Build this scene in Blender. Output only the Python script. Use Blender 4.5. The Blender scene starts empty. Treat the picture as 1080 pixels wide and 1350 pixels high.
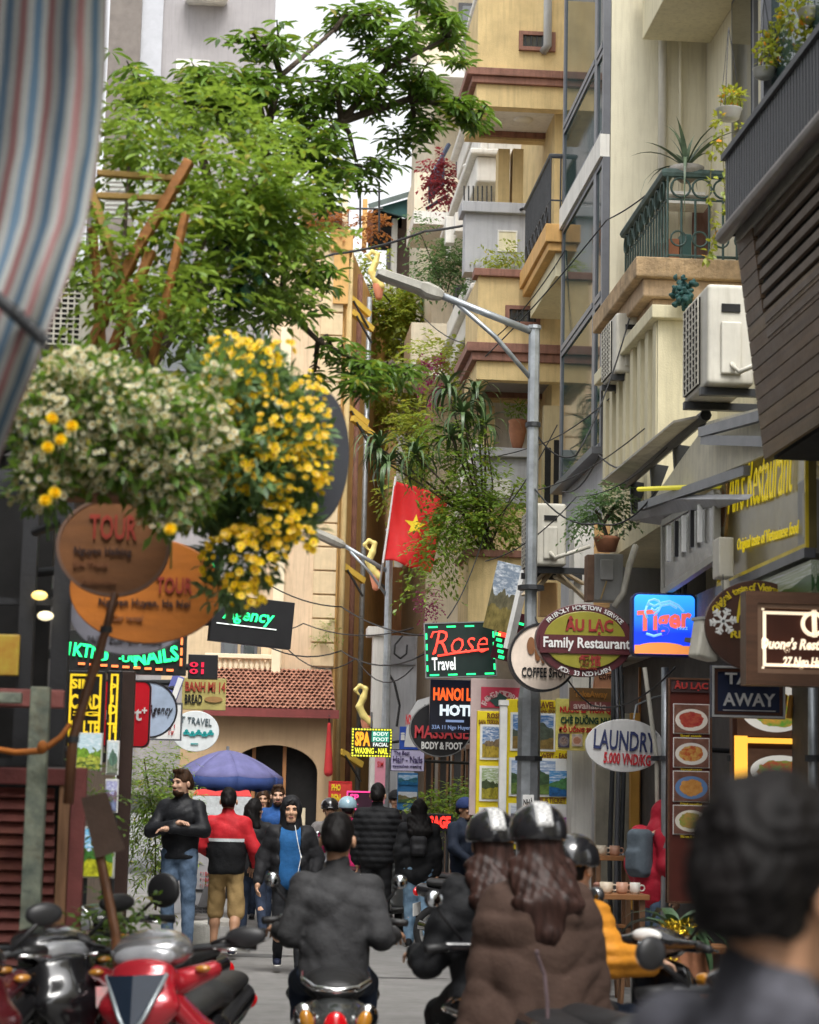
import bpy, math, random
import numpy as np
from mathutils import Matrix, Vector
sc = bpy.context.scene
COL = sc.collection
PI = math.pi
R = math.radians
rnd = random.Random(7)
RS = np.random.RandomState(11)

# ---------------------------------------------------------------- camera
F = 2700.0
CAMH = 1.6
YAW, PITCH, ROLL = R(4.45), R(8.12), R(1.25)
CAM_R = Matrix.Rotation(-YAW, 3, 'Z') @ Matrix.Rotation(PI/2 + PITCH, 3, 'X') @ Matrix.Rotation(ROLL, 3, 'Z')
cd = bpy.data.cameras.new('camera')
cam = bpy.data.objects.new('camera', cd)
COL.objects.link(cam)
cam.matrix_world = Matrix.Translation((0, 0, CAMH)) @ CAM_R.to_4x4()
cd.sensor_fit = 'HORIZONTAL'; cd.sensor_width = 24.0; cd.lens = 60.0
cd.clip_start = .05; cd.clip_end = 600
cd.dof.use_dof = True; cd.dof.focus_distance = 21.0; cd.dof.aperture_fstop = 2.9
sc.camera = cam

# ---------------------------------------------------------------- sky and sun (overcast)
SUN_EL, SUN_AZ = R(60), R(172)          # azimuth clockwise from +Y
w = bpy.data.worlds.new('World'); sc.world = w; w.use_nodes = True
nt = w.node_tree; nt.nodes.clear()
sky = nt.nodes.new('ShaderNodeTexSky'); sky.sky_type = 'NISHITA'; sky.sun_disc = False
sky.sun_elevation = SUN_EL; sky.sun_rotation = SUN_AZ; sky.dust_density = 4.0; sky.air_density = 1.2
hs = nt.nodes.new('ShaderNodeHueSaturation'); hs.inputs['Saturation'].default_value = .10
bg = nt.nodes.new('ShaderNodeBackground'); bg.inputs['Strength'].default_value = .15
wo = nt.nodes.new('ShaderNodeOutputWorld')
nt.links.new(sky.outputs[0], hs.inputs['Color']); nt.links.new(hs.outputs[0], bg.inputs[0]); nt.links.new(bg.outputs[0], wo.inputs[0])
sl = bpy.data.lights.new('sun', 'SUN'); sl.energy = 1.15; sl.angle = R(24); sl.color = (1, .965, .91)
so = bpy.data.objects.new('sun', sl); COL.objects.link(so)
so.rotation_euler = (PI/2 - SUN_EL, 0, PI - SUN_AZ)
sc.view_settings.view_transform = 'Standard'; sc.view_settings.look = 'None'
sc.view_settings.exposure = 1.2; sc.view_settings.gamma = 1
sc.view_settings.use_curve_mapping = False
sc.render.engine = 'CYCLES'
sc.cycles.use_denoising = True
try: sc.cycles.denoiser = 'OPENIMAGEDENOISE'
except Exception: pass
sc.cycles.max_bounces = 6; sc.cycles.diffuse_bounces = 4; sc.cycles.glossy_bounces = 3; sc.cycles.transmission_bounces = 4
sc.cycles.transparent_max_bounces = 6
sc.cycles.sample_clamp_indirect = 6

# ---------------------------------------------------------------- pixel helpers (photo pixels, 1080 x 1350)
def ray(px, py):
    return CAM_R @ Vector(((px-540)/F, -(py-675)/F, -1))
def at(px, py, Y):
    d = ray(px, py); return Vector((0, 0, CAMH)) + d*(Y/d.y)
def atX(px, py, X):
    d = ray(px, py); return Vector((0, 0, CAMH)) + d*(X/d.x)
def atZ(px, py, Z):
    d = ray(px, py); return Vector((0, 0, CAMH)) + d*((Z-CAMH)/d.z)
def rect(x0, y0, x1, y1, Y):
    """photo rectangle on the plane Y -> (x0, x1, z0, z1) in metres"""
    mx, my = (x0+x1)/2, (y0+y1)/2
    return at(x0, my, Y).x, at(x1, my, Y).x, at(mx, y1, Y).z, at(mx, y0, Y).z

# ---------------------------------------------------------------- materials
MATS = {}
def nd(t, kind, **kw):
    n = t.nodes.new(kind)
    for k, v in kw.items():
        if k in n.inputs.keys(): n.inputs[k].default_value = v
        else: setattr(n, k, v)
    return n
def mix(t, fac, a, b, mode='MIX'):
    n = t.nodes.new('ShaderNodeMix'); n.data_type = 'RGBA'; n.blend_type = mode; n.clamp_result = False
    for sock, v in ((n.inputs[0], fac), (n.inputs[6], a), (n.inputs[7], b)):
        if hasattr(v, 'is_output'): t.links.new(v, sock)
        elif sock.type == 'RGBA': sock.default_value = (*v, 1) if len(v) == 3 else v
        else: sock.default_value = v
    return n.outputs[2]
def math_(t, op, a, b=None, clamp=False):
    n = t.nodes.new('ShaderNodeMath'); n.operation = op; n.use_clamp = clamp
    for i, v in enumerate((a, b)):
        if v is None: continue
        if hasattr(v, 'is_output'): t.links.new(v, n.inputs[i])
        else: n.inputs[i].default_value = v
    return n.outputs[0]
def ramp(t, x, lo, hi):
    n = t.nodes.new('ShaderNodeMapRange'); n.inputs[1].default_value = lo; n.inputs[2].default_value = hi
    t.links.new(x, n.inputs[0]); return n.outputs[0]
def noise(t, co, scale, detail=4, rough=.6, stretch=None):
    if stretch:
        mp = t.nodes.new('ShaderNodeMapping'); mp.inputs['Scale'].default_value = stretch
        t.links.new(co, mp.inputs['Vector']); co = mp.outputs[0]
    n = nd(t, 'ShaderNodeTexNoise', Scale=scale, Detail=detail, Roughness=rough)
    t.links.new(co, n.inputs['Vector']); return n.outputs['Fac']
def M(name, col, rough=.6, metal=0, var=.18, vs=5, bump=.12, bs=45, streak=0, dirt=0, em=None, es=0, spec=.5, coat=0, alpha=1, trans=0, sheen=0, dirtcol=None, col2=None, c2=.5, vlen=None):
    if name in MATS: return MATS[name]
    m = bpy.data.materials.new(name); m.use_nodes = True; t = m.node_tree
    b = t.nodes['Principled BSDF']
    b.inputs['Roughness'].default_value = rough; b.inputs['Metallic'].default_value = metal
    b.inputs['Specular IOR Level'].default_value = spec; b.inputs['Coat Weight'].default_value = coat
    b.inputs['Alpha'].default_value = alpha; b.inputs['Transmission Weight'].default_value = trans
    b.inputs['Sheen Weight'].default_value = sheen
    co = t.nodes.new('ShaderNodeTexCoord').outputs['Object']
    c = None
    base = tuple(col)
    if var or col2:
        n1 = noise(t, co, vs, 5, .62, vlen)
        f = ramp(t, n1, .3, .7)
        lo = tuple(x*(1-var) for x in base); hi = tuple(min(1, x*(1+var)) for x in (col2 or base))
        c = mix(t, f, lo, hi)
    if streak:
        s = noise(t, co, 3.0, 5, .65, (6, 6, .45))
        f = math_(t, 'MULTIPLY', ramp(t, s, .48, .78), streak, True)
        c = mix(t, f, c or base, dirtcol or tuple(x*.33 for x in base))
    if dirt:
        s = noise(t, co, 1.7, 6, .7)
        f = math_(t, 'MULTIPLY', ramp(t, s, .5, .75), dirt, True)
        c = mix(t, f, c or base, dirtcol or tuple(x*.4 for x in base))
    if c is None: b.inputs['Base Color'].default_value = (*base, 1)
    else: t.links.new(c, b.inputs['Base Color'])
    if rough > .12 and var:
        rr = noise(t, co, 9, 3)
        n = t.nodes.new('ShaderNodeMapRange'); n.inputs[3].default_value = rough*.8; n.inputs[4].default_value = min(1, rough*1.2)
        t.links.new(rr, n.inputs[0]); t.links.new(n.outputs[0], b.inputs['Roughness'])
    if bump:
        bn = t.nodes.new('ShaderNodeBump'); bn.inputs['Strength'].default_value = bump; bn.inputs['Distance'].default_value = .02
        t.links.new(noise(t, co, bs, 5, .6), bn.inputs['Height']); t.links.new(bn.outputs[0], b.inputs['Normal'])
    if em:
        b.inputs['Emission Color'].default_value = (*em, 1); b.inputs['Emission Strength'].default_value = es
    MATS[name] = m
    return m
def leafmat(name, dark, light, sat=.3, warm=None):
    if name in MATS: return MATS[name]
    m = bpy.data.materials.new(name); m.use_nodes = True; t = m.node_tree; b = t.nodes['Principled BSDF']
    g = t.nodes.new('ShaderNodeNewGeometry').outputs['Random Per Island']
    c = mix(t, g, dark, light)
    if warm:
        c = mix(t, math_(t, 'GREATER_THAN', math_(t, 'FRACT', math_(t, 'MULTIPLY', g, 37.0)), .93), c, warm)
    t.links.new(c, b.inputs['Base Color']); b.inputs['Roughness'].default_value = .42
    tr = t.nodes.new('ShaderNodeBsdfTranslucent')
    t.links.new(mix(t, .5, c, (light[0]*1.8, light[1]*1.7, light[2])), tr.inputs['Color'])
    ms = t.nodes.new('ShaderNodeMixShader'); ms.inputs[0].default_value = .38
    t.links.new(b.outputs[0], ms.inputs[1]); t.links.new(tr.outputs[0], ms.inputs[2])
    t.links.new(ms.outputs[0], t.nodes['Material Output'].inputs['Surface'])
    MATS[name] = m; return m
def glow(name, col, s):
    return M(name, tuple(min(1, x) for x in col), .5, var=0, bump=0, em=col, es=s*.5)
def hairmat(name, col, rough=.5):
    m = bpy.data.materials.new(name); m.use_nodes = True; t = m.node_tree; b = t.nodes['Principled BSDF']
    co = t.nodes.new('ShaderNodeTexCoord').outputs['Object']; n = noise(t, co, 1.0, 3, .6, (230, 230, 22)); n2 = noise(t, co, 1.0, 2, .5, (45, 45, 5))
    t.links.new(mix(t, ramp(t, n2, .3, .7), tuple(x*.5 for x in col), tuple(x*1.6 for x in col)), b.inputs['Base Color']); b.inputs['Roughness'].default_value = rough; b.inputs['Specular IOR Level'].default_value = .16
    bn = t.nodes.new('ShaderNodeBump'); bn.inputs['Strength'].default_value = .35; bn.inputs['Distance'].default_value = .004
    t.links.new(math_(t, 'ADD', n, math_(t, 'MULTIPLY', n2, 1.5)), bn.inputs['Height']); t.links.new(bn.outputs[0], b.inputs['Normal']); return m
def flat(name, col, rough=.55, **k):
    k.setdefault('var', .14); k.setdefault('bump', .04); k.setdefault('dirt', .22); k.setdefault('streak', .15)
    return M(name, col, rough, **k)
def landscape(name, skyc, hill, field, seed=0, es=0):
    """printed landscape photograph on a panel"""
    if name in MATS: return MATS[name]
    m = bpy.data.materials.new(name); m.use_nodes = True; t = m.node_tree; b = t.nodes['Principled BSDF']
    tc = t.nodes.new('ShaderNodeTexCoord').outputs['Generated']
    mp = t.nodes.new('ShaderNodeMapping'); mp.inputs['Location'].default_value = (seed*3.1, seed*1.7, seed*2.3); t.links.new(tc, mp.inputs[0]); co = mp.outputs[0]
    sp = t.nodes.new('ShaderNodeSeparateXYZ'); t.links.new(tc, sp.inputs[0]); z = sp.outputs[2]
    n1 = noise(t, co, 2.2, 3, .5, (1, 1, .1)); n2 = noise(t, co, 6, 6, .7); n3 = noise(t, co, 9, 5, .65, (.5, 1, 2.4))
    cl = mix(t, ramp(t, n3, .45, .7), skyc, (.8, .84, .88))
    h1 = math_(t, 'ADD', math_(t, 'MULTIPLY', n1, .9), .15)
    h2 = math_(t, 'ADD', math_(t, 'MULTIPLY', n1, -.5), .58)
    hc = mix(t, ramp(t, n2, .3, .7), tuple(x*.25 for x in hill), hill)
    fc = mix(t, ramp(t, n2, .35, .65), tuple(x*.35 for x in field), field)
    c = mix(t, math_(t, 'LESS_THAN', z, h1), cl, hc)
    c = mix(t, math_(t, 'LESS_THAN', z, h2), c, fc)
    t.links.new(c, b.inputs['Base Color']); b.inputs['Roughness'].default_value = .35
    if es: t.links.new(c, b.inputs['Emission Color']); b.inputs['Emission Strength'].default_value = es
    MATS[name] = m; return m
def dish(name, bgc, plate, f1, f2, seed=0, es=0):
    """printed photograph of a plate of food"""
    if name in MATS: return MATS[name]
    m = bpy.data.materials.new(name); m.use_nodes = True; t = m.node_tree; b = t.nodes['Principled BSDF']
    tc = t.nodes.new('ShaderNodeTexCoord').outputs['Generated']
    sp = t.nodes.new('ShaderNodeSeparateXYZ'); t.links.new(tc, sp.inputs[0])
    dx = math_(t, 'MULTIPLY', math_(t, 'SUBTRACT', sp.outputs[0], .5), 2.0); dz = math_(t, 'MULTIPLY', math_(t, 'SUBTRACT', sp.outputs[2], .46), 2.4)
    d = math_(t, 'SQRT', math_(t, 'ADD', math_(t, 'MULTIPLY', dx, dx), math_(t, 'MULTIPLY', dz, dz)))
    mp = t.nodes.new('ShaderNodeMapping'); mp.inputs['Location'].default_value = (seed*5.3, seed*2.1, seed); t.links.new(tc, mp.inputs[0])
    n = noise(t, mp.outputs[0], 7, 6, .7); n2 = noise(t, mp.outputs[0], 4, 2)
    dd = math_(t, 'ADD', d, math_(t, 'MULTIPLY', math_(t, 'SUBTRACT', n2, .5), .5))
    food = mix(t, ramp(t, n, .38, .62), f1, f2)
    bgm = mix(t, ramp(t, n2, .3, .7), tuple(x*.6 for x in bgc), bgc)
    c = mix(t, math_(t, 'LESS_THAN', d, .93), bgm, plate)
    c = mix(t, math_(t, 'LESS_THAN', dd, .68), c, food)
    t.links.new(c, b.inputs['Base Color']); b.inputs['Roughness'].default_value = .35
    if es: t.links.new(c, b.inputs['Emission Color']); b.inputs['Emission Strength'].default_value = es
    MATS[name] = m; return m

# ---------------------------------------------------------------- objects
def thing(name, label, cat, loc=(0, 0, 0), rz=0, group=None, tilt=(0, 0)):
    o = bpy.data.objects.new(name, None); COL.objects.link(o); o.empty_display_size = .1
    o.location = loc; o.rotation_euler = (tilt[0], tilt[1], rz)
    o['label'] = label; o['category'] = cat
    if group: o['group'] = group
    return o
def tag(o, label, cat, group=None, kind=None):
    if label: o['label'] = label
    if cat: o['category'] = cat
    if group: o['group'] = group
    if kind: o['kind'] = kind
    return o
def basis(o):
    return Matrix.Translation(o.location) @ o.rotation_euler.to_matrix().to_4x4()
def wmat(o):
    return (wmat(o.parent) @ basis(o)) if o.parent else basis(o)
def link(name, me, mat, parent=None, smooth=False):
    o = bpy.data.objects.new(name, me); COL.objects.link(o)
    if mat is not None:
        for m in (mat if isinstance(mat, (list, tuple)) else [mat]): me.materials.append(m)
    if smooth:
        me.polygons.foreach_set('use_smooth', np.ones(len(me.polygons), bool))
    if parent: o.parent = parent
    return o
def np_mesh(name, V, Fc):
    """V (n,3) array, Fc (m,k) int array"""
    me = bpy.data.meshes.new(name); V = np.asarray(V, np.float32); Fc = np.asarray(Fc, np.int32)
    k = Fc.shape[1] if len(Fc) else 3
    me.vertices.add(len(V)); me.vertices.foreach_set('co', V.ravel())
    me.loops.add(Fc.size); me.loops.foreach_set('vertex_index', Fc.ravel())
    me.polygons.add(len(Fc)); me.polygons.foreach_set('loop_start', np.arange(0, Fc.size, k, dtype=np.int32))
    me.polygons.foreach_set('loop_total', np.full(len(Fc), k, np.int32))
    me.update(calc_edges=True); me.validate()
    return me
def orth(d):
    d = Vector(d).normalized()
    u = d.cross(Vector((0, 0, 1)))
    if u.length < 1e-3: u = d.cross(Vector((1, 0, 0)))
    u.normalize(); return u, d.cross(u).normalized()
class MB:
    def __init__(s): s.v = []; s.f = []
    def add(s, v, f):
        n = len(s.v); s.v += [Vector(x) for x in v]; s.f += [tuple(i+n for i in q) for q in f]; return s
    def box(s, c, d, rot=None):
        c = Vector(c); h = [x/2 for x in d]
        v = [Vector((x*h[0], y*h[1], z*h[2])) for x in (-1, 1) for y in (-1, 1) for z in (-1, 1)]
        if rot is not None: v = [rot @ x for x in v]
        return s.add([c+x for x in v], [(0, 1, 3, 2), (4, 6, 7, 5), (0, 4, 5, 1), (2, 3, 7, 6), (0, 2, 6, 4), (1, 5, 7, 3)])
    def b2(s, x0, x1, y0, y1, z0, z1):
        return s.box(((x0+x1)/2, (y0+y1)/2, (z0+z1)/2), (abs(x1-x0), abs(y1-y0), abs(z1-z0)))
    def bar(s, a, b, w, h=None):
        a, b = Vector(a), Vector(b); d = b-a; u, v = orth(d); h = h or w
        q = [(-w/2, -h/2), (w/2, -h/2), (w/2, h/2), (-w/2, h/2)]
        vs = [a+u*i+v*j for i, j in q]+[b+u*i+v*j for i, j in q]
        return s.add(vs, [(3, 2, 1, 0), (4, 5, 6, 7)]+[(i, (i+1) % 4, 4+(i+1) % 4, 4+i) for i in range(4)])
    def tube(s, pts, r, n=8, cap=True):
        pts = [Vector(p) for p in pts]; k = len(pts); rr = r if isinstance(r, (list, tuple)) else [r]*k
        vs = []; pu = None
        for i, p in enumerate(pts):
            d = (pts[min(i+1, k-1)]-pts[max(i-1, 0)])
            if d.length < 1e-9: d = Vector((0, 0, 1))
            d.normalize()
            u = orth(d)[0] if pu is None else (pu - d*pu.dot(d))
            if u.length < 1e-4: u = orth(d)[0]
            u.normalize(); pu = u; v = d.cross(u)
            vs += [p+(u*math.cos(2*PI*j/n)+v*math.sin(2*PI*j/n))*rr[i] for j in range(n)]
        f = [(i*n+j, i*n+(j+1) % n, (i+1)*n+(j+1) % n, (i+1)*n+j) for i in range(k-1) for j in range(n)]
        if cap: f += [tuple(range(n-1, -1, -1)), tuple((k-1)*n+j for j in range(n))]
        return s.add(vs, f)
    def prism(s, poly, y0, y1):
        """polygon in local x,z extruded along y"""
        n = len(poly)
        vs = [(x, y0, z) for x, z in poly]+[(x, y1, z) for x, z in poly]
        return s.add(vs, [tuple(range(n)), tuple(range(2*n-1, n-1, -1))]+[(i, n+i, n+(i+1) % n, (i+1) % n) for i in range(n)])
    def ring(s, po, pi_, y0, y1):
        """frame between two outlines with equal counts"""
        n = len(po)
        vs = [(x, y0, z) for x, z in po]+[(x, y0, z) for x, z in pi_]+[(x, y1, z) for x, z in po]+[(x, y1, z) for x, z in pi_]
        f = []
        for i in range(n):
            j = (i+1) % n
            f += [(i, j, n+j, n+i), (2*n+i, 3*n+i, 3*n+j, 2*n+j), (i, 2*n+i, 2*n+j, j), (n+i, n+j, 3*n+j, 3*n+i)]
        return s.add(vs, f)
    def lathe(s, prof, c=(0, 0, 0), n=20, axis='z', cap=True):
        c = Vector(c); vs = []
        for r, h in prof:
            for j in range(n):
                a = 2*PI*j/n; x, y = r*math.cos(a), r*math.sin(a)
                vs.append(c+(Vector((x, y, h)) if axis == 'z' else Vector((h, x, y)) if axis == 'x' else Vector((x, h, y))))
        k = len(prof)
        f = [(i*n+j, i*n+(j+1) % n, (i+1)*n+(j+1) % n, (i+1)*n+j) for i in range(k-1) for j in range(n)]
        if cap: f += [tuple(range(n-1, -1, -1)), tuple((k-1)*n+j for j in range(n))]
        return s.add(vs, f)
    def torus(s, c, Rr, r, axis='x', n=28, m=10, sx=1):
        c = Vector(c); vs = []
        for i in range(n):
            a = 2*PI*i/n
            for j in range(m):
                b = 2*PI*j/m; q = Rr+r*math.cos(b); h = r*math.sin(b)*sx
                x, y = q*math.cos(a), q*math.sin(a)
                vs.append(c+(Vector((h, x, y)) if axis == 'x' else Vector((x, h, y)) if axis == 'y' else Vector((x, y, h))))
        return s.add(vs, [(i*m+j, ((i+1) % n)*m+j, ((i+1) % n)*m+(j+1) % m, i*m+(j+1) % m) for i in range(n) for j in range(m)])
    def ell(s, c, r, n=14, m=9, rot=None):
        c = Vector(c); vs = []
        for i in range(m+1):
            t = PI*i/m
            for j in range(n):
                a = 2*PI*j/n; q = Vector((r[0]*math.sin(t)*math.cos(a), r[1]*math.sin(t)*math.sin(a), r[2]*math.cos(t)))
                vs.append(c+(rot @ q if rot is not None else q))
        return s.add(vs, [(i*n+j, (i+1)*n+j, (i+1)*n+(j+1) % n, i*n+(j+1) % n) for i in range(m) for j in range(n)])
    def sheet(s, fn, nu, nv, th=0):
        vs = [fn(i/nu, j/nv) for j in range(nv+1) for i in range(nu+1)]
        f = [(j*(nu+1)+i, j*(nu+1)+i+1, (j+1)*(nu+1)+i+1, (j+1)*(nu+1)+i) for j in range(nv) for i in range(nu)]
        return s.add(vs, f)
    def build(s, name, mat, parent=None, world=False, smooth=False, bevel=0, solid=0):
        v = s.v
        if world and parent:
            mi = wmat(parent).inverted(); v = [mi @ x for x in v]
        me = bpy.data.meshes.new(name); me.from_pydata([tuple(x) for x in v], [], s.f); me.update()
        o = link(name, me, mat, parent, smooth)
        if solid:
            md = o.modifiers.new('solid', 'SOLIDIFY'); md.thickness = solid; md.offset = 0
        if bevel:
            md = o.modifiers.new('bevel', 'BEVEL'); md.width = bevel; md.segments = 2; md.limit_method = 'ANGLE'
        return o
def one(name, mat, parent, world=False, smooth=False, bevel=0, solid=0, **k):
    """one shape -> one part: one('leg', m, p, box=((..),(..)))"""
    mb = MB()
    for fn, a in k.items(): getattr(mb, fn)(*a)
    return mb.build(name, mat, parent, world, smooth, bevel, solid)
def pbox(name, mat, parent, x0, y0, x1, y1, Y, depth, bevel=0):
    a, b, c, d = rect(x0, y0, x1, y1, Y)
    return MB().b2(a, b, Y, Y+depth, c, d).build(name, mat, parent, True, bevel=bevel)
def oval(rx, rz, n=40, cx=0, cz=0):
    return [(cx+rx*math.cos(2*PI*i/n), cz+rz*math.sin(2*PI*i/n)) for i in range(n)]
def rrect(w_, h_, r, n=5, cx=0, cz=0):
    p = []
    for sx, sz, a0 in ((1, 1, 0), (-1, 1, 90), (-1, -1, 180), (1, -1, 270)):
        for i in range(n+1):
            a = R(a0+90*i/n); p.append((cx+sx*(w_/2-r)+r*math.cos(a), cz+sz*(h_/2-r)+r*math.sin(a)))
    return p
def frame4(w_, h_, cx=0, cz=0):
    return [(cx-w_/2, cz-h_/2), (cx+w_/2, cz-h_/2), (cx+w_/2, cz+h_/2), (cx-w_/2, cz+h_/2)]

# ---------------------------------------------------------------- lettering
TXC = {}
def text_geo(s, bold=0, ext=.02, shear=0, res=2):
    key = (s, bold, ext, shear)
    if key in TXC: return TXC[key]
    cu = bpy.data.curves.new('t', 'FONT'); cu.body = s; cu.size = 1; cu.resolution_u = res
    cu.extrude = ext; cu.offset = bold; cu.shear = shear
    o = bpy.data.objects.new('t', cu); COL.objects.link(o)
    dg = bpy.context.evaluated_depsgraph_get(); dg.update()
    me = bpy.data.meshes.new_from_object(o.evaluated_get(dg))
    vs = np.array([v.co[:] for v in me.vertices]).reshape(-1, 3); fs = [tuple(p.vertices) for p in me.polygons]
    bpy.data.objects.remove(o); bpy.data.curves.remove(cu); bpy.data.meshes.remove(me)
    TXC[key] = (vs, fs); return vs, fs
def txt(parent, s, cx, cz, w_, h_, mat, y=-.03, bold=.012, shear=0, th=.006, rot=0, warp=None, name='lettering', px=None):
    """lettering fitted to a w_ x h_ box centred at local (cx, cz), standing proud of local plane y"""
    vs, fs = text_geo(s, bold, .02, shear)
    if not len(vs): return None
    lo, hi = vs.min(0), vs.max(0); sp = np.maximum(hi-lo, 1e-6)
    x = ((vs[:, 0]-lo[0])/sp[0]-.5)*w_; z = ((vs[:, 1]-lo[1])/sp[1]-.5)*h_; d = y - th*((vs[:, 2]-lo[2])/sp[2])
    if warp is not None: z = z+warp(x/w_)
    if rot: x, z = x*math.cos(rot)-z*math.sin(rot), x*math.sin(rot)+z*math.cos(rot)
    mb = MB(); mb.v = [Vector((cx+a, b, cz+c)) for a, b, c in zip(x, d, z)]; mb.f = fs
    return mb.build(name, mat, parent)
def arc_txt(parent, s, cx, cz, rx, rz, a0, a1, h_, mat, y=-.03, bold=.012, th=.005, inward=False):
    """letters along an ellipse from angle a0 to a1 (degrees, counter-clockwise from +x)"""
    mb = MB(); n = len(s)
    for i, ch in enumerate(s+' '):
        if ch == ' ':
            if mb.v: mb.build('lettering', mat, parent)
            mb = MB(); continue
        a = R(a0+(a1-a0)*(i+.5)/n); vs, fs = text_geo(ch, bold)
        lo, hi = vs.min(0), vs.max(0); k = h_/.72
        tx, tz = -rx*math.sin(a), rz*math.cos(a)
        if a1 < a0: tx, tz = -tx, -tz
        L = math.hypot(tx, tz); tx, tz = tx/L, tz/L; nx, nz = -tz, tx
        c0 = Vector((cx+rx*math.cos(a), 0, cz+rz*math.sin(a)))
        mb.add([(c0.x+((v[0]-(lo[0]+hi[0])/2)*tx+(v[1]-.36)*nx)*k, y-th*(v[2] > 0), c0.z+((v[0]-(lo[0]+hi[0])/2)*tz+(v[1]-.36)*nz)*k) for v in vs], fs)

# ---------------------------------------------------------------- signed distance modelling (smooth organic shapes)
class SD:
    def __init__(s, k=.03): s.ops = []; s.k = k; s.wr = None
    def _op(s, fn, lo, hi, k, sub): s.ops.append((fn, np.array(lo), np.array(hi), s.k if k is None else k, sub)); return s
    def rc(s, a, b, ra, rb, side=None, w=1.0, k=None, sub=False):
        a = np.array(a, float); b = np.array(b, float); m = max(ra, rb)*max(w, 1)
        sv = None
        if side is not None: sv = np.array(side, float); sv = sv/np.linalg.norm(sv)
        def fn(P):
            q = P-a; ba = b-a
            if sv is not None:
                q = q-(q@sv)[..., None]*sv*(1-1/w); ba = ba-sv*(ba@sv)*(1-1/w)
            h = np.clip((q@ba)/max(ba@ba, 1e-9), 0, 1)
            return np.linalg.norm(q-h[..., None]*ba, axis=-1)-(ra+(rb-ra)*h)
        return s._op(fn, np.minimum(a, b)-m, np.maximum(a, b)+m, k, sub)
    def chain(s, pts, rs, **kw):
        for i in range(len(pts)-1): s.rc(pts[i], pts[i+1], rs[i], rs[i+1], **kw)
        return s
    def el(s, c, r, rot=None, k=None, sub=False):
        c = np.array(c, float); r = np.array(r, float); Q = None if rot is None else np.array(rot)
        def fn(P):
            q = P-c
            if Q is not None: q = q@Q
            n0 = np.linalg.norm(q/r, axis=-1); n1 = np.linalg.norm(q/(r*r), axis=-1)
            return n0*(n0-1)/np.maximum(n1, 1e-6)
        m = r if Q is None else np.full(3, r.max())
        return s._op(fn, c-m, c+m, k, sub)
    def bx(s, c, h, r=.02, rot=None, k=None, sub=False):
        c = np.array(c, float); h = np.array(h, float); Q = None if rot is None else np.array(rot)
        def fn(P):
            q = P-c
            if Q is not None: q = q@Q
            q = np.abs(q)-(h-r)
            return np.linalg.norm(np.maximum(q, 0), axis=-1)+np.minimum(q.max(-1), 0)-r
        m = h if Q is None else np.full(3, np.linalg.norm(h))
        return s._op(fn, c-m, c+m, k, sub)
    def mesh(s, res):
        adds = [o for o in s.ops if not o[4]]
        lo = np.min([o[1] for o in adds], 0)-3*res-.01; hi = np.max([o[2] for o in adds], 0)+3*res+.01
        n = np.ceil((hi-lo)/res).astype(int)+1
        ax = [lo[i]+res*np.arange(n[i]) for i in range(3)]
        V = np.full(n, .2)
        for fn, l, h, k, sub in s.ops:
            m = k+2.5*res+.012
            i0 = np.clip(np.floor((l-m-lo)/res).astype(int), 0, n-1); i1 = np.clip(np.ceil((h+m-lo)/res).astype(int)+1, 1, n)
            if np.any(i1 <= i0): continue
            sl_ = tuple(slice(a, b) for a, b in zip(i0, i1))
            P = np.stack(np.meshgrid(*[ax[i][sl_[i]] for i in range(3)], indexing='ij'), -1)
            d = fn(P); cur = V[sl_]
            if sub:
                d = -d; h_ = np.clip(.5-.5*(cur-d)/max(k, 1e-6), 0, 1) if k > 0 else (d > cur)*1.0
                V[sl_] = cur*(1-h_)+d*h_+k*h_*(1-h_)
            else:
                h_ = np.clip(.5+.5*(cur-d)/max(k, 1e-6), 0, 1) if k > 0 else (d < cur)*1.0
                V[sl_] = cur*(1-h_)+d*h_-k*h_*(1-h_)
        if s.wr is not None:
            band = np.abs(V) < 4*res+.03
            idx = np.argwhere(band); P = lo+res*idx
            V[band] += s.wr(P[:, 0], P[:, 1], P[:, 2])
        V[0] = V[-1] = .1; V[:, 0] = V[:, -1] = .1; V[:, :, 0] = V[:, :, -1] = .1
        return surface_nets(V, lo, res)
    def build(s, name, mat, parent, res=.015):
        v, f = s.mesh(res)
        if len(f) == 0: return None
        return link(name, np_mesh(name, v, f), mat, parent, True)
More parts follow.
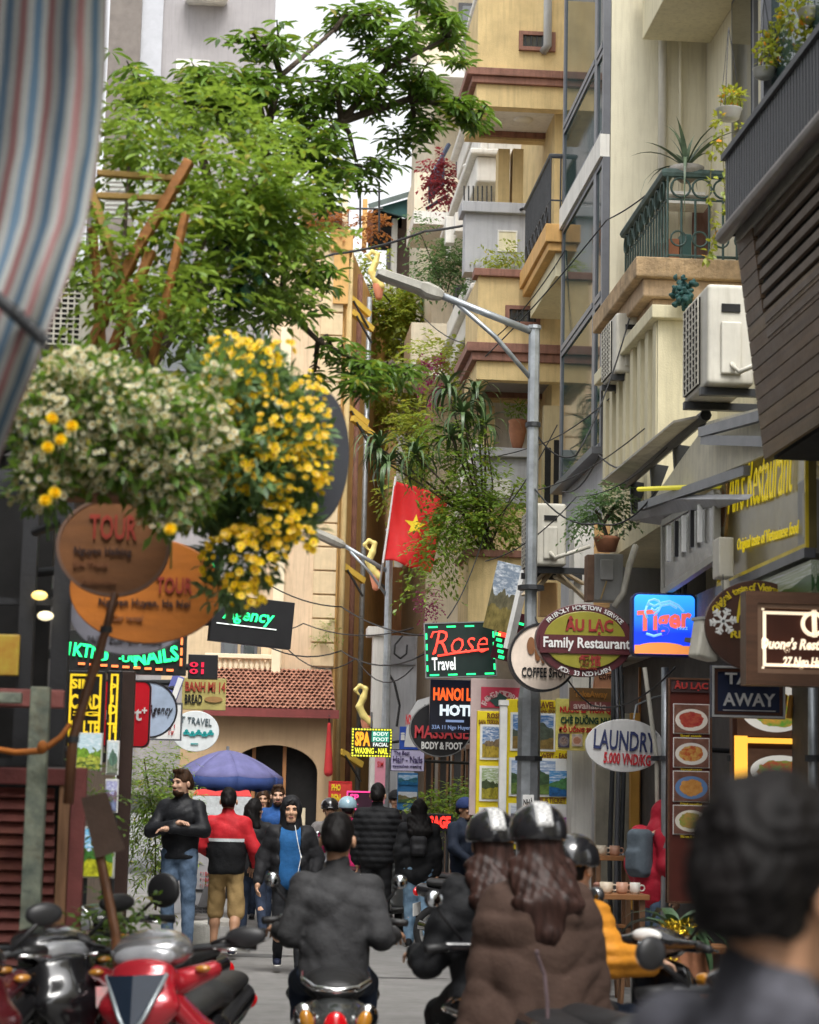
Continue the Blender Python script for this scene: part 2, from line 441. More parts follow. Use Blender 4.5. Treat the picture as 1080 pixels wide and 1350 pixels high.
def surface_nets(V, lo, res):
    I = V < 0; n = np.array(V.shape)
    c = [I[a:n[0]-1+a, b:n[1]-1+b, d:n[2]-1+d] for a in (0, 1) for b in (0, 1) for d in (0, 1)]
    s = sum(x.astype(np.int8) for x in c); act = (s > 0) & (s < 8)
    cells = np.argwhere(act); idm = np.full(act.shape, -1, np.int64); idm[act] = np.arange(len(cells))
    off = np.array([(a, b, d) for a in (0, 1) for b in (0, 1) for d in (0, 1)])
    vals = np.stack([V[cells[:, 0]+o[0], cells[:, 1]+o[1], cells[:, 2]+o[2]] for o in off], 1)
    acc = np.zeros((len(cells), 3)); cnt = np.zeros(len(cells))
    for i in range(8):
        for j in range(i+1, 8):
            if np.abs(off[i]-off[j]).sum() != 1: continue
            a, b = vals[:, i], vals[:, j]; x = (a < 0) != (b < 0)
            t = np.where(x, a/np.where(x, a-b, 1), 0)
            acc += np.where(x[:, None], off[i]+t[:, None]*(off[j]-off[i]), 0); cnt += x
    vert = lo+res*(cells+acc/cnt[:, None])
    faces = []
    for ax in range(3):
        o1, o2 = (ax+1) % 3, (ax+2) % 3
        A = [slice(None)]*3; B = [slice(None)]*3; A[ax] = slice(0, -1); B[ax] = slice(1, None)
        ch = np.argwhere(I[tuple(A)] != I[tuple(B)])
        ok = (ch[:, o1] > 0) & (ch[:, o2] > 0) & (ch[:, o1] < n[o1]-1) & (ch[:, o2] < n[o2]-1); ch = ch[ok]
        q = []
        for d1, d2 in ((-1, -1), (0, -1), (0, 0), (-1, 0)):
            e = ch.copy(); e[:, o1] += d1; e[:, o2] += d2; q.append(idm[e[:, 0], e[:, 1], e[:, 2]])
        q = np.stack(q, 1); flip = ~I[ch[:, 0], ch[:, 1], ch[:, 2]]
        q[flip] = q[flip][:, ::-1]; faces.append(q)
    f = np.concatenate(faces)
    return vert, f[(f >= 0).all(1)]
def joined(name, parts, mat, parent):
    """several (verts, faces) surface-net pieces as one mesh object"""
    vs, fs, n = [], [], 0
    for v, f in parts:
        vs.append(v); fs.append(f+n); n += len(v)
    return link(name, np_mesh(name, np.concatenate(vs), np.concatenate(fs)), mat, parent, True)

# ---------------------------------------------------------------- leaves
LEAF = np.array([(0, 0, 0), (-.34, .38, .06), (0, .45, -.03), (.34, .38, .06), (-.2, .78, .02), (.2, .78, .02), (0, 1, -.10)])
LEAF_F = np.array([(0, 2, 1), (0, 3, 2), (1, 2, 4), (2, 3, 5), (4, 2, 6), (2, 5, 6)])
LEAF4 = np.array([(0, 0, 0), (-.36, .5, .05), (.36, .5, .05), (0, 1, -.06)]); LEAF4_F = np.array([(0, 2, 1), (1, 2, 3)])
def leaves(P, D, L, W, simple=False, roll=.9, rs=RS):
    """leaf blades at points P (n,3) growing along D (n,3); L length, W width ratio -> verts, tris"""
    T, Tf = (LEAF4, LEAF4_F) if simple else (LEAF, LEAF_F)
    n = len(P); D = D/np.linalg.norm(D, axis=1, keepdims=True)
    up = np.tile([0, 0, 1.0], (n, 1))+rs.normal(0, roll*.5, (n, 3))
    S = np.cross(D, up); S /= np.maximum(np.linalg.norm(S, axis=1, keepdims=True), 1e-6); N = np.cross(S, D)
    L = np.broadcast_to(L, (n,)); W = np.broadcast_to(W, (n,))
    v = (P[:, None]+S[:, None]*(T[None, :, 0:1]*(L*W)[:, None, None])+D[:, None]*(T[None, :, 1:2]*L[:, None, None])
         + N[:, None]*(T[None, :, 2:3]*L[:, None, None])).reshape(-1, 3)
    f = (Tf[None]+(np.arange(n)*len(T))[:, None, None]).reshape(-1, 3)
    return v, f
def rand_dirs(n, rs=RS):
    d = rs.normal(0, 1, (n, 3)); return d/np.linalg.norm(d, axis=1, keepdims=True)
def leaf_mass(centers, n, size, W=.55, simple=True, rs=RS, droop=.2, shell=.35):
    """n leaves spread through ellipsoids [(c, (rx,ry,rz))...]"""
    vol = np.array([r[0]*r[1]*r[2] for c, r in centers]); k = rs.choice(len(centers), n, p=vol/vol.sum())
    C = np.array([tuple(c) for c, r in centers])[k]; Rr = np.array([tuple(r) for c, r in centers])[k]
    d = rand_dirs(n, rs); q = (shell+(1-shell)*rs.rand(n)**.5)[:, None]
    P = C+d*q*Rr; D = d*.8+rs.normal(0, .6, (n, 3)); D[:, 2] -= droop
    return leaves(P, D, size*(.7+.6*rs.rand(n)), W, simple, rs=rs)
# ================================================================ SETTING: ground
def struct(name, mb, mat, **k):
    o = mb.build(name, mat, **k); o['kind'] = 'structure'; return o
asph = M('asphalt', (.19, .186, .18), .72, var=.2, vs=2.2, bump=.35, bs=160, dirt=.45, dirtcol=(.11, .107, .104), spec=.4)
struct('street', MB().add([(-80, -30, 0), (80, -30, 0), (80, 220, 0), (-80, 220, 0)], [(0, 1, 2, 3)]), asph)
pave = M('paving', (.22, .215, .205), .75, var=.2, vs=3, bump=.2, bs=70, dirt=.5)
kerbm = M('kerb_stone', (.33, .325, .31), .8, var=.2, vs=4, bump=.25, bs=50, dirt=.5)
pr = struct('right_pavement', MB().b2(2.45, 9.5, 4, 46, -.1, .11), pave)
pl = struct('left_pavement', MB().b2(-9, -.72, 9, 33, -.1, .11), pave)
for (x0, x1, y0, y1, par) in ((2.33, 2.45, 4, 46, pr), (-.72, -.60, 9, 33, pl)):
    y = y0; 
    while y < y1:
        MB().b2(x0, x1, y+.006, y+.994, -.1, .125).build('kerb_stone', kerbm, par, bevel=.012); y += 1.0
# worn repair patches and a drain seam in the asphalt
tarm = M('tar_patch', (.09, .089, .088), .8, var=.25, bump=.4, bs=120)
rr_ = random.Random(3)
for k, (px, py, lx, ly) in enumerate(((640, 1244, 1.5, .10), (330, 1260, .9, .5), (545, 1290, .8, .12), (480, 1230, 1.2, .6))):
    c = atZ(px, py, 0)
    pts = []
    for i in range(22):
        a = 2*PI*i/22; q = .8+.35*rr_.random(); pts.append((c.x+lx/2*math.cos(a)*q, c.y+ly/2*math.sin(a)*q, .004))
    o = MB().add(pts, [tuple(range(22))]).build('tar_patch', tarm); o['kind'] = 'structure'

# ================================================================ wall materials
yellow = M('yellow_render', (.63, .48, .235), .85, var=.14, vs=3, bump=.25, bs=60, streak=.5, dirt=.18, dirtcol=(.30, .22, .11))
peach = M('peach_render', (.66, .50, .33), .85, var=.08, vs=2, bump=.15, bs=60, streak=.45, dirt=.2)
cream = M('cream_render', (.70, .64, .44), .85, var=.08, vs=2, bump=.15, bs=60, streak=.45, dirt=.22, dirtcol=(.34, .30, .19))
beige = M('beige_render', (.68, .635, .48), .8, var=.08, vs=1.5, bump=.12, bs=70, streak=.45, dirt=.15, dirtcol=(.35, .3, .2))
white = M('white_render', (.72, .70, .65), .8, var=.1, vs=2, bump=.15, bs=60, dirt=.3, streak=.6, dirtcol=(.4, .38, .33))
greyw = M('grey_render', (.40, .405, .42), .85, var=.1, vs=2, bump=.2, bs=60, streak=.35)
grey2 = M('mauve_grey_render', (.30, .285, .29), .85, var=.1, vs=1.5, bump=.15, bs=60, streak=.25)
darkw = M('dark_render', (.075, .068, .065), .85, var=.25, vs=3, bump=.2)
brick_red = M('russet_paint', (.25, .12, .085), .8, var=.25, vs=5, bump=.25, streak=.6, dirt=.35)
ochre = M('ochre_paint', (.62, .36, .12), .75, var=.14, vs=4, bump=.15, streak=.3)
iron = M('black_iron', (.028, .03, .033), .5, var=.3, bump=.1)
frameg = M('grey_metal_frame', (.13, .135, .15), .4, .3, var=.15, bump=.05)
steel = M('galvanised_steel', (.40, .43, .455), .45, .65, var=.22, vs=9, bump=.1, dirt=.3)
glassd = M('dark_glass', (.035, .045, .05), .06, 0, var=.2, vs=2, bump=0, spec=1.0, coat=.6)
glassr = M('facade_glass', (.03, .06, .058), .05, 0, var=.4, vs=1.2, bump=.03, bs=3, spec=.12)
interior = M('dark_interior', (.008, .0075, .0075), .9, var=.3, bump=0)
woodb = M('brown_wood', (.17, .085, .04), .6, var=.35, vs=3, bump=.2, bs=30, vlen=(6, 6, .7))
soil = M('potting_soil', (.05, .035, .025), .95)
terra = M('terracotta', (.36, .15, .075), .8, var=.25, bump=.2, dirt=.35)
plast = M('off_white_plastic', (.56, .535, .46), .5, var=.12, vs=4, bump=.04, dirt=.2, streak=.5, dirtcol=(.3, .27, .2))
plastg = M('grey_plastic', (.34, .34, .33), .5, var=.1, bump=.04, streak=.3)
conc = M('concrete', (.36, .34, .31), .9, var=.2, vs=4, bump=.4, bs=40, dirt=.5)
mossy = M('mossy_stone', (.46, .32, .18), .9, var=.3, vs=6, bump=.8, bs=30, dirt=.95, streak=.4, dirtcol=(.085, .07, .045))
tin = M('weathered_tin', (.38, .35, .30), .6, .25, var=.25, vs=5, bump=.15, streak=.3)

def window(par, x0, y0, x1, y1, Y, fr=brick_red, pane=glassd, fw=.05, proud=.05, bars=0, d=.12):
    """recessed window facing -Y given as a photo rectangle"""
    a, b, c, d_ = rect(x0, y0, x1, y1, Y)
    w_ = MB().ring([(a, c), (b, c), (b, d_), (a, d_)], [(a+fw, c+fw), (b-fw, c+fw), (b-fw, d_-fw), (a+fw, d_-fw)], Y-proud, Y+.02).build('window', fr, par, True)
    MB().b2(a+fw*.5, b-fw*.5, Y-.012, Y+.01, c+fw*.5, d_-fw*.5).build('pane', pane, w_, True)
    for i in range(bars):
        x = a+fw+(b-a-2*fw)*(i+.5)/bars
        MB().tube([(x, Y-.03, c+fw), (x, Y-.03, d_-fw)], .008, 6).build('bar', iron, w_, True)
    return w_
def soffit_lamp(par, px, py, Y, r=.14):
    p = at(px, py, Y)
    MB().lathe([(r, 0), (r*1.02, -.03), (r*.8, -.06)], p, 18).build('soffit_lamp', M('opal_glass', (.7, .68, .62), .3), par, True, smooth=True)

# ================================================================ right side: yellow house with stacked bays
Y4 = 25.6
yb = thing('yellow_house', 'yellow rendered house with stacked bays and russet cornices behind the near street lamp', 'building', (3.9, Y4+1, 0))
MB().b2(3.85, 9, Y4+.4, Y4+7, 0, 19).build('wall', yellow, yb, True)
def bay(top, cap, band0, band1, low, soff, win, capm=brick_red, deep=1.5, lx=630, sx=622):
    a, b, zc, zt = rect(lx, top, 757, band0, Y4)
    o = MB().b2(a, 4.05, Y4, Y4+deep, zc, zt).build('bay', yellow, yb, True)
    # cornice band, two steps
    _, _, z0, z1 = rect(lx, band0, 757, band1, Y4)
    h = (z1-z0)/2
    MB().b2(a-.14, 4.06, Y4-.09, Y4+deep+.05, z0+h, z1+.02).b2(a-.07, 4.055, Y4-.05, Y4+deep+.02, z0-.01, z0+h).build('cornice', brick_red, yb, True, bevel=.008)
    # lower beam carried round three sides, recessed ceiling
    _, _, z2, z3 = rect(lx, band1, 757, low, Y4)
    m = MB().b2(a, 4.05, Y4+.002, Y4+.18, z2, z3).b2(a, a+.18, Y4+.18, Y4+deep, z2, z3).b2(a+.18, 4.05, Y4+deep-.18, Y4+deep, z2, z3)
    m.build('beam', yellow, yb, True)
    MB().b2(a+.181, 4.04, Y4+.181, Y4+deep-.181, z2+.1, z2+.12).build('ceiling', white if soff else grey2, yb, True)
    MB().b2(a+.181, 4.04, Y4+deep-.24, Y4+deep-.182, z2+.03, z2+.098).build('cove', brick_red, yb, True)
    if cap:
        _, _, zz0, zz1 = rect(lx, cap, 757, top+1, Y4)
        MB().b2(a-.06, 4.05, Y4-.06, Y4+.22, zz0, zz1).build('coping', brick_red, yb, True, bevel=.01)
    window(yb, *win, Y4, fr=brick_red, bars=5)
    return a, z2
a1, z1_ = bay(-2, None, 96, 112, 142, True, (684, 43, 732, 68))
soffit_lamp(yb, 690, 154, Y4+.75)
a2, z2_ = bay(366, 357, 457, 477, 502, False, (666, 404, 712, 430))
# third (lowest) parapet with its coping
a, b, c, d = rect(617, 735, 690, 860, Y4-.6)
MB().b2(a, b+.6, Y4-.6, Y4+.6, c, d).build('planter_wall', yellow, yb, True)
MB().b2(a-.06, b+.6, Y4-.66, Y4+.5, d, d+.09).build('coping', brick_red, yb, True, bevel=.01)
# grey mid-walls, yellow pillar, drain pipe
for (x0, y0, x1, y1, nm) in ((613, 278, 700, 360, 'parapet'), (632, 600, 706, 664, 'parapet')):
    pbox(nm, greyw, yb, x0, y0, x1, y1, Y4+.55, .3)
pbox('parapet_cap', greyw, yb, 609, 266, 702, 280, Y4+.47, .45, .01)
pbox('parapet_cap', greyw, yb, 628, 590, 708, 602, Y4+.47, .45, .01)
window(yb, 656, 304, 682, 332, Y4+.55, fr=white, pane=cream, fw=.02, proud=.02)
window(yb, 650, 632, 673, 656, Y4+.55, fr=white, pane=white, fw=.03, proud=.02)
pbox('pillar', yellow, yb, 657, 196, 672, 268, Y4+1.3, .3); pbox('pillar', yellow, yb, 676, 196, 690, 268, Y4+1.3, .3)
pbox('pillar', yellow, yb, 640, 535, 652, 592, Y4+1.3, .3)
pbox('back_wall', white, yb, 640, 500, 720, 640, Y4+1.55, .1)
p0, p1 = at(722, 0, Y4-.1), at(722, 60, Y4-.1)
MB().tube([p0+Vector((0, 0, 1.5)), p1, p1+Vector((-.05, .08, -.06))], .055, 12).build('drain_pipe', plastg, yb, True, smooth=True)
# dark passage and doors below (right of the street lamp)
pbox('wall', M('olive_render', (.46, .38, .22), .85, var=.1, streak=.3), yb, 716, 535, 757, 735, Y4+.2, .15)
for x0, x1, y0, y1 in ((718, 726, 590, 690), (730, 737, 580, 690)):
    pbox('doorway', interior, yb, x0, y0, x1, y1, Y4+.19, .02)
MB().tube([at(640, 735, Y4), at(745, 735, Y4)], .05, 8).build('handrail', brick_red, yb, True)

# ---------------- small iron balcony between glass facade and yellow house
ib = thing('iron_balcony', 'black iron balcony on an orange moulded concrete base beside the glass facade', 'balcony', (3.6, 24, 8))
Xb, Yn, Yf = 3.40, 23.25, 25.5
zt = at(722, 205, Yn).z; zf = at(722, 296, Yn).z; zb = at(722, 320, Yn).z; zu = at(730, 362, Yn).z
MB().b2(Xb-.06, 4.0, Yn-.06, Yf, zb, zf).b2(Xb-.02, 4.0, Yn-.02, Yf-.02, zb-.10, zb).build('slab', ochre, ib, True, bevel=.01)
MB().b2(Xb+.08, 4.0, Yn+.05, Yf-.05, zu, zb-.10).build('base', cream, ib, True)
MB().tube([(Xb, Yf-.05, zt), (Xb, Yn, zt), (4.0, Yn, zt)], .03, 8).build('handrail', iron, ib, True)
for i in range(24):
    y = Yn+(Yf-.1-Yn)*i/23
    MB().tube([(Xb, y, zf), (Xb, y, zt)], .011, 6).build('baluster', iron, ib, True)
for i in range(1, 5):
    x = Xb+.6*i/5
    MB().tube([(x, Yn, zf), (x, Yn, zt)], .011, 6).build('baluster', iron, ib, True)
for i in range(7):
    y = Yn+.2+i*.29
    MB().torus((Xb-.012, y, zf+.18), .1, .01, 'x', 14, 5).build('scroll', iron, ib, True)
MB().tube([(Xb, Yf-.1, zf+.3), (Xb, Yn, zf+.3), (4.0, Yn, zf+.3)], .012, 6).build('rail', iron, ib, True)
MB().b2(Xb+.22, Xb+.40, Yn+.3, Yn+.55, zu-.16, zu).build('soffit_lamp', ochre, ib, True)

# ================================================================ right side: glass-fronted house
gh = thing('glass_fronted_house', 'tall narrow house with dark framed glass front and plain beige side wall', 'building', (4.5, 20.4, 0))
Xg, Yg0, Yg1 = 3.55, 20.4, 23.2
zb = at(788, 590, Yg0).z
MB().b2(Xg+.06, 8, Yg0, Yg1, zb, 19).build('wall', beige, gh, True)
MB().b2(Xg+.02, 8, Yg0+.01, Yg1+.01, 0, zb).build('wall', greyw, gh, True)
MB().b2(Xg-.12, Xg+.1, Yg0-.06, Yg1, zb-.07, zb).build('sill', frameg, gh, True)
cols = [Yg0, Yg0+.5, Yg1]
zz = [zb]+[at(797, q, Yg0).z for q in (330, 206)]
zlev = [zb, zz[1], zz[2]]
rows = [(zb, zb+1.6), (zb+1.6, zz[2]), (at(797, 176, Yg0).z, at(797, 60, Yg0).z), (at(797, 60, Yg0).z, 13.2), (13.6, 15.5), (15.5, 18)]
for (r0, r1) in rows:
    for c0, c1 in zip(cols[:-1], cols[1:]):
        pn = MB().b2(Xg-.002, Xg+.035, c0+.05, c1-.05, r0+.05, r1-.05).build('glass_pane', glassr, gh, True)
        MB().b2(Xg-.02, Xg+.055, c0, c0+.08, r0, r1).b2(Xg-.02, Xg+.055, c1-.08, c1, r0, r1).b2(Xg-.03, Xg+.055, c0+.07, c1-.08, r0, r0+.06).b2(Xg-.018, Xg+.055, c0+.08, c1-.08, r1-.06, r1).build('pane_frame', frameg, pn, True)
for z0, z1 in ((rows[1][1], rows[2][0]), (13.2, 13.6)):
    MB().b2(Xg-.05, Xg+.05, Yg0+.002, Yg1, z0, z1).build('spandrel', white, gh, True)
# white drain pipe and cables on the side wall
for px, r in ((873, .045), (897, .02)):
    p = at(px, 200, Yg0-.06)
    MB().tube([(p.x, Yg0-.06, zb), (p.x, Yg0-.06, 16)], r, 10).build('drain_pipe', plast if r > .03 else beige, gh, True, smooth=True)

# ================================================================ right side: beige balcony house
bh = thing('beige_balcony_house', 'cream house with mossy balcony, louvred parapet and shop below', 'building', (4.6, 17, 0))
Xw = 4.62
MB().b2(Xw, 9, 13, 20.38, 3.3, 19).build('wall', beige, bh, True)
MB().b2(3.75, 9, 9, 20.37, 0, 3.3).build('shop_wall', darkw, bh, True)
# top balcony slab
zs = at(900, 55, 20.2).z
MB().b2(3.9, Xw, 14.5, 20.2, zs, zs+.5).b2(3.82, Xw, 14.45, 20.25, zs+.5, zs+.62).build('balcony_slab', cream, bh, True, bevel=.01)
MB().lathe([(.17, 0), (.175, -.03), (.13, -.07)], (4.3, 18.2, zs), 18).build('soffit_lamp', M('opal_glass', (.7, .68, .62), .3), bh, True, smooth=True)
# tall shuttered window on the street wall
for y in (18.2, 16.6):
    w_ = MB().b2(Xw-.04, Xw+.02, y, y+.9, 7.2, 9.6).build('window', frameg, bh, True)
    MB().b2(Xw-.05, Xw-.035, y+.08, y+.82, 7.3, 9.5).build('pane', glassd, w_, True)
# balcony with wrought railing
zf = at(890, 345, 18.1).z; zt = at(890, 228, 18.1).z
zb0 = at(870, 410, 18.0).z
hb = (zf-zb0)
MB().b2(3.42, Xw, 17.95, 20.3, zb0+hb*.62, zf).build('balcony_slab', mossy, bh, True, bevel=.015)
MB().b2(3.50, Xw, 18.02, 20.25, zb0+hb*.28, zb0+hb*.62).b2(3.60, Xw, 18.1, 20.2, zb0, zb0+hb*.28).build('slab_moulding', M('orange_plaster', (.48, .34, .21), .85, var=.25, streak=.6, dirt=.5, bump=.3), bh, True, bevel=.015)
pbox('balcony_door', M('old_brown_door', (.12, .055, .035), .6, var=.35, vs=6, bump=.2, vlen=(6, 6, .6)), bh, 914, 262, 975, 352, 20.3, .06)
pbox('shelf', white, bh, 868, 262, 936, 268, 19.9, .3); pbox('shelf', white, bh, 872, 252, 930, 256, 19.9, .3)
for k in range(3): pbox('crate', (woodb, terra, tealm_ := M('faded_teal', (.05, .12, .11), .7))[k], bh, 866+16*k, 320-6*k, 880+16*k, 350, 19.6, .25, .01)
rl = thing('wrought_iron_railing', 'rusty green wrought iron balcony railing with scrolls under the spiky agave', 'railing', (3.76, 18.1, zf))
greeniron = M('green_iron', (.05, .085, .075), .6, .2, var=.4, vs=12, bump=.2)
MB().tube([(3.72, 20.2, zt), (3.72, 18.1, zt), (4.5, 18.1, zt)], .045, 8).build('handrail', greeniron, rl, True)
MB().tube([(3.74, 20.2, zf+.06), (3.74, 18.1, zf+.06), (4.5, 18.1, zf+.06)], .014, 6).build('bottom_rail', greeniron, rl, True)
MB().tube([(3.74, 20.2, zt-.25), (3.74, 18.1, zt-.25), (4.5, 18.1, zt-.25)], .012, 6).build('rail', greeniron, rl, True)
for i in range(17):
    y = 18.1+2.1*i/16; MB().tube([(3.74, y, zf), (3.74, y, zt)], .012, 6).build('baluster', greeniron, rl, True)
for i in range(1, 6):
    x = 3.74+.78*i/6; MB().tube([(x, 18.1, zf), (x, 18.1, zt-.25)], .012, 6).build('baluster', greeniron, rl, True)
for i in range(8):
    y = 18.25+.26*i
    MB().torus((3.72, y, zt-.14), .09, .011, 'x', 16, 5).build('scroll', greeniron, rl, True)
for i in range(4):
    MB().torus((3.86+.2*i, 18.09, zt-.14), .09, .011, 'y', 16, 5).build('scroll', greeniron, rl, True)
for i in range(4):
    MB().torus((3.84+.2*i, 18.09, zf+.22), .07, .01, 'y', 16, 5).build('scroll', greeniron, rl, True)
# louvred parapet
zt2 = at(885, 420, 17.4).z; zb2 = at(885, 602, 17.4).z
MB().b2(3.44, Xw, 17.3, 20.3, zt2-.02, zt2+.1).build('parapet_coping', cream, bh, True, bevel=.01)
MB().b2(3.75, Xw, 17.4, 20.3, zb2-.5, zt2-.021).build('parapet_wall', cream, bh, True)
for i in range(8):
    y = 17.42+.36*i
    MB().b2(3.5, 3.749, y, y+.15, zb2-.5, zt2-.022).build('pier', cream, bh, True)
MB().b2(3.51, 4.0, 17.38, 17.55, zb2-.5, zt2-.022).build('pier', cream, bh, True)
# lower beams over the shop
MB().b2(3.5, 5, 15.0, 20.3, at(900, 690, 17).z, zb2-.45).build('beam', cream, bh, True)
MB().b2(3.55, 3.75, 9.0, 20.3, 3.0, 3.3).build('fascia', conc, bh, True)
# upper cream bay behind the air conditioner
MB().b2(4.0, Xw, 12.9, 17.2, at(960, 560, 15).z, at(960, 440, 15).z).build('wall', cream, bh, True)

# tin awnings
aw = thing('tin_awning', 'weathered grey tin awning on iron brackets above the brown shop signs', 'awning', (3.4, 16, 4.2))
A, B_, C, D = at(789, 638, 18.6), at(888, 556, 15.2), at(931, 547, 14.9), at(823, 640, 18.4)
MB().add([A, B_, C, D], [(0, 1, 2, 3)]).build('sheet', tin, aw, True, solid=.02)
MB().tube([D, C], .045, 8).build('beam', iron, aw, True)
for k in range(4):
    p = D.lerp(C, .08+.28*k)
    MB().add([p+Vector((0, 0, 0)), p+Vector((.16, 0, -.02)), p+Vector((.02, 0, -.3)), p+Vector((.06, .03, -.3))], [(0, 1, 3, 2)]).build('bracket', iron, aw, True, solid=.03)
A, B_, C, D = at(846, 668, 17.5), at(940, 600, 14.2), at(1012, 560, 13.0), at(1000, 640, 13.2)
MB().add([at(840, 690, 17.3), at(935, 556, 14.6), at(1010, 536, 13), at(1010, 600, 13.0), at(950, 625, 14.2)], [(0, 1, 2, 3, 4)]).build('lower_sheet', M('cream_tin', (.60, .56, .43), .6, .1, var=.15, streak=.4), aw, True, solid=.02)
for p, q in ((at(925, 570, 14.4), at(1005, 548, 12.9)), (at(928, 580, 14.4), at(1010, 582, 12.9)), (at(845, 668, 16.5), at(985, 620, 13.6))):
    MB().bar(p, q, .05, .07).build('strut', frameg, aw, True)
yt = thing('yellow_tube_light', 'thin yellow tube light under the tin awning', 'light', at(900, 645, 15))
MB().tube([at(842, 645, 16), at(962, 640, 14.4)], .018, 8).build('tube', glow('yellow_tube', (.62, .56, .04), .35), yt, True)
# small lower canopy (grey underside) with its white edge
lc = thing('slab_canopy', 'small concrete canopy below the tin awning, grey underneath', 'canopy', at(880, 690, 15.5))
MB().add([at(832, 684, 17.5), at(868, 655, 16), at(990, 655, 13.4), at(878, 690, 16.6)], [(0, 1, 2, 3)]).build('underside', greyw, lc, True, solid=.05)

# ================================================================ right side: wood-clad bay nearest the camera
cb = thing('wood_clad_bay', 'dark plank clad overhanging bay with slatted grey parapet at upper corner', 'building', (3.0, 11, 3))
Yc = 12.0
pb, ptp = at(1014, 606, Yc), at(977, 318, Yc)
plankm = [M('plank_%d' % i, c, .55, var=.3, vs=2.5, bump=.18, bs=25, vlen=(3, .5, 8), spec=.45) for i, c in enumerate(((.135, .082, .045), (.16, .105, .055), (.11, .07, .042)))]
N = 15
wz0, wz1 = at(1008, 412, Yc).z, at(985, 180, Yc).z
sl_ = (ptp-pb)/N
for i in range(N):
    p = pb+sl_*i; q = pb+sl_*(i+1)
    y1 = Yc; y0 = 6.5
    if q.z > wz0-.02: y0 = Yc-.38
    h = (q-p); g = .008
    n = Vector((-h.z, 0, h.x)).normalized()*.03
    a, b_ = p+h*.04, q-h*.04
    vs = []
    for yy in (y0, y1):
        for w_ in (a, a+n, b_+n, b_): vs.append((w_.x, yy, w_.z))
    MB().add(vs, [(0, 1, 2, 3), (7, 6, 5, 4), (0, 4, 5, 1), (1, 5, 6, 2), (2, 6, 7, 3), (3, 7, 4, 0)]).build('plank', plankm[rnd.randrange(3)], cb, True)
back = Vector((.03, 0, 0))
MB().add([(pb.x+.03, 6.5, pb.z), (ptp.x+.03, 6.5, ptp.z+.6), (ptp.x+.03, Yc-.01, ptp.z+.6), (pb.x+.03, Yc-.01, pb.z),
          (pb.x+2, 6.5, pb.z), (ptp.x+2, 6.5, ptp.z+.6), (ptp.x+2, Yc-.01, ptp.z+.6), (pb.x+2, Yc-.01, pb.z)],
         [(0, 1, 2, 3), (7, 6, 5, 4), (0, 3, 7, 4), (3, 2, 6, 7), (1, 5, 6, 2), (0, 4, 5, 1)]).build('core', interior, cb, True)
# slanted louvre bars in the dark opening
for i in range(9):
    t = .5+.065*i
    p = pb.lerp(ptp, t+.0)+Vector((.0, 0, 0))
    MB().bar((p.x-.02, Yc-.42, p.z), (p.x-.02, 6.6, p.z+.02), .025, .05).build('louvre', M('louvre_brown', (.12, .085, .06), .6), cb, True)
# slatted parapet
q0, q1 = at(964, 312, Yc), at(965, 212, Yc)
xr = q0.x-.02
charc = M('charcoal_paint', (.055, .058, .066), .55, var=.25, vs=9, bump=.1)
MB().b2(xr, xr+.02, 6.5, Yc, q0.z, q1.z).build('parapet_backing', charc, cb, True)
mb = MB()
for i in range(90):
    y = 6.5+(Yc-6.5)*i/90; mb.b2(xr-.018, xr, y+.008, y+.05, q0.z+.03, q1.z)
o = mb.build('parapet_slats', charc, cb, True); o['kind'] = 'stuff'
MB().b2(xr-.04, xr+.06, 6.5, Yc+.02, q1.z, q1.z+.04).build('top_rail', charc, cb, True)
MB().tube([(xr-.03, 6.5, q0.z), (xr-.03, Yc+.02, q0.z)], .045, 10).build('bottom_rail', M('brown_grey_pipe', (.16, .14, .13), .5), cb, True, smooth=True)
MB().b2(xr, xr+1.5, Yc-.02, Yc+.0, q0.z, q1.z).build('parapet_end', charc, cb, True)
MB().b2(xr+.04, xr+1.5, 6.5, Yc-.03, q0.z-.05, q0.z+.05).build('floor_slab', conc, cb, True)
# glass screen above parapet
for i in range(3):
    MB().b2(xr+.25, xr+.262, Yc-.05-1.6*(i+1), Yc-.1-1.6*i, q1.z-.1, q1.z+3).build('glass_pane', glassr, cb, True)
MB().b2(xr+.2, xr+.3, Yc-.1, Yc-.03, q1.z-.1, q1.z+3).build('post', frameg, cb, True)

# ================================================================ far right: white stacked balconies, grey and teal houses
wb = thing('white_balcony_house', 'white house with stacked rounded balconies beyond the yellow house', 'building', (3.8, 31, 0))
MB().b2(4.5, 10, 27.8, 39, 0, 17).build('wall', white, wb, True)
def wbalc(pxf, pyf, Yn, Yf, th, par=.5, mat=white):
    X = at(pxf, pyf, Yf).x; z = at(pxf, pyf, Yf).z
    o = MB().b2(X, 4.6, Yn, Yf, z, z+th).b2(X-.1, 4.6, Yn-.1, Yf+.1, z+th, z+th+.1).build('balcony_slab', mat, wb, True, bevel=.03)
    if par: MB().b2(X+.05, X+.17, Yn, Yf, z+th+.1, z+th+.1+par).b2(X+.17, 4.6, Yn, Yn+.12, z+th+.1, z+th+.1+par).build('balcony_parapet', mat, wb, True, bevel=.02)
    return X, z
X_, z_ = wbalc(602, 238, 29.2, 33, .35, .55)
soffit_lamp(wb, 622, 218, 31)
wbalc(588, 345, 29.4, 34, .4, .5)
wbalc(584, 505, 29.0, 34, .35, .6)
wbalc(598, 690, 29.0, 33, .3, .5)
wbalc(612, 100, 29.2, 33.5, .35, .6)
pbox('balcony_front', white, wb, 600, 280, 618, 305, 29.1, .2, .01); pbox('balcony_front', white, wb, 588, 285, 600, 320, 29.4, .2, .01)
for x0, y0, x1, y1 in ((612, 245, 655, 268),):
    for i in range(7):
        px = 612+6*i; MB().tube([at(px, 245, 29.3), at(px, 268, 29.3)], .012, 5).build('baluster', iron, wb, True)
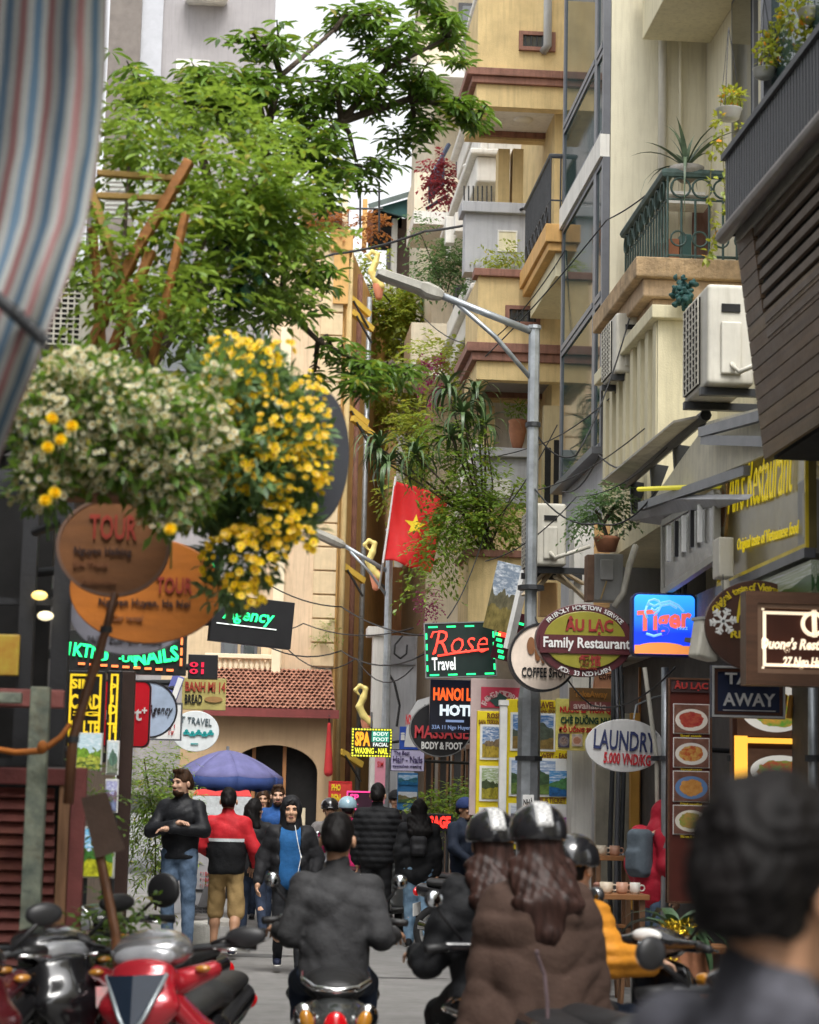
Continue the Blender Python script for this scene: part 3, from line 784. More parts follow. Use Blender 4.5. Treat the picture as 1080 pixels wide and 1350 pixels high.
fb = thing('cream_apartment_block', 'pale cream apartment block above the white balconies', 'building', (3.6, 38, 0))
MB().b2(at(575, 100, 39).x, 9, 39, 45, 0, 22).build('wall', M('pale_cream', (.70, .62, .47), .85, var=.08, streak=.4), fb, True)
for zz_ in (9.5, 12.4, 15.3, 18.2):
    x0 = at(548, 100, 37.5).x
    MB().b2(x0, 5, 37.2, 38.9, zz_, zz_+.25).build('balcony_slab', white, fb, True)
    MB().b2(x0, x0+.1, 37.2, 38.9, zz_+.25, zz_+1.0).b2(x0+.1, 5, 37.2, 37.3, zz_+.25, zz_+1.0).build('balcony_parapet', M('pale_cream', (0, 0, 0)), fb, True)
    for k in range(2):
        w_ = MB().b2(4.0+1.6*k-.2, 4.9+1.6*k-.2, 38.94, 39.02, zz_+.5, zz_+2.2).build('window', frameg, fb, True)
        MB().b2(4.07+1.6*k-.2, 4.83+1.6*k-.2, 38.92, 38.945, zz_+.57, zz_+2.13).build('pane', glassd, w_, True)
# dark blue balcony rail with the red creeper
bl = thing('blue_balcony_screen', 'dark blue slatted balcony screen beside the red creeper', 'screen', at(580, 250, 35))
for i in range(9):
    a, b_ = at(566+2.4*i, 268-3*i, 35+.02*i), at(566+2.4*i, 240-4*i, 35+.02*i)
    MB().tube([a, b_], .02, 5).build('slat', M('navy_paint', (.045, .06, .10), .6), bl, True)
MB().bar(at(563, 245, 35), at(592, 190, 35.3), .06).build('top_rail', MATS['navy_paint'], bl, True)
MB().bar(at(563, 275, 35), at(590, 258, 35.3), .06).build('bottom_rail', MATS['navy_paint'], bl, True)
# teal-roofed house
th_ = thing('teal_roofed_house', 'small house with teal metal roof and dark board wall at street end', 'building', at(530, 330, 46))
tealm = M('teal_metal', (.05, .16, .165), .5, .2, var=.2, bump=.1)
A = [at(486, 272, 45), at(575, 245, 45), at(575, 245, 50), at(486, 272, 50)]
MB().add(A, [(0, 1, 2, 3)]).build('roof', M('grey_teal_metal', (.22, .28, .28), .5, .2), th_, True, solid=.12)
MB().add([at(496, 275, 45.3), at(575, 252, 45.3), at(575, 288, 45.3), at(545, 290, 45.3)], [(0, 3, 2, 1)]).build('gable', tealm, th_, True, solid=.1)
pbox('wall', M('brown_boards', (.10, .065, .05), .7, var=.3), th_, 520, 288, 556, 405, 46, 3)
pbox('pillar', white, th_, 516, 288, 523, 420, 45.8, .3)
pbox('eave_soffit', interior, th_, 492, 275, 530, 300, 46, 2)
pbox('tin_side', M('rust_tin', (.30, .13, .08), .7, var=.35, streak=.4), th_, 482, 280, 492, 312, 46, .5)
# whitish house closing the view down the street
ch = thing('pale_corner_house', 'pale house closing the street end behind the flag', 'building', at(560, 700, 47))
pbox('wall', M('pale_wall', (.66, .63, .56), .85, var=.1, streak=.4), ch, 520, 380, 640, 1080, 48, 3)
pbox('wall', white, ch, 545, 385, 580, 452, 46.5, .4)
pbox('wall_base', greyw, ch, 545, 452, 582, 470, 46.4, .5)
for x0, y0, x1, y1 in ((528, 480, 542, 560), (580, 540, 606, 600), (560, 650, 590, 740), (600, 630, 625, 700), (535, 600, 552, 660), (530, 720, 560, 800)):
    window(ch, x0, y0, x1, y1, 48, fr=frameg)
pbox('door_panel', M('orange_wood_panel', (.42, .19, .07), .55, var=.25, vlen=(5, 5, .6)), ch, 517, 748, 548, 842, 45, .2)
pbox('blue_shutter', M('blue_shutter', (.05, .20, .42), .6), ch, 489, 650, 512, 740, 46, .2)
# white gate pillar with grey panel under the flag
gp = thing('gate_pillar', 'white gate pillar with grey panel and looping cable under the flag', 'pillar', at(515, 960, 34))
pbox('pillar', white, gp, 490, 832, 511, 1075, 33, .4, .01)
pbox('pillar_cap', white, gp, 485, 826, 513, 838, 32.95, .5, .01)
pbox('panel', greyw, gp, 511, 838, 548, 1075, 33.1, .2)
pbox('panel_top', M('dark_grey_panel', (.22, .22, .23), .8), gp, 511, 838, 548, 876, 33.05, .1)

# ================================================================ left: cream-peach house at the bend
pe = thing('peach_house', 'peach house at the bend with arched doorway, clay tile roof and quoined corner', 'building', at(380, 1150, 36))
Yp = 36.0
a, b, c, d = rect(352, 320, 444, 900, Yp)
MB().b2(a, b, Yp, Yp+6, 0, d).build('wall', peach, pe, True)
pc = at(444, 320, Yp)
# quoin blocks at the corner
zq = at(440, 880, Yp).z; k = 0
while zq < d-.3:
    MB().b2(b-.36, b+.04, Yp-.05, Yp+.2, zq+.012, zq+.41).build('quoin', M('ochre_cream', (.66, .52, .32), .8, var=.1, streak=.25), pe, True, bevel=.012)
    zq += .425; k += 1
pbox('pilaster', M('pale_peach', (.78, .68, .48), .8, var=.06), pe, 364, 430, 378, 880, Yp-.06, .1)
pbox('cornice', ochre, pe, 436, 302, 466, 330, Yp-.15, .5, .02); pbox('pier', ochre, pe, 440, 322, 460, 400, Yp-.1, .4)
pbox('roof_post', M('pale_peach', (0, 0, 0)), pe, 452, 240, 459, 302, Yp, .12); pbox('roof_post', ochre, pe, 478, 262, 484, 330, Yp+1.5, .12)
# receding ochre side wall along the bend, with yellow brackets and down pipes
side_d = Vector((1.55, 9.5, 0)).normalized()
s0 = Vector((b+.02, Yp+.1, 0))
MB().add([s0, s0+side_d*11, s0+side_d*11+Vector((0, 0, d+.2)), s0+Vector((0, 0, d+.2))], [(0, 1, 2, 3)]).build('side_wall', ochre, pe, True, solid=.1)
for t, c_ in ((.25, yellow), (1.3, brick_red), (2.4, steel)):
    q = s0+side_d*t*1.6+Vector((.08, -.05, 0))
    MB().tube([q+Vector((0, 0, 1)), q+Vector((0, 0, d))], .06, 8).build('down_pipe', c_, pe, True, smooth=True)
for px, py in ((466, 400), (470, 420), (463, 545), (470, 560), (458, 755), (455, 1000)):
    p = at(px, py, Yp+.6)
    MB().bar(p+Vector((-.08, 0, .12)), p+Vector((.32, .4, -.10)), .08, .11).build('bracket', M('yellow_ochre_paint', (.72, .47, .07), .7, var=.1), pe, True)
    MB().bar(p+Vector((0, 0, .05)), p+Vector((.3, .2, -.4)), .03).build('strut', iron, pe, True)
# lower wing: clay tile roof, peach wall with arch
zr0, zr1 = at(360, 936, Yp-2.2).z, at(360, 884, Yp-.1).z
xl, xr2 = at(270, 910, Yp-2).x, at(443, 930, Yp-2.2).x
tile = M('clay_tile', (.30, .115, .07), .8, var=.35, vs=14, bump=.3, dirt=.5, col2=(.42, .2, .13))
mb = MB(); nr, nc = 13, 26
for r_ in range(nr):
    for c_ in range(nc):
        x = xl+(xr2-xl)*(c_+.5*(r_ % 2))/nc; t0, t1 = r_/nr, (r_+1.25)/nr
        y0 = Yp-2.25+2.1*t0; z0 = zr0+(zr1-zr0)*t0; y1 = Yp-2.25+2.1*t1; z1 = zr0+(zr1-zr0)*t1
        wd = (xr2-xl)/nc*.46; mz = rnd.uniform(0, .015)
        mb.add([(x-wd, y0, z0+.03+mz), (x, y0, z0+.055+mz), (x+wd, y0, z0+.03+mz), (x-wd, y1, z1+.005), (x, y1, z1+.03), (x+wd, y1, z1+.005)], [(0, 1, 4, 3), (1, 2, 5, 4)])
o = mb.build('roof_tiles', tile, pe, True); o['kind'] = 'stuff'
MB().add([(xl, Yp-2.2, zr0), (xr2, Yp-2.2, zr0), (xr2, Yp-.1, zr1), (xl, Yp-.1, zr1)], [(0, 1, 2, 3)]).build('roof_deck', brick_red, pe, True, solid=.05)
MB().b2(xl, xr2+.05, Yp-2.3, Yp-2.2, zr0-.12, zr0+.02).build('gutter', M('maroon_paint', (.22, .045, .04), .6), pe, True)
# arch wall
pw = M('warm_peach_render', (.52, .36, .21), .85, var=.08, vs=2, streak=.2, bump=.12)
wx0, wx1, wz0_, wz1_ = rect(235, 936, 436, 1185, Yp-2)
ax0, ax1, az0, az1 = rect(300, 982, 417, 1185, Yp-2)
acx, arx = (ax0+ax1)/2, (ax1-ax0)/2; spring = az1-.45
arch = [(acx+arx*math.cos(R(180-180*i/24)), spring+.45*math.sin(R(180*i/24))) for i in range(25)]
MB().b2(wx0, ax0, Yp-2, Yp-1.8, 0, wz1_).b2(ax1, wx1, Yp-2, Yp-1.8, 0, wz1_).build('arch_wall', pw, pe, True)
mb = MB()
for i in range(24):
    (xa, za), (xb, zb_) = arch[i], arch[i+1]
    mb.add([(xa, Yp-2, za), (xb, Yp-2, zb_), (xb, Yp-2, wz1_), (xa, Yp-2, wz1_), (xa, Yp-1.8, za), (xb, Yp-1.8, zb_), (xb, Yp-1.8, wz1_), (xa, Yp-1.8, wz1_)], [(0, 1, 2, 3), (0, 4, 5, 1), (7, 6, 5, 4)])
mb.build('arch_head', pw, pe, True)
MB().b2(ax0-.1, ax1+.1, Yp-1.7, Yp-1.65, 0, az1+.05).build('doorway', interior, pe, True)
for q in (-.45, .25): MB().b2(acx+q*arx-.03, acx+q*arx+.03, Yp-1.79, Yp-1.71, 0, az1).build('door_mullion', M('orange_wood_panel', (0, 0, 0)), pe, True)
MB().b2(acx+.15, acx+.55, Yp-1.75, Yp-1.72, 0, 1.5).build('door_panel', M('pale_peach', (0, 0, 0)), pe, True)
# upper wing with balustrade and dark windows
a, b, c, d2 = rect(215, 760, 365, 900, Yp+.4)
MB().b2(a, b, Yp+.4, Yp+2, c, d2).build('wing_wall', M('wing_render', (.60, .46, .29), .85, var=.1, streak=.3), pe, True)
for x0 in (292, 318, 344):
    window(pe, x0, 800, x0+22, 868, Yp+.4, fr=frameg)
pbox('balustrade_rail', pale := MATS['pale_peach'], pe, 270, 862, 366, 868, Yp-.3, .2, .01); pbox('balustrade_base', pale, pe, 270, 888, 366, 900, Yp-.3, .25, .01)
prof = [(.035, 0), (.05, .04), (.03, .1), (.07, .22), (.03, .32), (.045, .36)]
zb_ = at(320, 889, Yp-.2).z; zh = at(320, 867, Yp-.2).z-zb_
for i in range(13):
    x = at(276+7*i, 880, Yp-.2).x
    MB().lathe([(r_*.75, h_/.36*zh) for r_, h_ in prof], (x, Yp-.2, zb_), 10).build('baluster', pale, pe, True, smooth=True)
pbox('balustrade_post', pale, pe, 358, 840, 370, 900, Yp-.32, .3, .01)
# roof terrace railing on top of the peach house
rt = thing('terrace_railing', 'thin iron railing round the flowering roof terrace of the peach house', 'railing', at(420, 300, Yp))
for py in (252, 275):
    MB().tube([at(395, py, Yp+.3), at(505, py, Yp+.3)], .02, 6).build('rail', iron, rt, True)
for px in (400, 433, 475, 500):
    MB().tube([at(px, 240, Yp+.3), at(px, 305, Yp+.3)], .022, 6).build('post', iron, rt, True)
pbox('terrace_wall', M('dark_roof_edge', (.16, .12, .1), .8), pe, 400, 276, 460, 300, Yp+.35, .3)
# tall mauve-grey building behind
gt = thing('grey_tower_house', 'tall mauve grey rendered building rising behind the tree', 'building', (-2, 44, 0))
Yt = 44
pbox('wall', grey2, gt, 200, -260, 351, 1050, Yt, 6)
pbox('column', M('dark_column', (.16, .14, .125), .85, var=.15), gt, 128, -260, 171, 1050, Yt-.2, 4)
pbox('column', M('light_column', (.40, .41, .44), .8, var=.08), gt, 171, -260, 200, 1050, Yt-.1, 4)
pbox('balcony_slab', white, gt, 232, 78, 276, 95, Yt-.8, .9, .02)
p = at(272, -3, Yt-.2)
MB().lathe([(.45, -.1), (.5, 0), (.35, .15)], p, 24).build('round_lamp', M('opal_glass', (0, 0, 0)), gt, True, smooth=True)
for x0, y0 in ((215, 300), (280, 300), (215, 430), (280, 430), (215, 160), (300, 120)):
    window(gt, x0, y0, x0+40, y0+60, Yt, fr=frameg)
# left terrace of shop houses along the pavement (mostly hidden by foliage)
ls = thing('shop_house', 'dark grey shop house wall behind the tree and hanging flowers', 'building', (-1.75, 15, 0))
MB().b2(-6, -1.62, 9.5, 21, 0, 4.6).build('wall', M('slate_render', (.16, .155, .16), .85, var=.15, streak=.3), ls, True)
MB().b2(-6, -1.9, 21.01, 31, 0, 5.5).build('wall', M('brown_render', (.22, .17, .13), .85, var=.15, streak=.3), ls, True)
MB().b2(-6, -1.75, 9.6, 21, 4.6, 9.5).build('upper_wall', grey2, ls, True)
for i, y in enumerate((11, 13.5, 16, 18.5)):
    w_ = MB().b2(-1.76, -1.70, y, y+1.1, 5.6, 7.4).build('window', frameg, ls, True)
    MB().b2(-1.705, -1.69, y+.08, y+1.02, 5.7, 7.3).build('pane', glassd, w_, True)
# shop-level walls on the right, from the glass house to the bend
sr = thing('shop_row', 'row of dark shop fronts behind the travel panels', 'building', (4, 27, 0))
MB().b2(3.5, 8, 23.3, 27.6, 0, 3.2).build('wall', M('shop_beige', (.46, .38, .27), .85, var=.15, streak=.3), sr, True)
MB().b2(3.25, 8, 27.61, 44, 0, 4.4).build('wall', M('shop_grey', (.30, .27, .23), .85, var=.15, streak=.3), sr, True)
for y in (23.8, 25.6, 28.2, 30.2, 32.4, 35):
    x = 3.5 if y < 27 else 3.25
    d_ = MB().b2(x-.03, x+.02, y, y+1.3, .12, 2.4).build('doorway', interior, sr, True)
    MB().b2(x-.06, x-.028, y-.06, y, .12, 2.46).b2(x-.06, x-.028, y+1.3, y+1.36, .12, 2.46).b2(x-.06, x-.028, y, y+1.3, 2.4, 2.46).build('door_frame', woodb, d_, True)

# the lane goes on behind the camera between house fronts (out of frame, they shade the foreground)
struct('house_front', MB().b2(-6, -1.7, -16, 9.4, 0, 6.8), M('slate_render', (0, 0, 0)))
struct('house_front', MB().b2(3.5, 9, -16, 6.3, 0, 8.0), beige)
# ================================================================ SIGNS
black = flat('black_paint', (.012, .012, .014), .4); whitep = flat('white_paint', (.78, .78, .76), .4)
redp = flat('red_paint', (.55, .02, .025), .4); yellowp = flat('yellow_paint', (.80, .60, .02), .45); navy = flat('navy_vinyl', (.012, .02, .06), .4)
maroon = flat('maroon_vinyl', (.09, .018, .022), .4); brownp = flat('brown_board', (.075, .028, .016), .45, var=.2)
class Sign:
    def __init__(s, name, label, cat, x0, y0, x1, y1, Y, rz=0, tilt=(0, 0), group=None):
        s.cx, s.cy, s.Y = (x0+x1)/2, (y0+y1)/2, Y
        a, b, c, d = rect(x0, y0, x1, y1, Y); s.w, s.h = b-a, d-c; s.k = s.w/(x1-x0)
        s.c = at(s.cx, s.cy, Y)
        s.e = thing(name, label, cat, s.c, rz, group, tilt)
    def X(s, px): return (px-s.cx)*s.k
    def Z(s, py): return (s.cy-py)*s.k
    def board(s, mat, th=.08, shape='rect', name='board', r=.03, inset=0, y=0):
        w_, h_ = s.w-2*inset, s.h-2*inset
        poly = oval(w_/2, h_/2, 48) if shape == 'oval' else rrect(w_, h_, r) if shape == 'round' else frame4(w_, h_)
        return MB().prism(poly, y, y+th).build(name, mat, s.e, bevel=.004)
    def frame(s, mat, t=.03, shape='rect', y=-.03, d=.05, name='frame', inset=0, r=.03):
        w_, h_ = s.w-2*inset, s.h-2*inset
        f = (lambda a, b: oval(a/2, b/2, 48)) if shape == 'oval' else (lambda a, b: rrect(a, b, r)) if shape == 'round' else frame4
        return MB().ring(f(w_, h_), f(w_-2*t, h_-2*t), y, y+d).build(name, mat, s.e)
    def panel(s, mat, x0, y0, x1, y1, y=-.006, th=.006, name='panel'):
        return MB().b2(s.X(x0), s.X(x1), y-th, y, s.Z(y1), s.Z(y0)).build(name, mat, s.e)
    def text(s, t, x0, y0, x1, y1, mat, y=-.004, bold=.012, shear=0, th=.008, **k):
        return txt(s.e, t, s.X((x0+x1)/2), s.Z((y0+y1)/2), (x1-x0)*s.k, (y1-y0)*s.k, mat, y, bold, shear, th, **k)
    def oval(s, mat, cx, cy, rx, ry, y=-.006, th=.006, name='panel', n=32):
        return MB().prism(oval(rx*s.k, ry*s.k, n, s.X(cx), s.Z(cy)), y-th, y).build(name, mat, s.e)
    def stroke(s, pts, r, mat, y=-.02, name='neon_tube', n=6):
        return MB().tube([(s.X(a), y, s.Z(b)) for a, b in pts], r, n).build(name, mat, s.e, smooth=True)
    def arm(s, pts, r=.02, mat=None, name='bracket'):
        return MB().tube(pts, r, 8).build(name, mat or iron, s.e, world=True)

# ---- coffee shop disc
s = Sign('round_sign', 'round cream COFFEE SHOP sign with coffee bean on the lamp post', 'sign', 671, 821, 761, 912, 17.5)
s.board(flat('cream_vinyl', (.78, .66, .55), .4), .1, 'oval', 'face', inset=.012); s.frame(black, .02, 'oval', -.01, .12)
bean = flat('bean_brown', (.22, .09, .03))
for cx, cy, rx, ry in ((700, 852, 5.5, 11.5), (709, 861, 4, 11), (716, 866, 3, 9)):
    s.oval(bean, cx, cy, rx, ry)
s.text('COFFEE SHOP', 688, 880, 748, 893, black, bold=.02)
s.arm([(s.c.x-.02, 17.62, s.c.z), (2.5, 18, s.c.z)])
# ---- Au Lac oval
s = Sign('oval_sign', 'maroon rimmed olive oval sign of the family restaurant beside the coffee sign', 'sign', 707, 796, 835, 892, 17.1)
olive = flat('olive_vinyl', (.27, .245, .03), .35)
s.board(maroon, .12, 'oval', 'rim_board'); s.board(olive, .02, 'oval', 'face', inset=.065, y=-.016)
s.panel(maroon, 711, 838, 831, 862, y=-.016, th=.012, name='band')
s.text('ÂU LẠC', 745, 813, 808, 837, flat('sign_red', (.28, .02, .015)), y=-.016, bold=.04)
s.text('Family Restaurant', 716, 841, 830, 859, whitep, y=-.028, bold=.02)
s.text('餐馆', 763, 863, 792, 878, MATS['sign_red'], y=-.016, bold=.02)
s.text('Est. 1996', 765, 879, 787, 883, MATS['sign_red'], y=-.016, bold=0)
arc_txt(s.e, 'FRIENDLY HOMETOWN SERVICE', 0, 0, s.w*.462, s.h*.452, 147, 33, .038, whitep, y=-.004)
arc_txt(s.e, 'ADD: 33 NGO HUYEN', 0, 0, s.w*.462, s.h*.462, 236, 304, .04, whitep, y=-.004)
s.arm([s.c+Vector((.1, .12, .12)), (s.c.x+.3, 17.6, s.c.z+.2), (3.76, 18.5, s.c.z+.2)], .025)
# ---- blue light box
def tiger_blue():
    m = bpy.data.materials.new('blue_lightbox'); m.use_nodes = True; t = m.node_tree; b = t.nodes['Principled BSDF']
    tc = t.nodes.new('ShaderNodeTexCoord').outputs['Generated']; sp = t.nodes.new('ShaderNodeSeparateXYZ'); t.links.new(tc, sp.inputs[0])
    c = mix(t, ramp(t, sp.outputs[2], .35, 1.0), (.004, .03, .62), (.03, .30, .85))
    t.links.new(c, b.inputs['Base Color']); t.links.new(c, b.inputs['Emission Color']); b.inputs['Emission Strength'].default_value = .75
    return m
s = Sign('light_box_sign', 'glowing blue beer light box with orange base line and red script', 'sign', 834, 782, 918, 865, 16.0, rz=R(-3))
s.board(flat('box_edge_blue', (.01, .02, .12)), .16, 'round', 'casing', .05); s.board(tiger_blue(), .012, 'round', 'face', .04, inset=.015, y=-.012)
s.panel(glow('light_orange', (.95, .33, .08), .55), 837, 851, 915, 862, y=-.012)
s.oval(MATS['light_orange'], 872, 853, 30, 6, y=-.012, th=.005)
coral = glow('light_coral', (.95, .16, .12), .6); pale_blue = glow('light_pale_blue', (.25, .62, .95), .6)
s.text('Tiger', 841, 803, 912, 838, coral, y=-.018, bold=.035, shear=.12, rot=R(6))
for pts in (([(853, 800), (856, 793), (862, 791), (868, 793), (871, 799), (868, 806), (862, 811)]), ([(856, 797), (862, 800), (868, 797)]), ([(858, 803), (863, 806), (868, 802)]), ([(853, 800), (850, 808), (853, 816)]),
            ([(870, 796), (882, 793), (893, 798), (901, 806)]), ([(872, 799), (883, 797), (892, 802)]), ([(852, 836), (862, 839), (872, 836)])):
    s.stroke(pts, .011, pale_blue, -.02, 'emblem_stroke')
s.text('1932', 892, 826, 906, 830, pale_blue, y=-.018)
s.arm([s.c+Vector((.2, .17, 0)), s.c+Vector((.5, .6, 0)), (3.76, 17.2, s.c.z)], .03)
# ---- laundry oval
s = Sign('oval_sign', 'grey white LAUNDRY oval sign with price in red hanging by a hook', 'sign', 772, 948, 875, 1018, 17.0)
s.board(flat('grey_white_vinyl', (.58, .58, .57), .5, streak=.2), .04, 'oval', 'face')
s.text('LAUNDRY', 783, 964, 865, 990, flat('navy_letter', (.02, .03, .11)), bold=.015, rot=R(-3))
s.text('5.000 VND/KG', 796, 993, 858, 1008, flat('red_letter', (.50, .02, .03)), bold=.03, rot=R(-3))
s.arm([s.c+Vector((.08, .02, s.h/2)), s.c+Vector((.1, .02, s.h/2+.12)), s.c+Vector((.3, .3, s.h/2+.2)), (3.76, 17.5, s.c.z+.5)], .008, steel, 'hook')
# ---- take away board
s = Sign('wall_sign', 'navy TAKE AWAY board with pale border below the framed restaurant sign', 'sign', 938, 878, 1036, 947, 13.4)
s.board(navy, .05); s.frame(flat('pale_border', (.5, .5, .5)), .014, inset=.004, y=-.01, d=.02); s.frame(brownp, .02, inset=.022, y=-.006, d=.02)
lt = flat('pale_letter', (.62, .62, .62)); s.text('TAKE', 956, 888, 1018, 903, lt, bold=.02); s.text('AWAY', 953, 914, 1022, 931, lt, bold=.02)
s.panel(lt, 953, 936, 1022, 937)
s.arm([s.c+Vector((.1, .05, .1)), (3.76, 14, s.c.z+.1)], .02)
# ---- framed brown sign, nearest
s = Sign('framed_sign', 'brown framed restaurant sign with glowing cream script and corner lines', 'sign', 981, 782, 1140, 905, 11.0)
wfr = M('sign_frame_wood', (.10, .045, .022), .45, var=.3, bump=.1, vlen=(1, 6, 6))
s.board(flat('dark_brown_face', (.07, .018, .008), .35), .06, inset=.02); s.frame(wfr, .065, y=-.05, d=.13); s.frame(flat('tan_bead', (.26, .15, .09)), .025, inset=.065, y=-.035, d=.05)
crm = glow('cream_light', (.95, .80, .58), .85)
s.frame(crm, .016, inset=.105, y=-.012, d=.012, name='border_line')
for px, py in ((1003, 803), (1003, 884)): s.panel(crm, px-4, py-4, px+4, py+4, y=-.012, th=.006, name='corner_ornament')
s.text("Duong's Restaurant", 1002, 842, 1118, 861, crm, bold=.03, shear=.25); s.text('27 Ngo Huyen', 1031, 866, 1098, 882, crm, bold=.03, shear=.25)
s.stroke([(1072+14*math.cos(R(a)), 823+14*math.sin(R(a))) for a in range(40, 330, 15)], .012, crm, -.01, 'emblem_ring'); s.stroke([(1073, 805), (1074, 840)], .014, crm, -.01, 'emblem_stroke'); s.stroke([(1073, 807), (1084, 814), (1085, 830), (1074, 838)], .01, crm, -.01, 'emblem_stroke')
s.arm([s.c+Vector((0, .07, .1)), s.c+Vector((.1, 1.0, .1)), (3.76, 12.2, s.c.z+.1)], .03)
# ---- Ans restaurant board on the house front
zc = (at(962, 600, 14.6).z+at(962, 770, 14.6).z)/2
e = thing('shop_fascia_sign', 'brown glass restaurant board with yellow script under the plank bay', 'sign', (3.42, 13.45, zc), R(-90))
mir = M('brown_mirror', (.20, .16, .06), .3, .2, var=.3, vs=2, bump=.02, bs=5)
MB().b2(-1.2, 1.2, 0, .05, -.5, .46).build('board', mir, e)
MB().ring(frame4(2.4, .96, 0, -.02), frame4(2.34, .90, 0, -.02), -.02, .0).build('border', yellowp, e)
yl = glow('yellow_neon', (.75, .58, .01), .35)
txt(e, "An's Restaurant", .05, .14, 1.75, .40, yl, -.02, -.012, .3, rot=R(-3)); txt(e, 'Original taste of Vietnamese food', .25, -.32, 1.6, .11, yl, -.02, .0, .2, rot=R(-3))
MB().prism(oval(.10, .26, 24, -1.0, .08), -.02, 0).build('dish_picture', dish('dish_oval', (.5, .3, .1), (.7, .6, .4), (.5, .1, .03), (.6, .35, .1)), e)
MB().b2(-1.2, 1.2, -.03, .04, -.56, -.5).build('bottom_bar', frameg, e)
e2 = thing('shop_fascia_sign', 'green and white printed strip with yellow edge below the brown glass board', 'sign', (3.42, 13.4, zc-.72), R(-90))
MB().b2(-1.0, 1.2, 0, .05, -.13, .14).build('board', landscape('green_strip', (.35, .42, .25), (.06, .18, .05), (.3, .34, .2), 4), e2)
MB().b2(-1.0, 1.2, -.012, .052, -.18, -.13).build('edge', yellowp, e2)
# ---- round arch sign behind
s = Sign('arched_sign', 'brown arched sign with yellow curved letters behind the framed sign', 'sign', 930, 765, 1070, 885, 13.0)
s.board(brownp, .05, 'oval', 'face')
arc_txt(s.e, 'Original taste of Vietnamese food', 0, 0, s.w*.44, s.h*.43, 158, 32, .05, yellowp, y=-.004, bold=.02)
s.text('RES', 963, 832, 990, 842, yellowp, bold=.03); s.text('A', 970, 785, 984, 822, yellowp, bold=.03)
s.arm([s.c+Vector((.1, .05, .2)), (3.76, 13.6, s.c.z+.2)], .02)
s = Sign('snowflake_decoration', 'white foam snowflake hung beside the blue light box', 'decoration', 935, 800, 972, 838, 12.8)
for i in range(6):
    a = R(60*i+8); r_ = .085; ca, sa = math.cos(a), math.sin(a)
    mb = MB().bar((0, 0, 0), (r_*ca, 0, r_*sa), .022, .014)
    for q, l in ((.55, .03), (.82, .024)):
        for sg in (-1, 1):
            b = a+sg*R(55); mb.bar((r_*q*ca, 0, r_*q*sa), (r_*q*ca+l*math.cos(b), 0, r_*q*sa+l*math.sin(b)), .015, .012)
    mb.build('snowflake_arm', whitep, s.e)
s.arm([s.c+Vector((0, 0, .08)), s.c+Vector((0, 0, .3))], .003, iron, 'thread')
# ---- tilted beige flood light box
s = Sign('floodlight_box', 'beige metal box tilted below the snowflake', 'box', 909, 814, 952, 874, 13.1, rz=R(20), tilt=(0, R(10)))
SD(.01).bx((0, 0, 0), (.085, .06, .13), .02).build('casing', plast, s.e, .01); MB().b2(-.09, .09, -.068, .068, .115, .135).build('lid', plastg, s.e)
MB().bar((0, .05, 0), (.1, .4, .05), .03).build('bracket', iron, s.e)
# ---- food menus
s = Sign('menu_board', 'tall brown menu board with four food photographs', 'menu', 880, 893, 938, 1190, 15.0)
s.board(flat('menu_brown', (.10, .022, .015), .35), .06); s.frame(wfr, .014, y=-.02, d=.06)
s.panel(flat('menu_head', (.045, .02, .02)), 884, 896, 936, 915); s.text('ÂU LẠC', 888, 900, 933, 913, flat('menu_red', (.42, .03, .025)), y=-.012, bold=.03)
fo = [((.75, .68, .6), (.35, .02, .03), (.5, .12, .06)), ((.7, .66, .6), (.45, .06, .02), (.6, .4, .1)), ((.12, .22, .42), (.6, .3, .08), (.5, .2, .04)), ((.75, .7, .6), (.2, .3, .05), (.55, .3, .08))]
for i, (y0, y1) in enumerate(((931, 968), (975, 1012), (1018, 1056), (1062, 1098))):
    s.panel(whitep, 887, y0-1, 935, y1+1, name='photo_border'); s.panel(dish('dish_%d' % i, (.22, .10, .07), *fo[i], i+1), 888, y0, 934, y1, y=-.012, name='food_photo')
    s.text(('Beef steak', 'Spaghetti', 'Fried noodles', 'Salad')[i], 897, y1+2, 925, y1+5, yellowp, bold=.01)
s.arm([s.c+Vector((.15, .06, .3)), (3.76, 15.4, s.c.z+.3)], .02)
s = Sign('food_light_panel', 'backlit yellow framed panel with spring roll photographs behind the round head', 'panel', 966, 888, 1076, 1120, 13.9)
s.board(brownp, .06); s.panel(dish('rolls', (.10, .05, .03), (.75, .72, .65), (.12, .3, .04), (.65, .32, .06), 7, .25), 972, 893, 1072, 972, name='food_photo')
s.panel(dish('noodles', (.10, .05, .03), (.75, .72, .65), (.5, .06, .03), (.15, .35, .05), 9, .25), 986, 988, 1072, 1040, name='food_photo')
for k in range(3):
    MB().tube([(s.X(1030+9*k), -.03, s.Z(948)), (s.X(1034+9*k), -.03, s.Z(918))], .02, 8).build('spring_roll', flat('fried_gold', (.55, .27, .05)), s.e, smooth=True)
yo = glow('warm_light', (1.0, .50, .06), 1.1)
s.panel(yo, 968, 972, 985, 1110, y=-.012, name='light_strip'); s.panel(yo, 985, 974, 1074, 981, y=-.012, name='light_strip')
s.arm([s.c+Vector((.2, .06, .3)), (3.76, 14.3, s.c.z+.3)], .02)
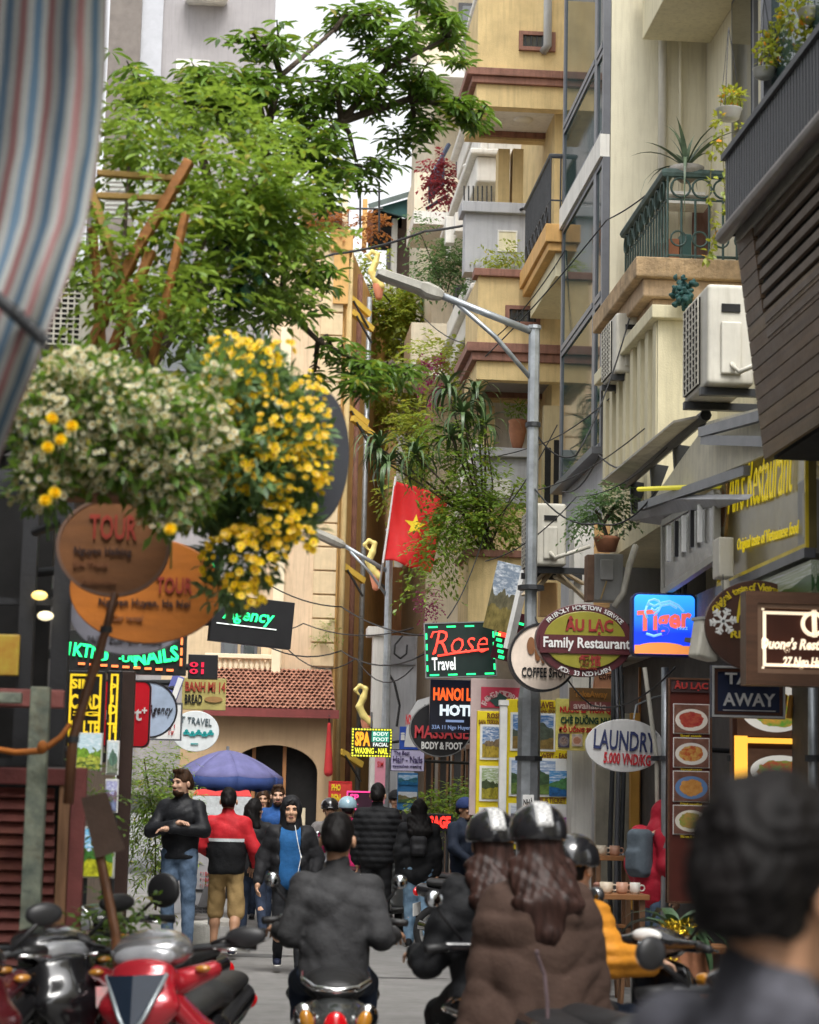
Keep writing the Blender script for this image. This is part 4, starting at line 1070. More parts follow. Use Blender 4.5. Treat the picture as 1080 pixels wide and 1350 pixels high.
# ---- juice stall boards
s = Sign('juice_sign', 'yellow green Vietnamese juice and dessert board by the lamp post', 'sign', 733, 922, 822, 990, 18.9)
s.board(M('lime_print', (.52, .55, .10), .45, var=.35, vs=3, bump=0, col2=(.75, .62, .18)), .04)
rl_ = flat('deep_red', (.55, .02, .02)); s.text('NƯỚC ÉP HOA QUẢ', 738, 930, 818, 942, rl_, bold=.035); s.text('CHÈ DƯỠNG NHAN', 739, 943, 816, 955, flat('dark_green', (.01, .06, .03)), bold=.035); s.text('ĐỒ UỐNG SINH TỐ', 737, 956, 800, 966, rl_, bold=.035)
s.panel(dish('drink1', (.1, .08, .12), (.2, .18, .2), (.1, .05, .05), (.4, .3, .25), 12), 736, 968, 751, 986, name='photo'); s.panel(dish('drink2', (.7, .6, .5), (.7, .5, .4), (.6, .3, .2), (.5, .2, .1), 13), 754, 968, 768, 984, name='photo')
s.arm([s.c+Vector((.2, .05, 0)), (3.7, 20.3, s.c.z)], .025)
s = Sign('hanging_sign', 'small brown take away available board over the juice sign', 'sign', 751, 907, 806, 937, 18.4)
s.board(flat('worn_brown', (.16, .08, .02), .6, var=.3), .03); s.panel(flat('dusty_maroon', (.20, .05, .045)), 752, 925, 805, 937)
s.text('TakeAway', 757, 911, 801, 922, flat('dark_orange', (.38, .16, .02)), bold=.03); s.text('available', 756, 926, 799, 935, flat('pinkish', (.55, .42, .38)), y=-.012, bold=.02)
s.arm([s.c+Vector((0, .03, .1)), s.c+Vector((.0, .03, .3)), (3.7, 19.5, s.c.z+.45)], .01)
s = Sign('paper_poster', 'salmon paper poster stuck up beside the oval restaurant sign', 'poster', 783, 884, 820, 918, 19.5, tilt=(0, R(8)))
s.board(flat('salmon_paper', (.75, .36, .20)), .02); s.text('COFFEE', 788, 889, 812, 896, brownp, bold=.02, rot=R(8)); s.text('ME', 809, 904, 817, 912, brownp, bold=.02)
# ---- travel agency panels
s = Sign('travel_panel', 'wide yellow travel agency panel with landscape photos behind the lamp post', 'panel', 667, 922, 760, 1120, 19.6)
yv = flat('yellow_vinyl', (.78, .62, .015), .4); s.board(yv, .06)
br = flat('brown_letter', (.20, .07, .01))
s.text('ROSE TRAVEL', 681, 926, 731, 935, br, bold=.03); s.text('HALONG - NINH BINH', 690, 936, 731, 942, br, bold=.02); s.text('WEST - EAST', 713, 993, 751, 1000, br, bold=.02); s.text('BUS TICKET', 712, 1051, 746, 1058, br, bold=.02)
L = [((.05, .16, .40), (.10, .13, .10), (.30, .20, .06)), ((.25, .35, .55), (.08, .16, .07), (.16, .26, .06)), ((.45, .5, .6), (.2, .2, .25), (.4, .4, .42)), ((.05, .25, .55), (.1, .3, .1), (.02, .15, .42)), ((.3, .03, .35), (.35, .02, .25), (.1, .02, .2))]
for i, (x0, y0, x1, y1) in enumerate(((675, 944, 729, 988), (674, 1003, 732, 1047), (674, 1062, 732, 1108))):
    s.panel(whitep, x0-3, y0-3, x1+28, y1+3, name='photo_border') if i else s.panel(whitep, x0-3, y0-3, x1+3, y1+3, name='photo_border')
    s.panel(landscape('trip_%d' % i, *L[i], i), x0, y0, x1, y1, y=-.012, name='landscape_photo')
s.panel(landscape('trip_sea', *L[3], 5), 724, 1016, 768, 1049, y=-.018, name='landscape_photo'); s.panel(landscape('trip_purple', *L[4], 6), 724, 1076, 764, 1106, y=-.018, name='landscape_photo')
for px in (672, 755): MB().tube([(s.X(px), .05, s.Z(1120)), (s.X(px), .05, -s.c.z+.11)], .02, 6).build('leg', steel, s.e)
s = Sign('travel_panel', 'narrow yellow trekking tour panel left of the white post', 'panel', 628, 937, 664, 1120, 20.2)
s.board(yv, .06); s.text('ROSE', 641, 941, 659, 948, br, bold=.03); s.text('SAPA TREKKING', 630, 950, 660, 956, br, bold=.02)
for i, (y0, y1, sk) in enumerate(((959, 999, ((.1, .2, .42), (.28, .2, .12), (.55, .40, .05))), (1013, 1053, ((.3, .4, .2), (.08, .12, .05), (.45, .4, .04))), (1067, 1100, ((.5, .55, .6), (.4, .42, .45), (.3, .3, .35))))):
    s.panel(whitep, 632, y0-3, 661, y1+3, name='photo_border'); s.panel(landscape('trek_%d' % i, *sk, 11+i), 635, y0, 660, y1, y=-.012, name='landscape_photo')
for px in (632, 660): MB().tube([(s.X(px), .05, s.Z(1120)), (s.X(px), .05, -s.c.z+.11)], .02, 6).build('leg', steel, s.e)
e = thing('white_post', 'slim white square post between the two yellow travel panels', 'post', (at(663, 1000, 19.5).x, 19.5, .11))
zt = at(663, 930, 19.5).z-.11
MB().b2(-.035, .035, -.035, .035, 0, zt).build('shaft', whitep, e, bevel=.006); MB().b2(-.045, .045, -.045, .045, zt, zt+.05).build('cap', whitep, e)
s = Sign('motorbike_rental_sign', 'pink board with red arched motorbike logo above the travel panels', 'sign', 620, 895, 702, 1075, 21.5)
s.board(flat('dusty_pink', (.52, .40, .38)), .05); s.panel(flat('logo_red', (.50, .03, .07)), 633, 907, 688, 934)
arc_txt(s.e, 'PHONG MOTORBIKE', s.X(660), s.Z(935), 24*s.k, 20*s.k, 165, 15, .06, flat('logo_pink', (.75, .5, .5)), y=-.014, bold=.02)
MB().prism([(s.X(a), s.Z(b)) for a, b in ((644, 924), (654, 920), (657, 914), (661, 916), (668, 921), (676, 930), (668, 932), (652, 932))], -.02, -.012).build('motorbike_emblem', flat('emblem_green', (.02, .06, .05)), s.e)
s.arm([s.c+Vector((.2, .05, 0)), (3.5, 23.5, s.c.z)], .03)
# ---- tilted photo board with neon edge
s = Sign('photo_board', 'tilted photo board with white edge, green and red neon glowing below it', 'sign', 643, 742, 683, 832, 21.0, rz=R(-38), tilt=(0, R(14)))
s.board(landscape('city_photo', (.22, .28, .36), (.22, .20, .12), (.30, .24, .08), 21), .06); MB().b2(s.w/2, s.w/2+.05, -.03, .09, -s.h/2-.15, s.h/2).build('edge', whitep, s.e)
s.arm([s.c+Vector((0, .1, -.2)), (3.4, 23.2, s.c.z-.2)], .03)
gneon = glow('green_neon', (.02, .95, .25), 1.6); rneon = glow('red_neon', (1.0, .05, .03), 1.7); wneon = glow('white_neon', (.85, 1, .9), 1.0)
s = Sign('neon_sign', 'dark neon panel glowing green and red beneath the tilted photo board', 'sign', 652, 806, 692, 872, 21.2, rz=R(-30), tilt=(0, R(14)))
s.board(flat('wine_board', (.10, .015, .03)), .06); s.panel(rneon, 656, 836, 686, 842); s.panel(gneon, 660, 818, 688, 821)
for k in range(5): s.panel(gneon, 652+3*k, 838+7*k, 660+3*k, 842+7*k, name='neon_dash')
s.arm([s.c+Vector((0, .1, 0)), (3.4, 23.2, s.c.z)], .03)
# ---- Rose neon
s = Sign('neon_sign', 'black neon sign reading Rose in red and Travel in white', 'sign', 560, 820, 654, 893, 22.0, rz=R(-4), tilt=(0, R(-3)))
s.board(flat('green_black', (.006, .022, .018), .3), .1); s.frame(flat('sign_grey_edge', (.22, .24, .24)), .012, y=-.012, d=.12)
s.text('Rose', 572, 831, 643, 861, rneon, y=-.01, bold=-.012, shear=.3, th=.02); s.stroke([(577, 864), (600, 861), (630, 858), (644, 857)], .012, rneon)
s.stroke([(569, 840), (572, 833), (580, 832), (577, 848), (571, 862)], .012, rneon)
s.text('Travel', 569, 866, 600, 883, glow('soft_white', (.8, .85, .82), .6), y=-.01, bold=.02)
for k in range(4):
    for y0 in (825, 888): s.panel(gneon, 566+24*k, y0, 578+24*k, y0+2, y=-.01, name='neon_dash')
for k in range(4):
    for x0 in (562, 650): s.panel(gneon, x0, 834+14*k, x0+2, 842+14*k, y=-.01, name='neon_dash')
s.arm([s.c+Vector((.3, .1, 0)), (3.5, 23.6, s.c.z)], .03)
# ---- Hanoi hotel
s = Sign('hotel_sign', 'dark blue hotel sign with orange red and white letters under the neon sign', 'sign', 567, 896, 624, 966, 22.5)
s.board(flat('blue_black', (.01, .014, .035), .35), .08); s.text('HANOI L', 571, 907, 621, 924, glow('orange_red', (1, .12, .02), 1.0), bold=.04); s.text('HOTEL', 580, 929, 635, 944, glow('ice_white', (.8, .9, .95), .7), bold=.05)
s.text('33A 11 Ngo Huyen', 570, 956, 621, 963, glow('dim_blue', (.25, .35, .6), .5), bold=.01); s.panel(MATS['dim_blue'], 588, 949, 612, 952)
s.arm([s.c+Vector((.2, .08, 0)), (3.5, 24.0, s.c.z)], .03)
s = Sign('massage_sign', 'black oval MASSAGE BODY & FOOT sign below the hotel sign', 'sign', 540, 925, 622, 998, 23.0)
s.board(black, .08, 'oval', 'face'); s.text('MASSAGE', 547, 957, 618, 974, flat('massage_red', (.55, .05, .06)), bold=.02); s.text('BODY & FOOT', 556, 978, 610, 988, whitep, bold=.04)
s.frame(flat('oval_rim', (.2, .2, .2)), .012, 'oval', -.006, .03)
s.arm([s.c+Vector((.2, .08, 0)), (3.5, 24.4, s.c.z)], .03)
s = Sign('arched_board', 'pale grey arched board with black cross behind the massage sign', 'sign', 534, 918, 574, 985, 24.2)
MB().prism([(s.w*x, s.h*z) for x, z in ((-.5, -.5), (.5, -.5), (.5, .5), (.3, .5), (-.1, .42), (-.4, .1))], 0, .05).build('board', flat('board_grey', (.42, .42, .42)), s.e)
s.panel(black, 551, 936, 569, 938.5); s.panel(black, 559, 929, 561.5, 948); s.text('NO', 535, 942, 542, 956, redp, bold=.03); s.arm([s.c+Vector((.1, .05, 0)), (3.4, 25.5, s.c.z)], .03)
s = Sign('hair_nails_sign', 'small lilac Hair - Nails board', 'sign', 515, 988, 560, 1017, 26.0)
s.board(flat('lilac', (.50, .46, .66)), .04); s.frame(black, .008, y=-.004, d=.02); lil = flat('ink_violet', (.05, .03, .12)); s.text('The Best', 519, 990, 540, 996, lil); s.text('Hair - Nails', 518, 997, 557, 1006, lil, bold=.02); s.text('eyelashes waxing', 518, 1008, 556, 1013, lil)
s.arm([s.c+Vector((.1, .04, 0)), (3.45, 27.5, s.c.z)], .02)
s = Sign('blue_board', 'plain bright blue board above the lilac nail sign', 'sign', 527, 958, 552, 990, 26.5); s.board(flat('bright_blue', (.02, .08, .45)), .05); s.text('i', 528, 966, 534, 976, whitep, bold=.03); s.arm([s.c+Vector((.1, .04, 0)), (3.45, 27.5, s.c.z)], .02)
s = Sign('spa_sign', 'yellow bordered SPA waxing nail neon sign', 'sign', 463, 960, 517, 998, 27.0)
s.board(flat('spa_black', (.02, .018, .01)), .06); yn = glow('lemon_neon', (.85, .85, .05), .8)
for k in range(14):
    for y0 in (961, 995.5): s.panel(yn, 464+3.8*k, y0, 466.4+3.8*k, y0+2, name='bulb')
for k in range(8):
    for x0 in (464, 514.5): s.panel(yn, x0, 964+4*k, x0+2, 966.4+4*k, name='bulb')
s.text('SPA', 468, 965, 488, 984, glow('amber_neon', (1, .35, .02), .9), bold=.05); 
for k, t_ in enumerate(('BODY', 'FOOT', 'FACIAL')): s.text(t_, 492, 965+7*k, 512, 970+7*k, MATS['soft_white'], bold=.03)
s.panel(glow('teal_light', (.02, .3, .2), .5), 490, 964, 513, 978, y=-.002, th=.002); s.text('WAXING - NAIL', 468, 986, 512, 994, yn, bold=.03)
s.arm([s.c+Vector((.2, .06, 0)), at(545, 975, 27.6)], .02); s.arm([at(490, 960, 27.05), at(490, 940, 28)], .015)
for (x0, y0, x1, y1, Y, c, t1, t2, lb) in ((433, 1030, 464, 1065, 29, (.60, .04, .03), 'PHO', 'BEN', 'red and orange noodle shop placard beside the peach doorway'), (457, 1043, 493, 1068, 28.4, (.05, .01, .03), 'SP', 'P', 'pink lettered LED placard beside the red noodle placard')):
    s = Sign('shop_placard', lb, 'sign', x0, y0, x1, y1, Y); s.board(flat(lb[:9], c), .05)
    m_ = yellowp if t2 == 'BEN' else glow('pink_light', (1, .06, .3), .8)
    s.text(t1, x0+4, y0+4, x0+16, y0+13, m_, bold=.04); s.text(t2, x0+4, y0+17, x0+16, y1-6, m_, bold=.04); s.frame(redp if t2 == 'BEN' else MATS['pink_light'], .02, y=-.006, d=.012)
    for q in (-.3, .3): MB().tube([(s.w*q, .04, -s.h/2), (s.w*q, .04, -s.c.z)], .02, 6).build('leg', iron, s.e)
s = Sign('led_sign', 'black LED sign with red SAGE letters by the green shrub', 'sign', 563, 1073, 597, 1096, 24.8); s.board(black, .06); s.text('SAGE', 566, 1076, 594, 1092, glow('led_red', (1, .03, .02), 1.6), bold=.05)
for q in (-.3, .3): MB().tube([(s.w*q, .04, -s.h/2), (s.w*q, .04, -s.c.z)], .02, 6).build('leg', iron, s.e)
s = Sign('tour_poster', 'blue white tour poster board below the lilac nail sign', 'poster', 524, 1019, 551, 1068, 27.5); s.board(flat('poster_blue', (.03, .18, .42)), .04)
s.panel(landscape('poster_a', (.2, .45, .7), (.05, .25, .35), (.02, .2, .45), 31), 525, 1022, 550, 1035, name='photo'); s.panel(landscape('poster_b', (.6, .65, .7), (.3, .25, .1), (.1, .2, .08), 32), 525, 1044, 550, 1058, name='photo')
for q in (-.3, .3): MB().tube([(s.w*q, .03, -s.h/2), (s.w*q, .03, -s.c.z)], .02, 6).build('leg', iron, s.e)
s = Sign('pink_banner', 'narrow pink vertical banner beside the gate pillar', 'banner', 494, 998, 508, 1060, 30); s.board(flat('banner_pink', (.62, .25, .32)), .03); s.text('SIM', 497, 1004, 505, 1012, redp)
s.arm([s.c+Vector((0, .03, .3)), at(500, 985, 33)], .015)
# ---- red furled banner on the peach wall
e = thing('furled_flag', 'red furled cloth banner hanging on the peach wall', 'flag', at(434, 990, 33.7))
p = at(434, 955, 33.7); q = at(433, 1018, 33.7)
SD(.03).rc(p-e.location, q-e.location, .03, .075, k=.02).build('cloth', M('red_cloth', (.50, .03, .03), .8, bump=.4, bs=14), e, .018)
MB().tube([p+Vector((0, 0, .15)), p-Vector((0, -.2, .1))], .015, 6).build('pole', iron, e, True)

# ================================================================ LEFT SIDE SIGNS
s = Sign('neon_sign', 'dark sign with green neon NAILS and orange dashed border', 'sign', 68, 832, 246, 888, 15.0)
s.board(flat('neon_black', (.012, .012, .012)), .1); s.text('1KTN', 90, 850, 134, 868, gneon, y=-.006, bold=.035, rot=R(-6)); s.text('J', 133, 858, 143, 872, gneon, bold=.03); s.text('NAILS', 176, 853, 236, 874, gneon, y=-.006, bold=.035, rot=R(9)); s.text('·UU', 157, 864, 183, 873, gneon, bold=.04)
on = glow('orange_neon', (1, .22, .06), 1.3)
for k in range(9): s.panel(on, 104+14.6*k, 875+.7*k, 113+14.6*k, 878+.7*k, name='neon_dash')
for k in range(3):
    for x0 in (73, 238): s.panel(on, x0, 838+14*k, x0+3, 848+14*k, name='neon_dash')
s.arm([s.c+Vector((-.4, .1, 0)), (-1.6, 15.6, s.c.z)], .04)
def yb_sign(x0, x1, lines, lb, Y):
    s = Sign('sim_card_sign', lb, 'sign', x0, 884, x1, 1003, Y); s.board(black, .08)
    s.frame(glow('amber_line', (.9, .62, .02), .55), .012, inset=.02, y=-.01, d=.012, name='border_line')
    for t_, y0, y1, a, b in lines: s.text(t_, a, y0, b, y1, MATS['amber_line'], bold=.035)
    return s
s = yb_sign(86, 137, (('SIM', 895, 908, 92, 120), ('CARD', 915, 935, 92, 132), ('3G', 938, 944, 96, 130), ('4G LTE', 950, 968, 90, 131)), 'black and amber SIM CARD sign, wider one behind the leaning pole', 12.0)
s.arm([s.c+Vector((-.1, .08, 0)), (-1.62, 12.4, s.c.z)], .04)
for i, (y0, y1, sk) in enumerate(((968, 1013, ((.45, .6, .65), (.25, .45, .05), (.5, .55, .08))),)):
    pass
s2 = Sign('photo_poster', 'bright green landscape poster under the wide amber sign', 'poster', 100, 966, 135, 1016, 11.8); s2.board(whitep, .03); s2.panel(landscape('left_a', (.45, .6, .65), (.25, .45, .05), (.5, .55, .08), 41, .25), 102, 968, 133, 1014, name='photo'); s2.arm([s2.c+Vector((-.1, .03, 0)), (-1.62, 12.2, s2.c.z)], .03)
s2 = Sign('photo_poster', 'blue and yellow landscape poster low beside the red shutter', 'poster', 102, 1090, 152, 1158, 11.5); s2.board(whitep, .03); s2.panel(landscape('left_b', (.15, .45, .7), (.08, .25, .05), (.55, .55, .03), 42, .25), 104, 1093, 149, 1155, name='photo')
for q in (-.3, .3): MB().tube([(s2.w*q, .03, -s2.h/2), (s2.w*q, .03, -s2.c.z+.11)], .02, 6).build('leg', iron, s2.e)
s = yb_sign(140, 159, (('P', 901, 911, 144, 152), ('I', 916, 926, 145, 149), ('D', 929, 942, 143, 154), ('TE', 953, 966, 142, 155)), 'narrow black and amber sign beside the dark brown post', 12.6)
s.arm([s.c+Vector((-.1, .08, 0)), (-1.62, 13, s.c.z)], .03)
s2 = Sign('photo_poster', 'narrow framed street photo under the narrow amber sign', 'poster', 140, 976, 157, 1022, 12.5); s2.board(whitep, .03); s2.panel(landscape('left_c', (.5, .6, .62), (.15, .28, .2), (.3, .35, .25), 43, .15), 142, 979, 155, 1019, name='photo'); s2.arm([s2.c+Vector((-.05, .03, 0)), (-1.62, 13, s2.c.z)], .03)
s2 = Sign('photo_poster', 'small lilac photo poster between the brown post and green shrub', 'poster', 138, 1027, 156, 1072, 12.4); s2.board(whitep, .03); s2.panel(landscape('left_d', (.35, .35, .6), (.3, .2, .3), (.25, .3, .5), 44, .15), 140, 1030, 154, 1069, name='photo')
for q in (-.3, .3): MB().tube([(s2.w*q, .03, -s2.h/2), (s2.w*q, .03, -s2.c.z+.11)], .015, 6).build('leg', iron, s2.e)
e = thing('sign_post', 'dark brown square post beside the red shop sign', 'post', (at(165, 1000, 12.9).x, 12.9, .11))
MB().b2(-.045, .045, -.045, .045, 0, at(165, 885, 12.9).z-.11).build('shaft', M('dark_brown_wood', (.045, .022, .016), .5, var=.3), e, bevel=.006); MB().b2(-.07, .07, -.07, .07, 0, .04).build('foot_plate', iron, e)
s = Sign('shop_sign', 'glossy red shop light box reading art plus beside dark post', 'sign', 128, 897, 198, 985, 15.5)
s.board(M('red_gloss', (.42, .012, .02), .2, var=.1, bump=0, em=(.5, .01, .02), es=.12), .12, 'round', r=.05); s.text('mart', 140, 934, 187, 950, whitep, bold=.02); s.text('+', 187, 932, 194, 940, whitep, bold=.03); s.frame(black, .01, 'round', -.004, .1, r=.05)
s.arm([s.c+Vector((-.1, .12, 0)), (-1.62, 16, s.c.z)], .03)
s = Sign('round_sign', 'silver blue round Agency light sign behind the red shop sign', 'sign', 160, 898, 234, 973, 16.2)
s.board(M('silver_blue', (.36, .45, .58), .3, var=.3, vs=3, bump=0), .08, 'oval', 'face'); s.text('Agency', 194, 929, 228, 944, black, bold=.0, shear=.35); s.frame(black, .012, 'oval', -.006, .09)
s.arm([s.c+Vector((-.2, .1, 0)), (-1.62, 16.6, s.c.z)], .03)
s = Sign('price_sign', 'white board with small red numbers behind the round agency sign', 'sign', 195, 926, 240, 976, 17.0); s.board(whitep, .05); s.frame(frameg, .012, y=-.005, d=.06); s.text('ing 1', 217, 955, 231, 961, redp, bold=.02); s.text('17', 223, 964, 230, 969, redp); s.text('U', 200, 966, 208, 972, black)
s.arm([s.c+Vector((-.2, .05, 0)), (-1.62, 17.4, s.c.z)], .03)
s = Sign('folded_banner', 'blue white folded banner standing beside the bread sign', 'banner', 222, 890, 238, 924, 17.6, tilt=(0, R(18))); s.board(flat('violet_blue', (.12, .14, .42)), .04); s.panel(whitep, 230, 892, 237, 922)
s.arm([s.c, (-1.62, 18, s.c.z)], .02)
s = Sign('led_sign', 'small black LED box with dim red digits above the bread sign', 'sign', 248, 863, 287, 895, 18.5); s.board(black, .12); s.text('01', 250, 873, 269, 880, glow('dim_red', (.7, .01, .05), .5), bold=.03); s.text('01', 250, 882, 269, 889, MATS['dim_red'], bold=.03)
s.arm([s.c+Vector((-.1, .1, 0)), (-1.62, 19, s.c.z)], .03)
s = Sign('bread_sign', 'yellow BANH MI 14 BREAD board over the oval travel sign', 'sign', 240, 894, 298, 936, 19.0)
s.board(M('aged_yellow', (.42, .36, .12), .5, var=.25, vs=6, bump=.02), .04); s.text('BANH MI 14', 244, 899, 297, 912, flat('bread_red', (.35, .04, .02)), bold=.03); s.text('BREAD', 244, 916, 267, 928, black, bold=.02); s.oval(flat('baguette', (.36, .2, .07)), 282, 922, 12, 4)
s.arm([s.c+Vector((-.2, .04, .1)), (-1.62, 19.6, s.c.z+.1)], .03)
s = Sign('oval_sign', 'white oval TRAVEL sign with teal clover row over the blue parasol', 'sign', 226, 937, 289, 991, 18.4)
s.board(flat('oval_white', (.70, .74, .75)), .05, 'oval', 'face'); s.text('ET TRAVEL', 234, 946, 279, 955, flat('slate_letter', (.06, .10, .12)), bold=.0, rot=R(-4))
tl = flat('teal_print', (.01, .30, .30))
for k in range(5):
    for dx, dy in ((-2, 1), (2, 1), (0, -2)): s.oval(tl, 246+8*k+dx, 966+(k % 2)*2+dy, 2.4, 2.2, n=10)
s.panel(tl, 252, 980, 262, 981.5); s.arm([s.c+Vector((-.2, .05, .05)), (-1.62, 19, s.c.z+.05)], .03)
s = Sign('neon_sign', 'dark angled sign with green neon script behind yellow flowers', 'sign', 278, 788, 388, 850, 19.5, rz=R(12), tilt=(0, R(4)))
s.board(black, .12); s.text('Agency', 292, 803, 362, 825, gneon, bold=.02, shear=.2); s.panel(MATS['soft_white'], 285, 826, 366, 827.5)
s.arm([s.c+Vector((-.3, .1, 0)), (-1.62, 20.5, s.c.z)], .04)
s = Sign('neon_sign', 'green neon script sign peeking out above the orange wooden disc', 'sign', 222, 722, 290, 765, 13.0, tilt=(0, R(14))); s.board(flat('teal_black', (.01, .03, .025)), .08); s.text('Smile', 228, 728, 284, 752, gneon, bold=.03, shear=.2); s.panel(MATS['soft_white'], 226, 754, 250, 757)
s.arm([s.c+Vector((-.1, .08, 0)), (-1.7, 13.4, s.c.z)], .03)
s = Sign('hanging_disc', 'big plain black disc seen from behind the yellow flowers', 'sign', 372, 510, 461, 690, 8.6, tilt=(0, 0)); s.board(flat('disc_black', (.018, .02, .028), .45), .05, 'oval', 'face'); s.arm([s.c+Vector((-.1, .05, 0)), s.c+Vector((-.5, .2, .05)), s.c+Vector((-1.3, .5, .1)), (-1.4, 10.0, s.c.z+.1)], .02)
# wooden discs
wd = M('disc_wood', (.17, .068, .022), .5, var=.25, vs=2.5, bump=.12, bs=30, vlen=(1, 6, 6)); wdo = M('disc_wood_lit', (.40, .125, .014), .45, var=.22, vs=2.5, bump=.12, bs=30, vlen=(1, 6, 6))  # second wood: orange light on the lower disc is painted into its colour
ink = flat('burnt_ink', (.03, .012, .01)); rust = flat('rust_letter', (.28, .03, .015)); fad = flat('faded_ink', (.20, .075, .03))
s = Sign('wooden_disc_sign', 'upper brown wooden disc sign lettered TOUR under the white flowers', 'sign', 74, 655, 224, 786, 8.2)
s.board(wd, .04, 'oval', 'disc'); s.text('TOUR', 117, 678, 180, 712, rust, bold=.02); s.text('Nguyen Haiking', 98, 722, 174, 735, ink, bold=.02); s.text('Sim Travel', 98, 741, 144, 750, fad); s.text('Customized', 110, 766, 155, 772, fad); s.frame(flat('disc_edge', (.16, .09, .06)), .012, 'oval', -.004, .05)
s.arm([s.c+Vector((-.2, .04, .1)), (-.9, 8.6, s.c.z+.1)], .02)
s = Sign('wooden_disc_sign', 'lower wooden disc sign painted as if lit orange, partly behind the brown one', 'sign', 92, 708, 294, 848, 8.9)
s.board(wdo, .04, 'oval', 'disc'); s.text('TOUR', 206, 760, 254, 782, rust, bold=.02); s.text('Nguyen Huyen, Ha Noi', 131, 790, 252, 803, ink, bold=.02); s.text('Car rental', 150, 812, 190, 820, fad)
s.arm([s.c+Vector((-.2, .04, .1)), (-1.0, 9.3, s.c.z+.1)], .02)
s = Sign('grey_oval_sign', 'plain grey oval sign below the orange wooden disc', 'sign', 92, 752, 252, 864, 9.3); s.board(flat('oval_grey', (.22, .22, .26), .5), .04, 'oval', 'face'); s.text('FAIRY CUSTOM MADE', 117, 840, 215, 847, flat('grey_ink', (.08, .08, .09))); s.arm([s.c+Vector((-.2, .04, .1)), (-1.1, 9.7, s.c.z+.1)], .02)
# leaning bamboo pole
e = thing('leaning_pole', 'brown wooden pole leaning down from the wooden discs', 'pole', at(94, 985, 8.0))
pts = [at(152, 782, 8.1), at(140, 830, 8.08), at(118, 900, 8.05), at(96, 975, 8.0), at(90, 1060, 8.0)]
MB().tube(pts, [.016, .017, .02, .021, .021], 10).build('shaft', M('stained_wood', (.11, .042, .014), .5, var=.35, vs=8, bump=.2), e, True, smooth=True)
for p in (pts[1], pts[3]): MB().lathe([(.024, -.012), (.025, 0), (.024, .012)], p, 12).build('binding', iron, e, True)
# black post frame and old painted timber
e = thing('black_post_frame', 'black steel stall frame at far edge carrying the wooden signs', 'frame', at(60, 1300, 9.0))
for x0, x1 in ((24, 44), (68, 91)): pbox('post', M('matt_black_steel', (.010, .0105, .013), .6, var=.2), e, x0, 640, x1, 1010, 9.0, .08)
for y0, y1 in ((640, 655), (788, 797), (1000, 1010)): pbox('crossbar', MATS['matt_black_steel'], e, -60, y0, 92, y1, 9.07, .05)
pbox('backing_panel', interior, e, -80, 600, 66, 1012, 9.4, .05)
for k, (px, py, c) in enumerate(((52, 785, (1, .7, .2)), (60, 812, (.9, .8, .5)))):
    MB().ell(at(px, py, 8.95), (.035, .03, .02)).build('lamp', glow('bulb_%d' % k, c, 1.5), e, True, smooth=True)
s = Sign('orange_sign', 'small orange sign with green print at the frame edge', 'sign', -40, 836, 25, 890, 8.95); s.board(M('orange_print', (.65, .22, .02), .5, var=.5, vs=8, bump=0, col2=(.3, .25, .03)), .03); s.arm([s.c+Vector((0, .03, 0)), s.c+Vector((0, .3, 0))], .02)
e = thing('painted_timber_post', 'peeling blue and orange painted timber post with crossbar before the red shutter', 'post', at(48, 1300, 8.7))
old = M('peeling_paint', (.10, .14, .13), .8, var=.4, vs=9, bump=.4, bs=30, dirt=.8, dirtcol=(.26, .15, .05), col2=(.22, .24, .18))
pbox('shaft', old, e, 28, 905, 54, 1420, 8.7, .08, .006); pbox('crossbar', M('faded_red_paint', (.24, .08, .07), .8, var=.3, bump=.3), e, -60, 908, 84, 932, 8.79, .05, .006); pbox('crossbar', old, e, -60, 912, 28, 926, 8.70, .06, .004)
e = thing('orange_strap', 'orange cloth strap tied round the painted timber post', 'strap', at(40, 990, 8.6))
MB().tube([at(-20, 985, 8.65), at(20, 992, 8.63), at(55, 990, 8.64), at(80, 972, 8.66), at(92, 955, 8.7)], [.012, .013, .014, .012, .01], 8).build('band', M('orange_cloth', (.36, .11, .012), .8, bump=.3, bs=25), e, True, smooth=True)
MB().ell(at(56, 985, 8.63), (.022, .02, .028)).build('knot', MATS['orange_cloth'], e, True, smooth=True)
e = thing('louvred_shutter', 'weathered red louvred wooden shutter standing by the parked motorbikes', 'shutter', at(45, 1300, 9.3))
shm = M('shutter_red', (.17, .045, .035), .75, var=.35, vs=7, bump=.3, bs=40, dirt=.6, dirtcol=(.28, .13, .06)); shm2 = M('shutter_edge', (.20, .055, .05), .7, var=.25, vs=6, bump=.25)
pbox('stile', shm2, e, 86, 1012, 106, 1420, 9.3, .06, .005); pbox('stile', M('bare_wood', (.28, .15, .08), .8, var=.35, vlen=(6, 6, .6)), e, 70, 1030, 85, 1420, 9.32, .05, .004); pbox('top_rail', shm2, e, -60, 1012, 86, 1034, 9.31, .06, .005)
for k in range(24):
    y0 = 1038+16*k; a, b, c, d = rect(-60, y0, 71, y0+14, 9.33)
    MB().box(((a+b)/2, 9.36, (c+d)/2), (b-a, .012, (d-c)*1.05), Matrix.Rotation(R(-32), 3, 'X')).build('slat', shm, e, True)
pbox('backing', interior, e, -60, 1020, 86, 1420, 9.42, .02)
e = thing('board_on_stick', 'blank brown board nailed to a leaning stick above the motorbikes', 'sign', at(150, 1225, 8.3))
c4 = [at(107, 1052, 8.4), at(141, 1044, 8.4), at(164, 1120, 8.4), at(126, 1132, 8.4)]
MB().add(c4, [(0, 1, 2, 3)]).build('board', M('dusty_brown_board', (.10, .062, .045), .85, var=.2, bump=.2), e, True, solid=.03)
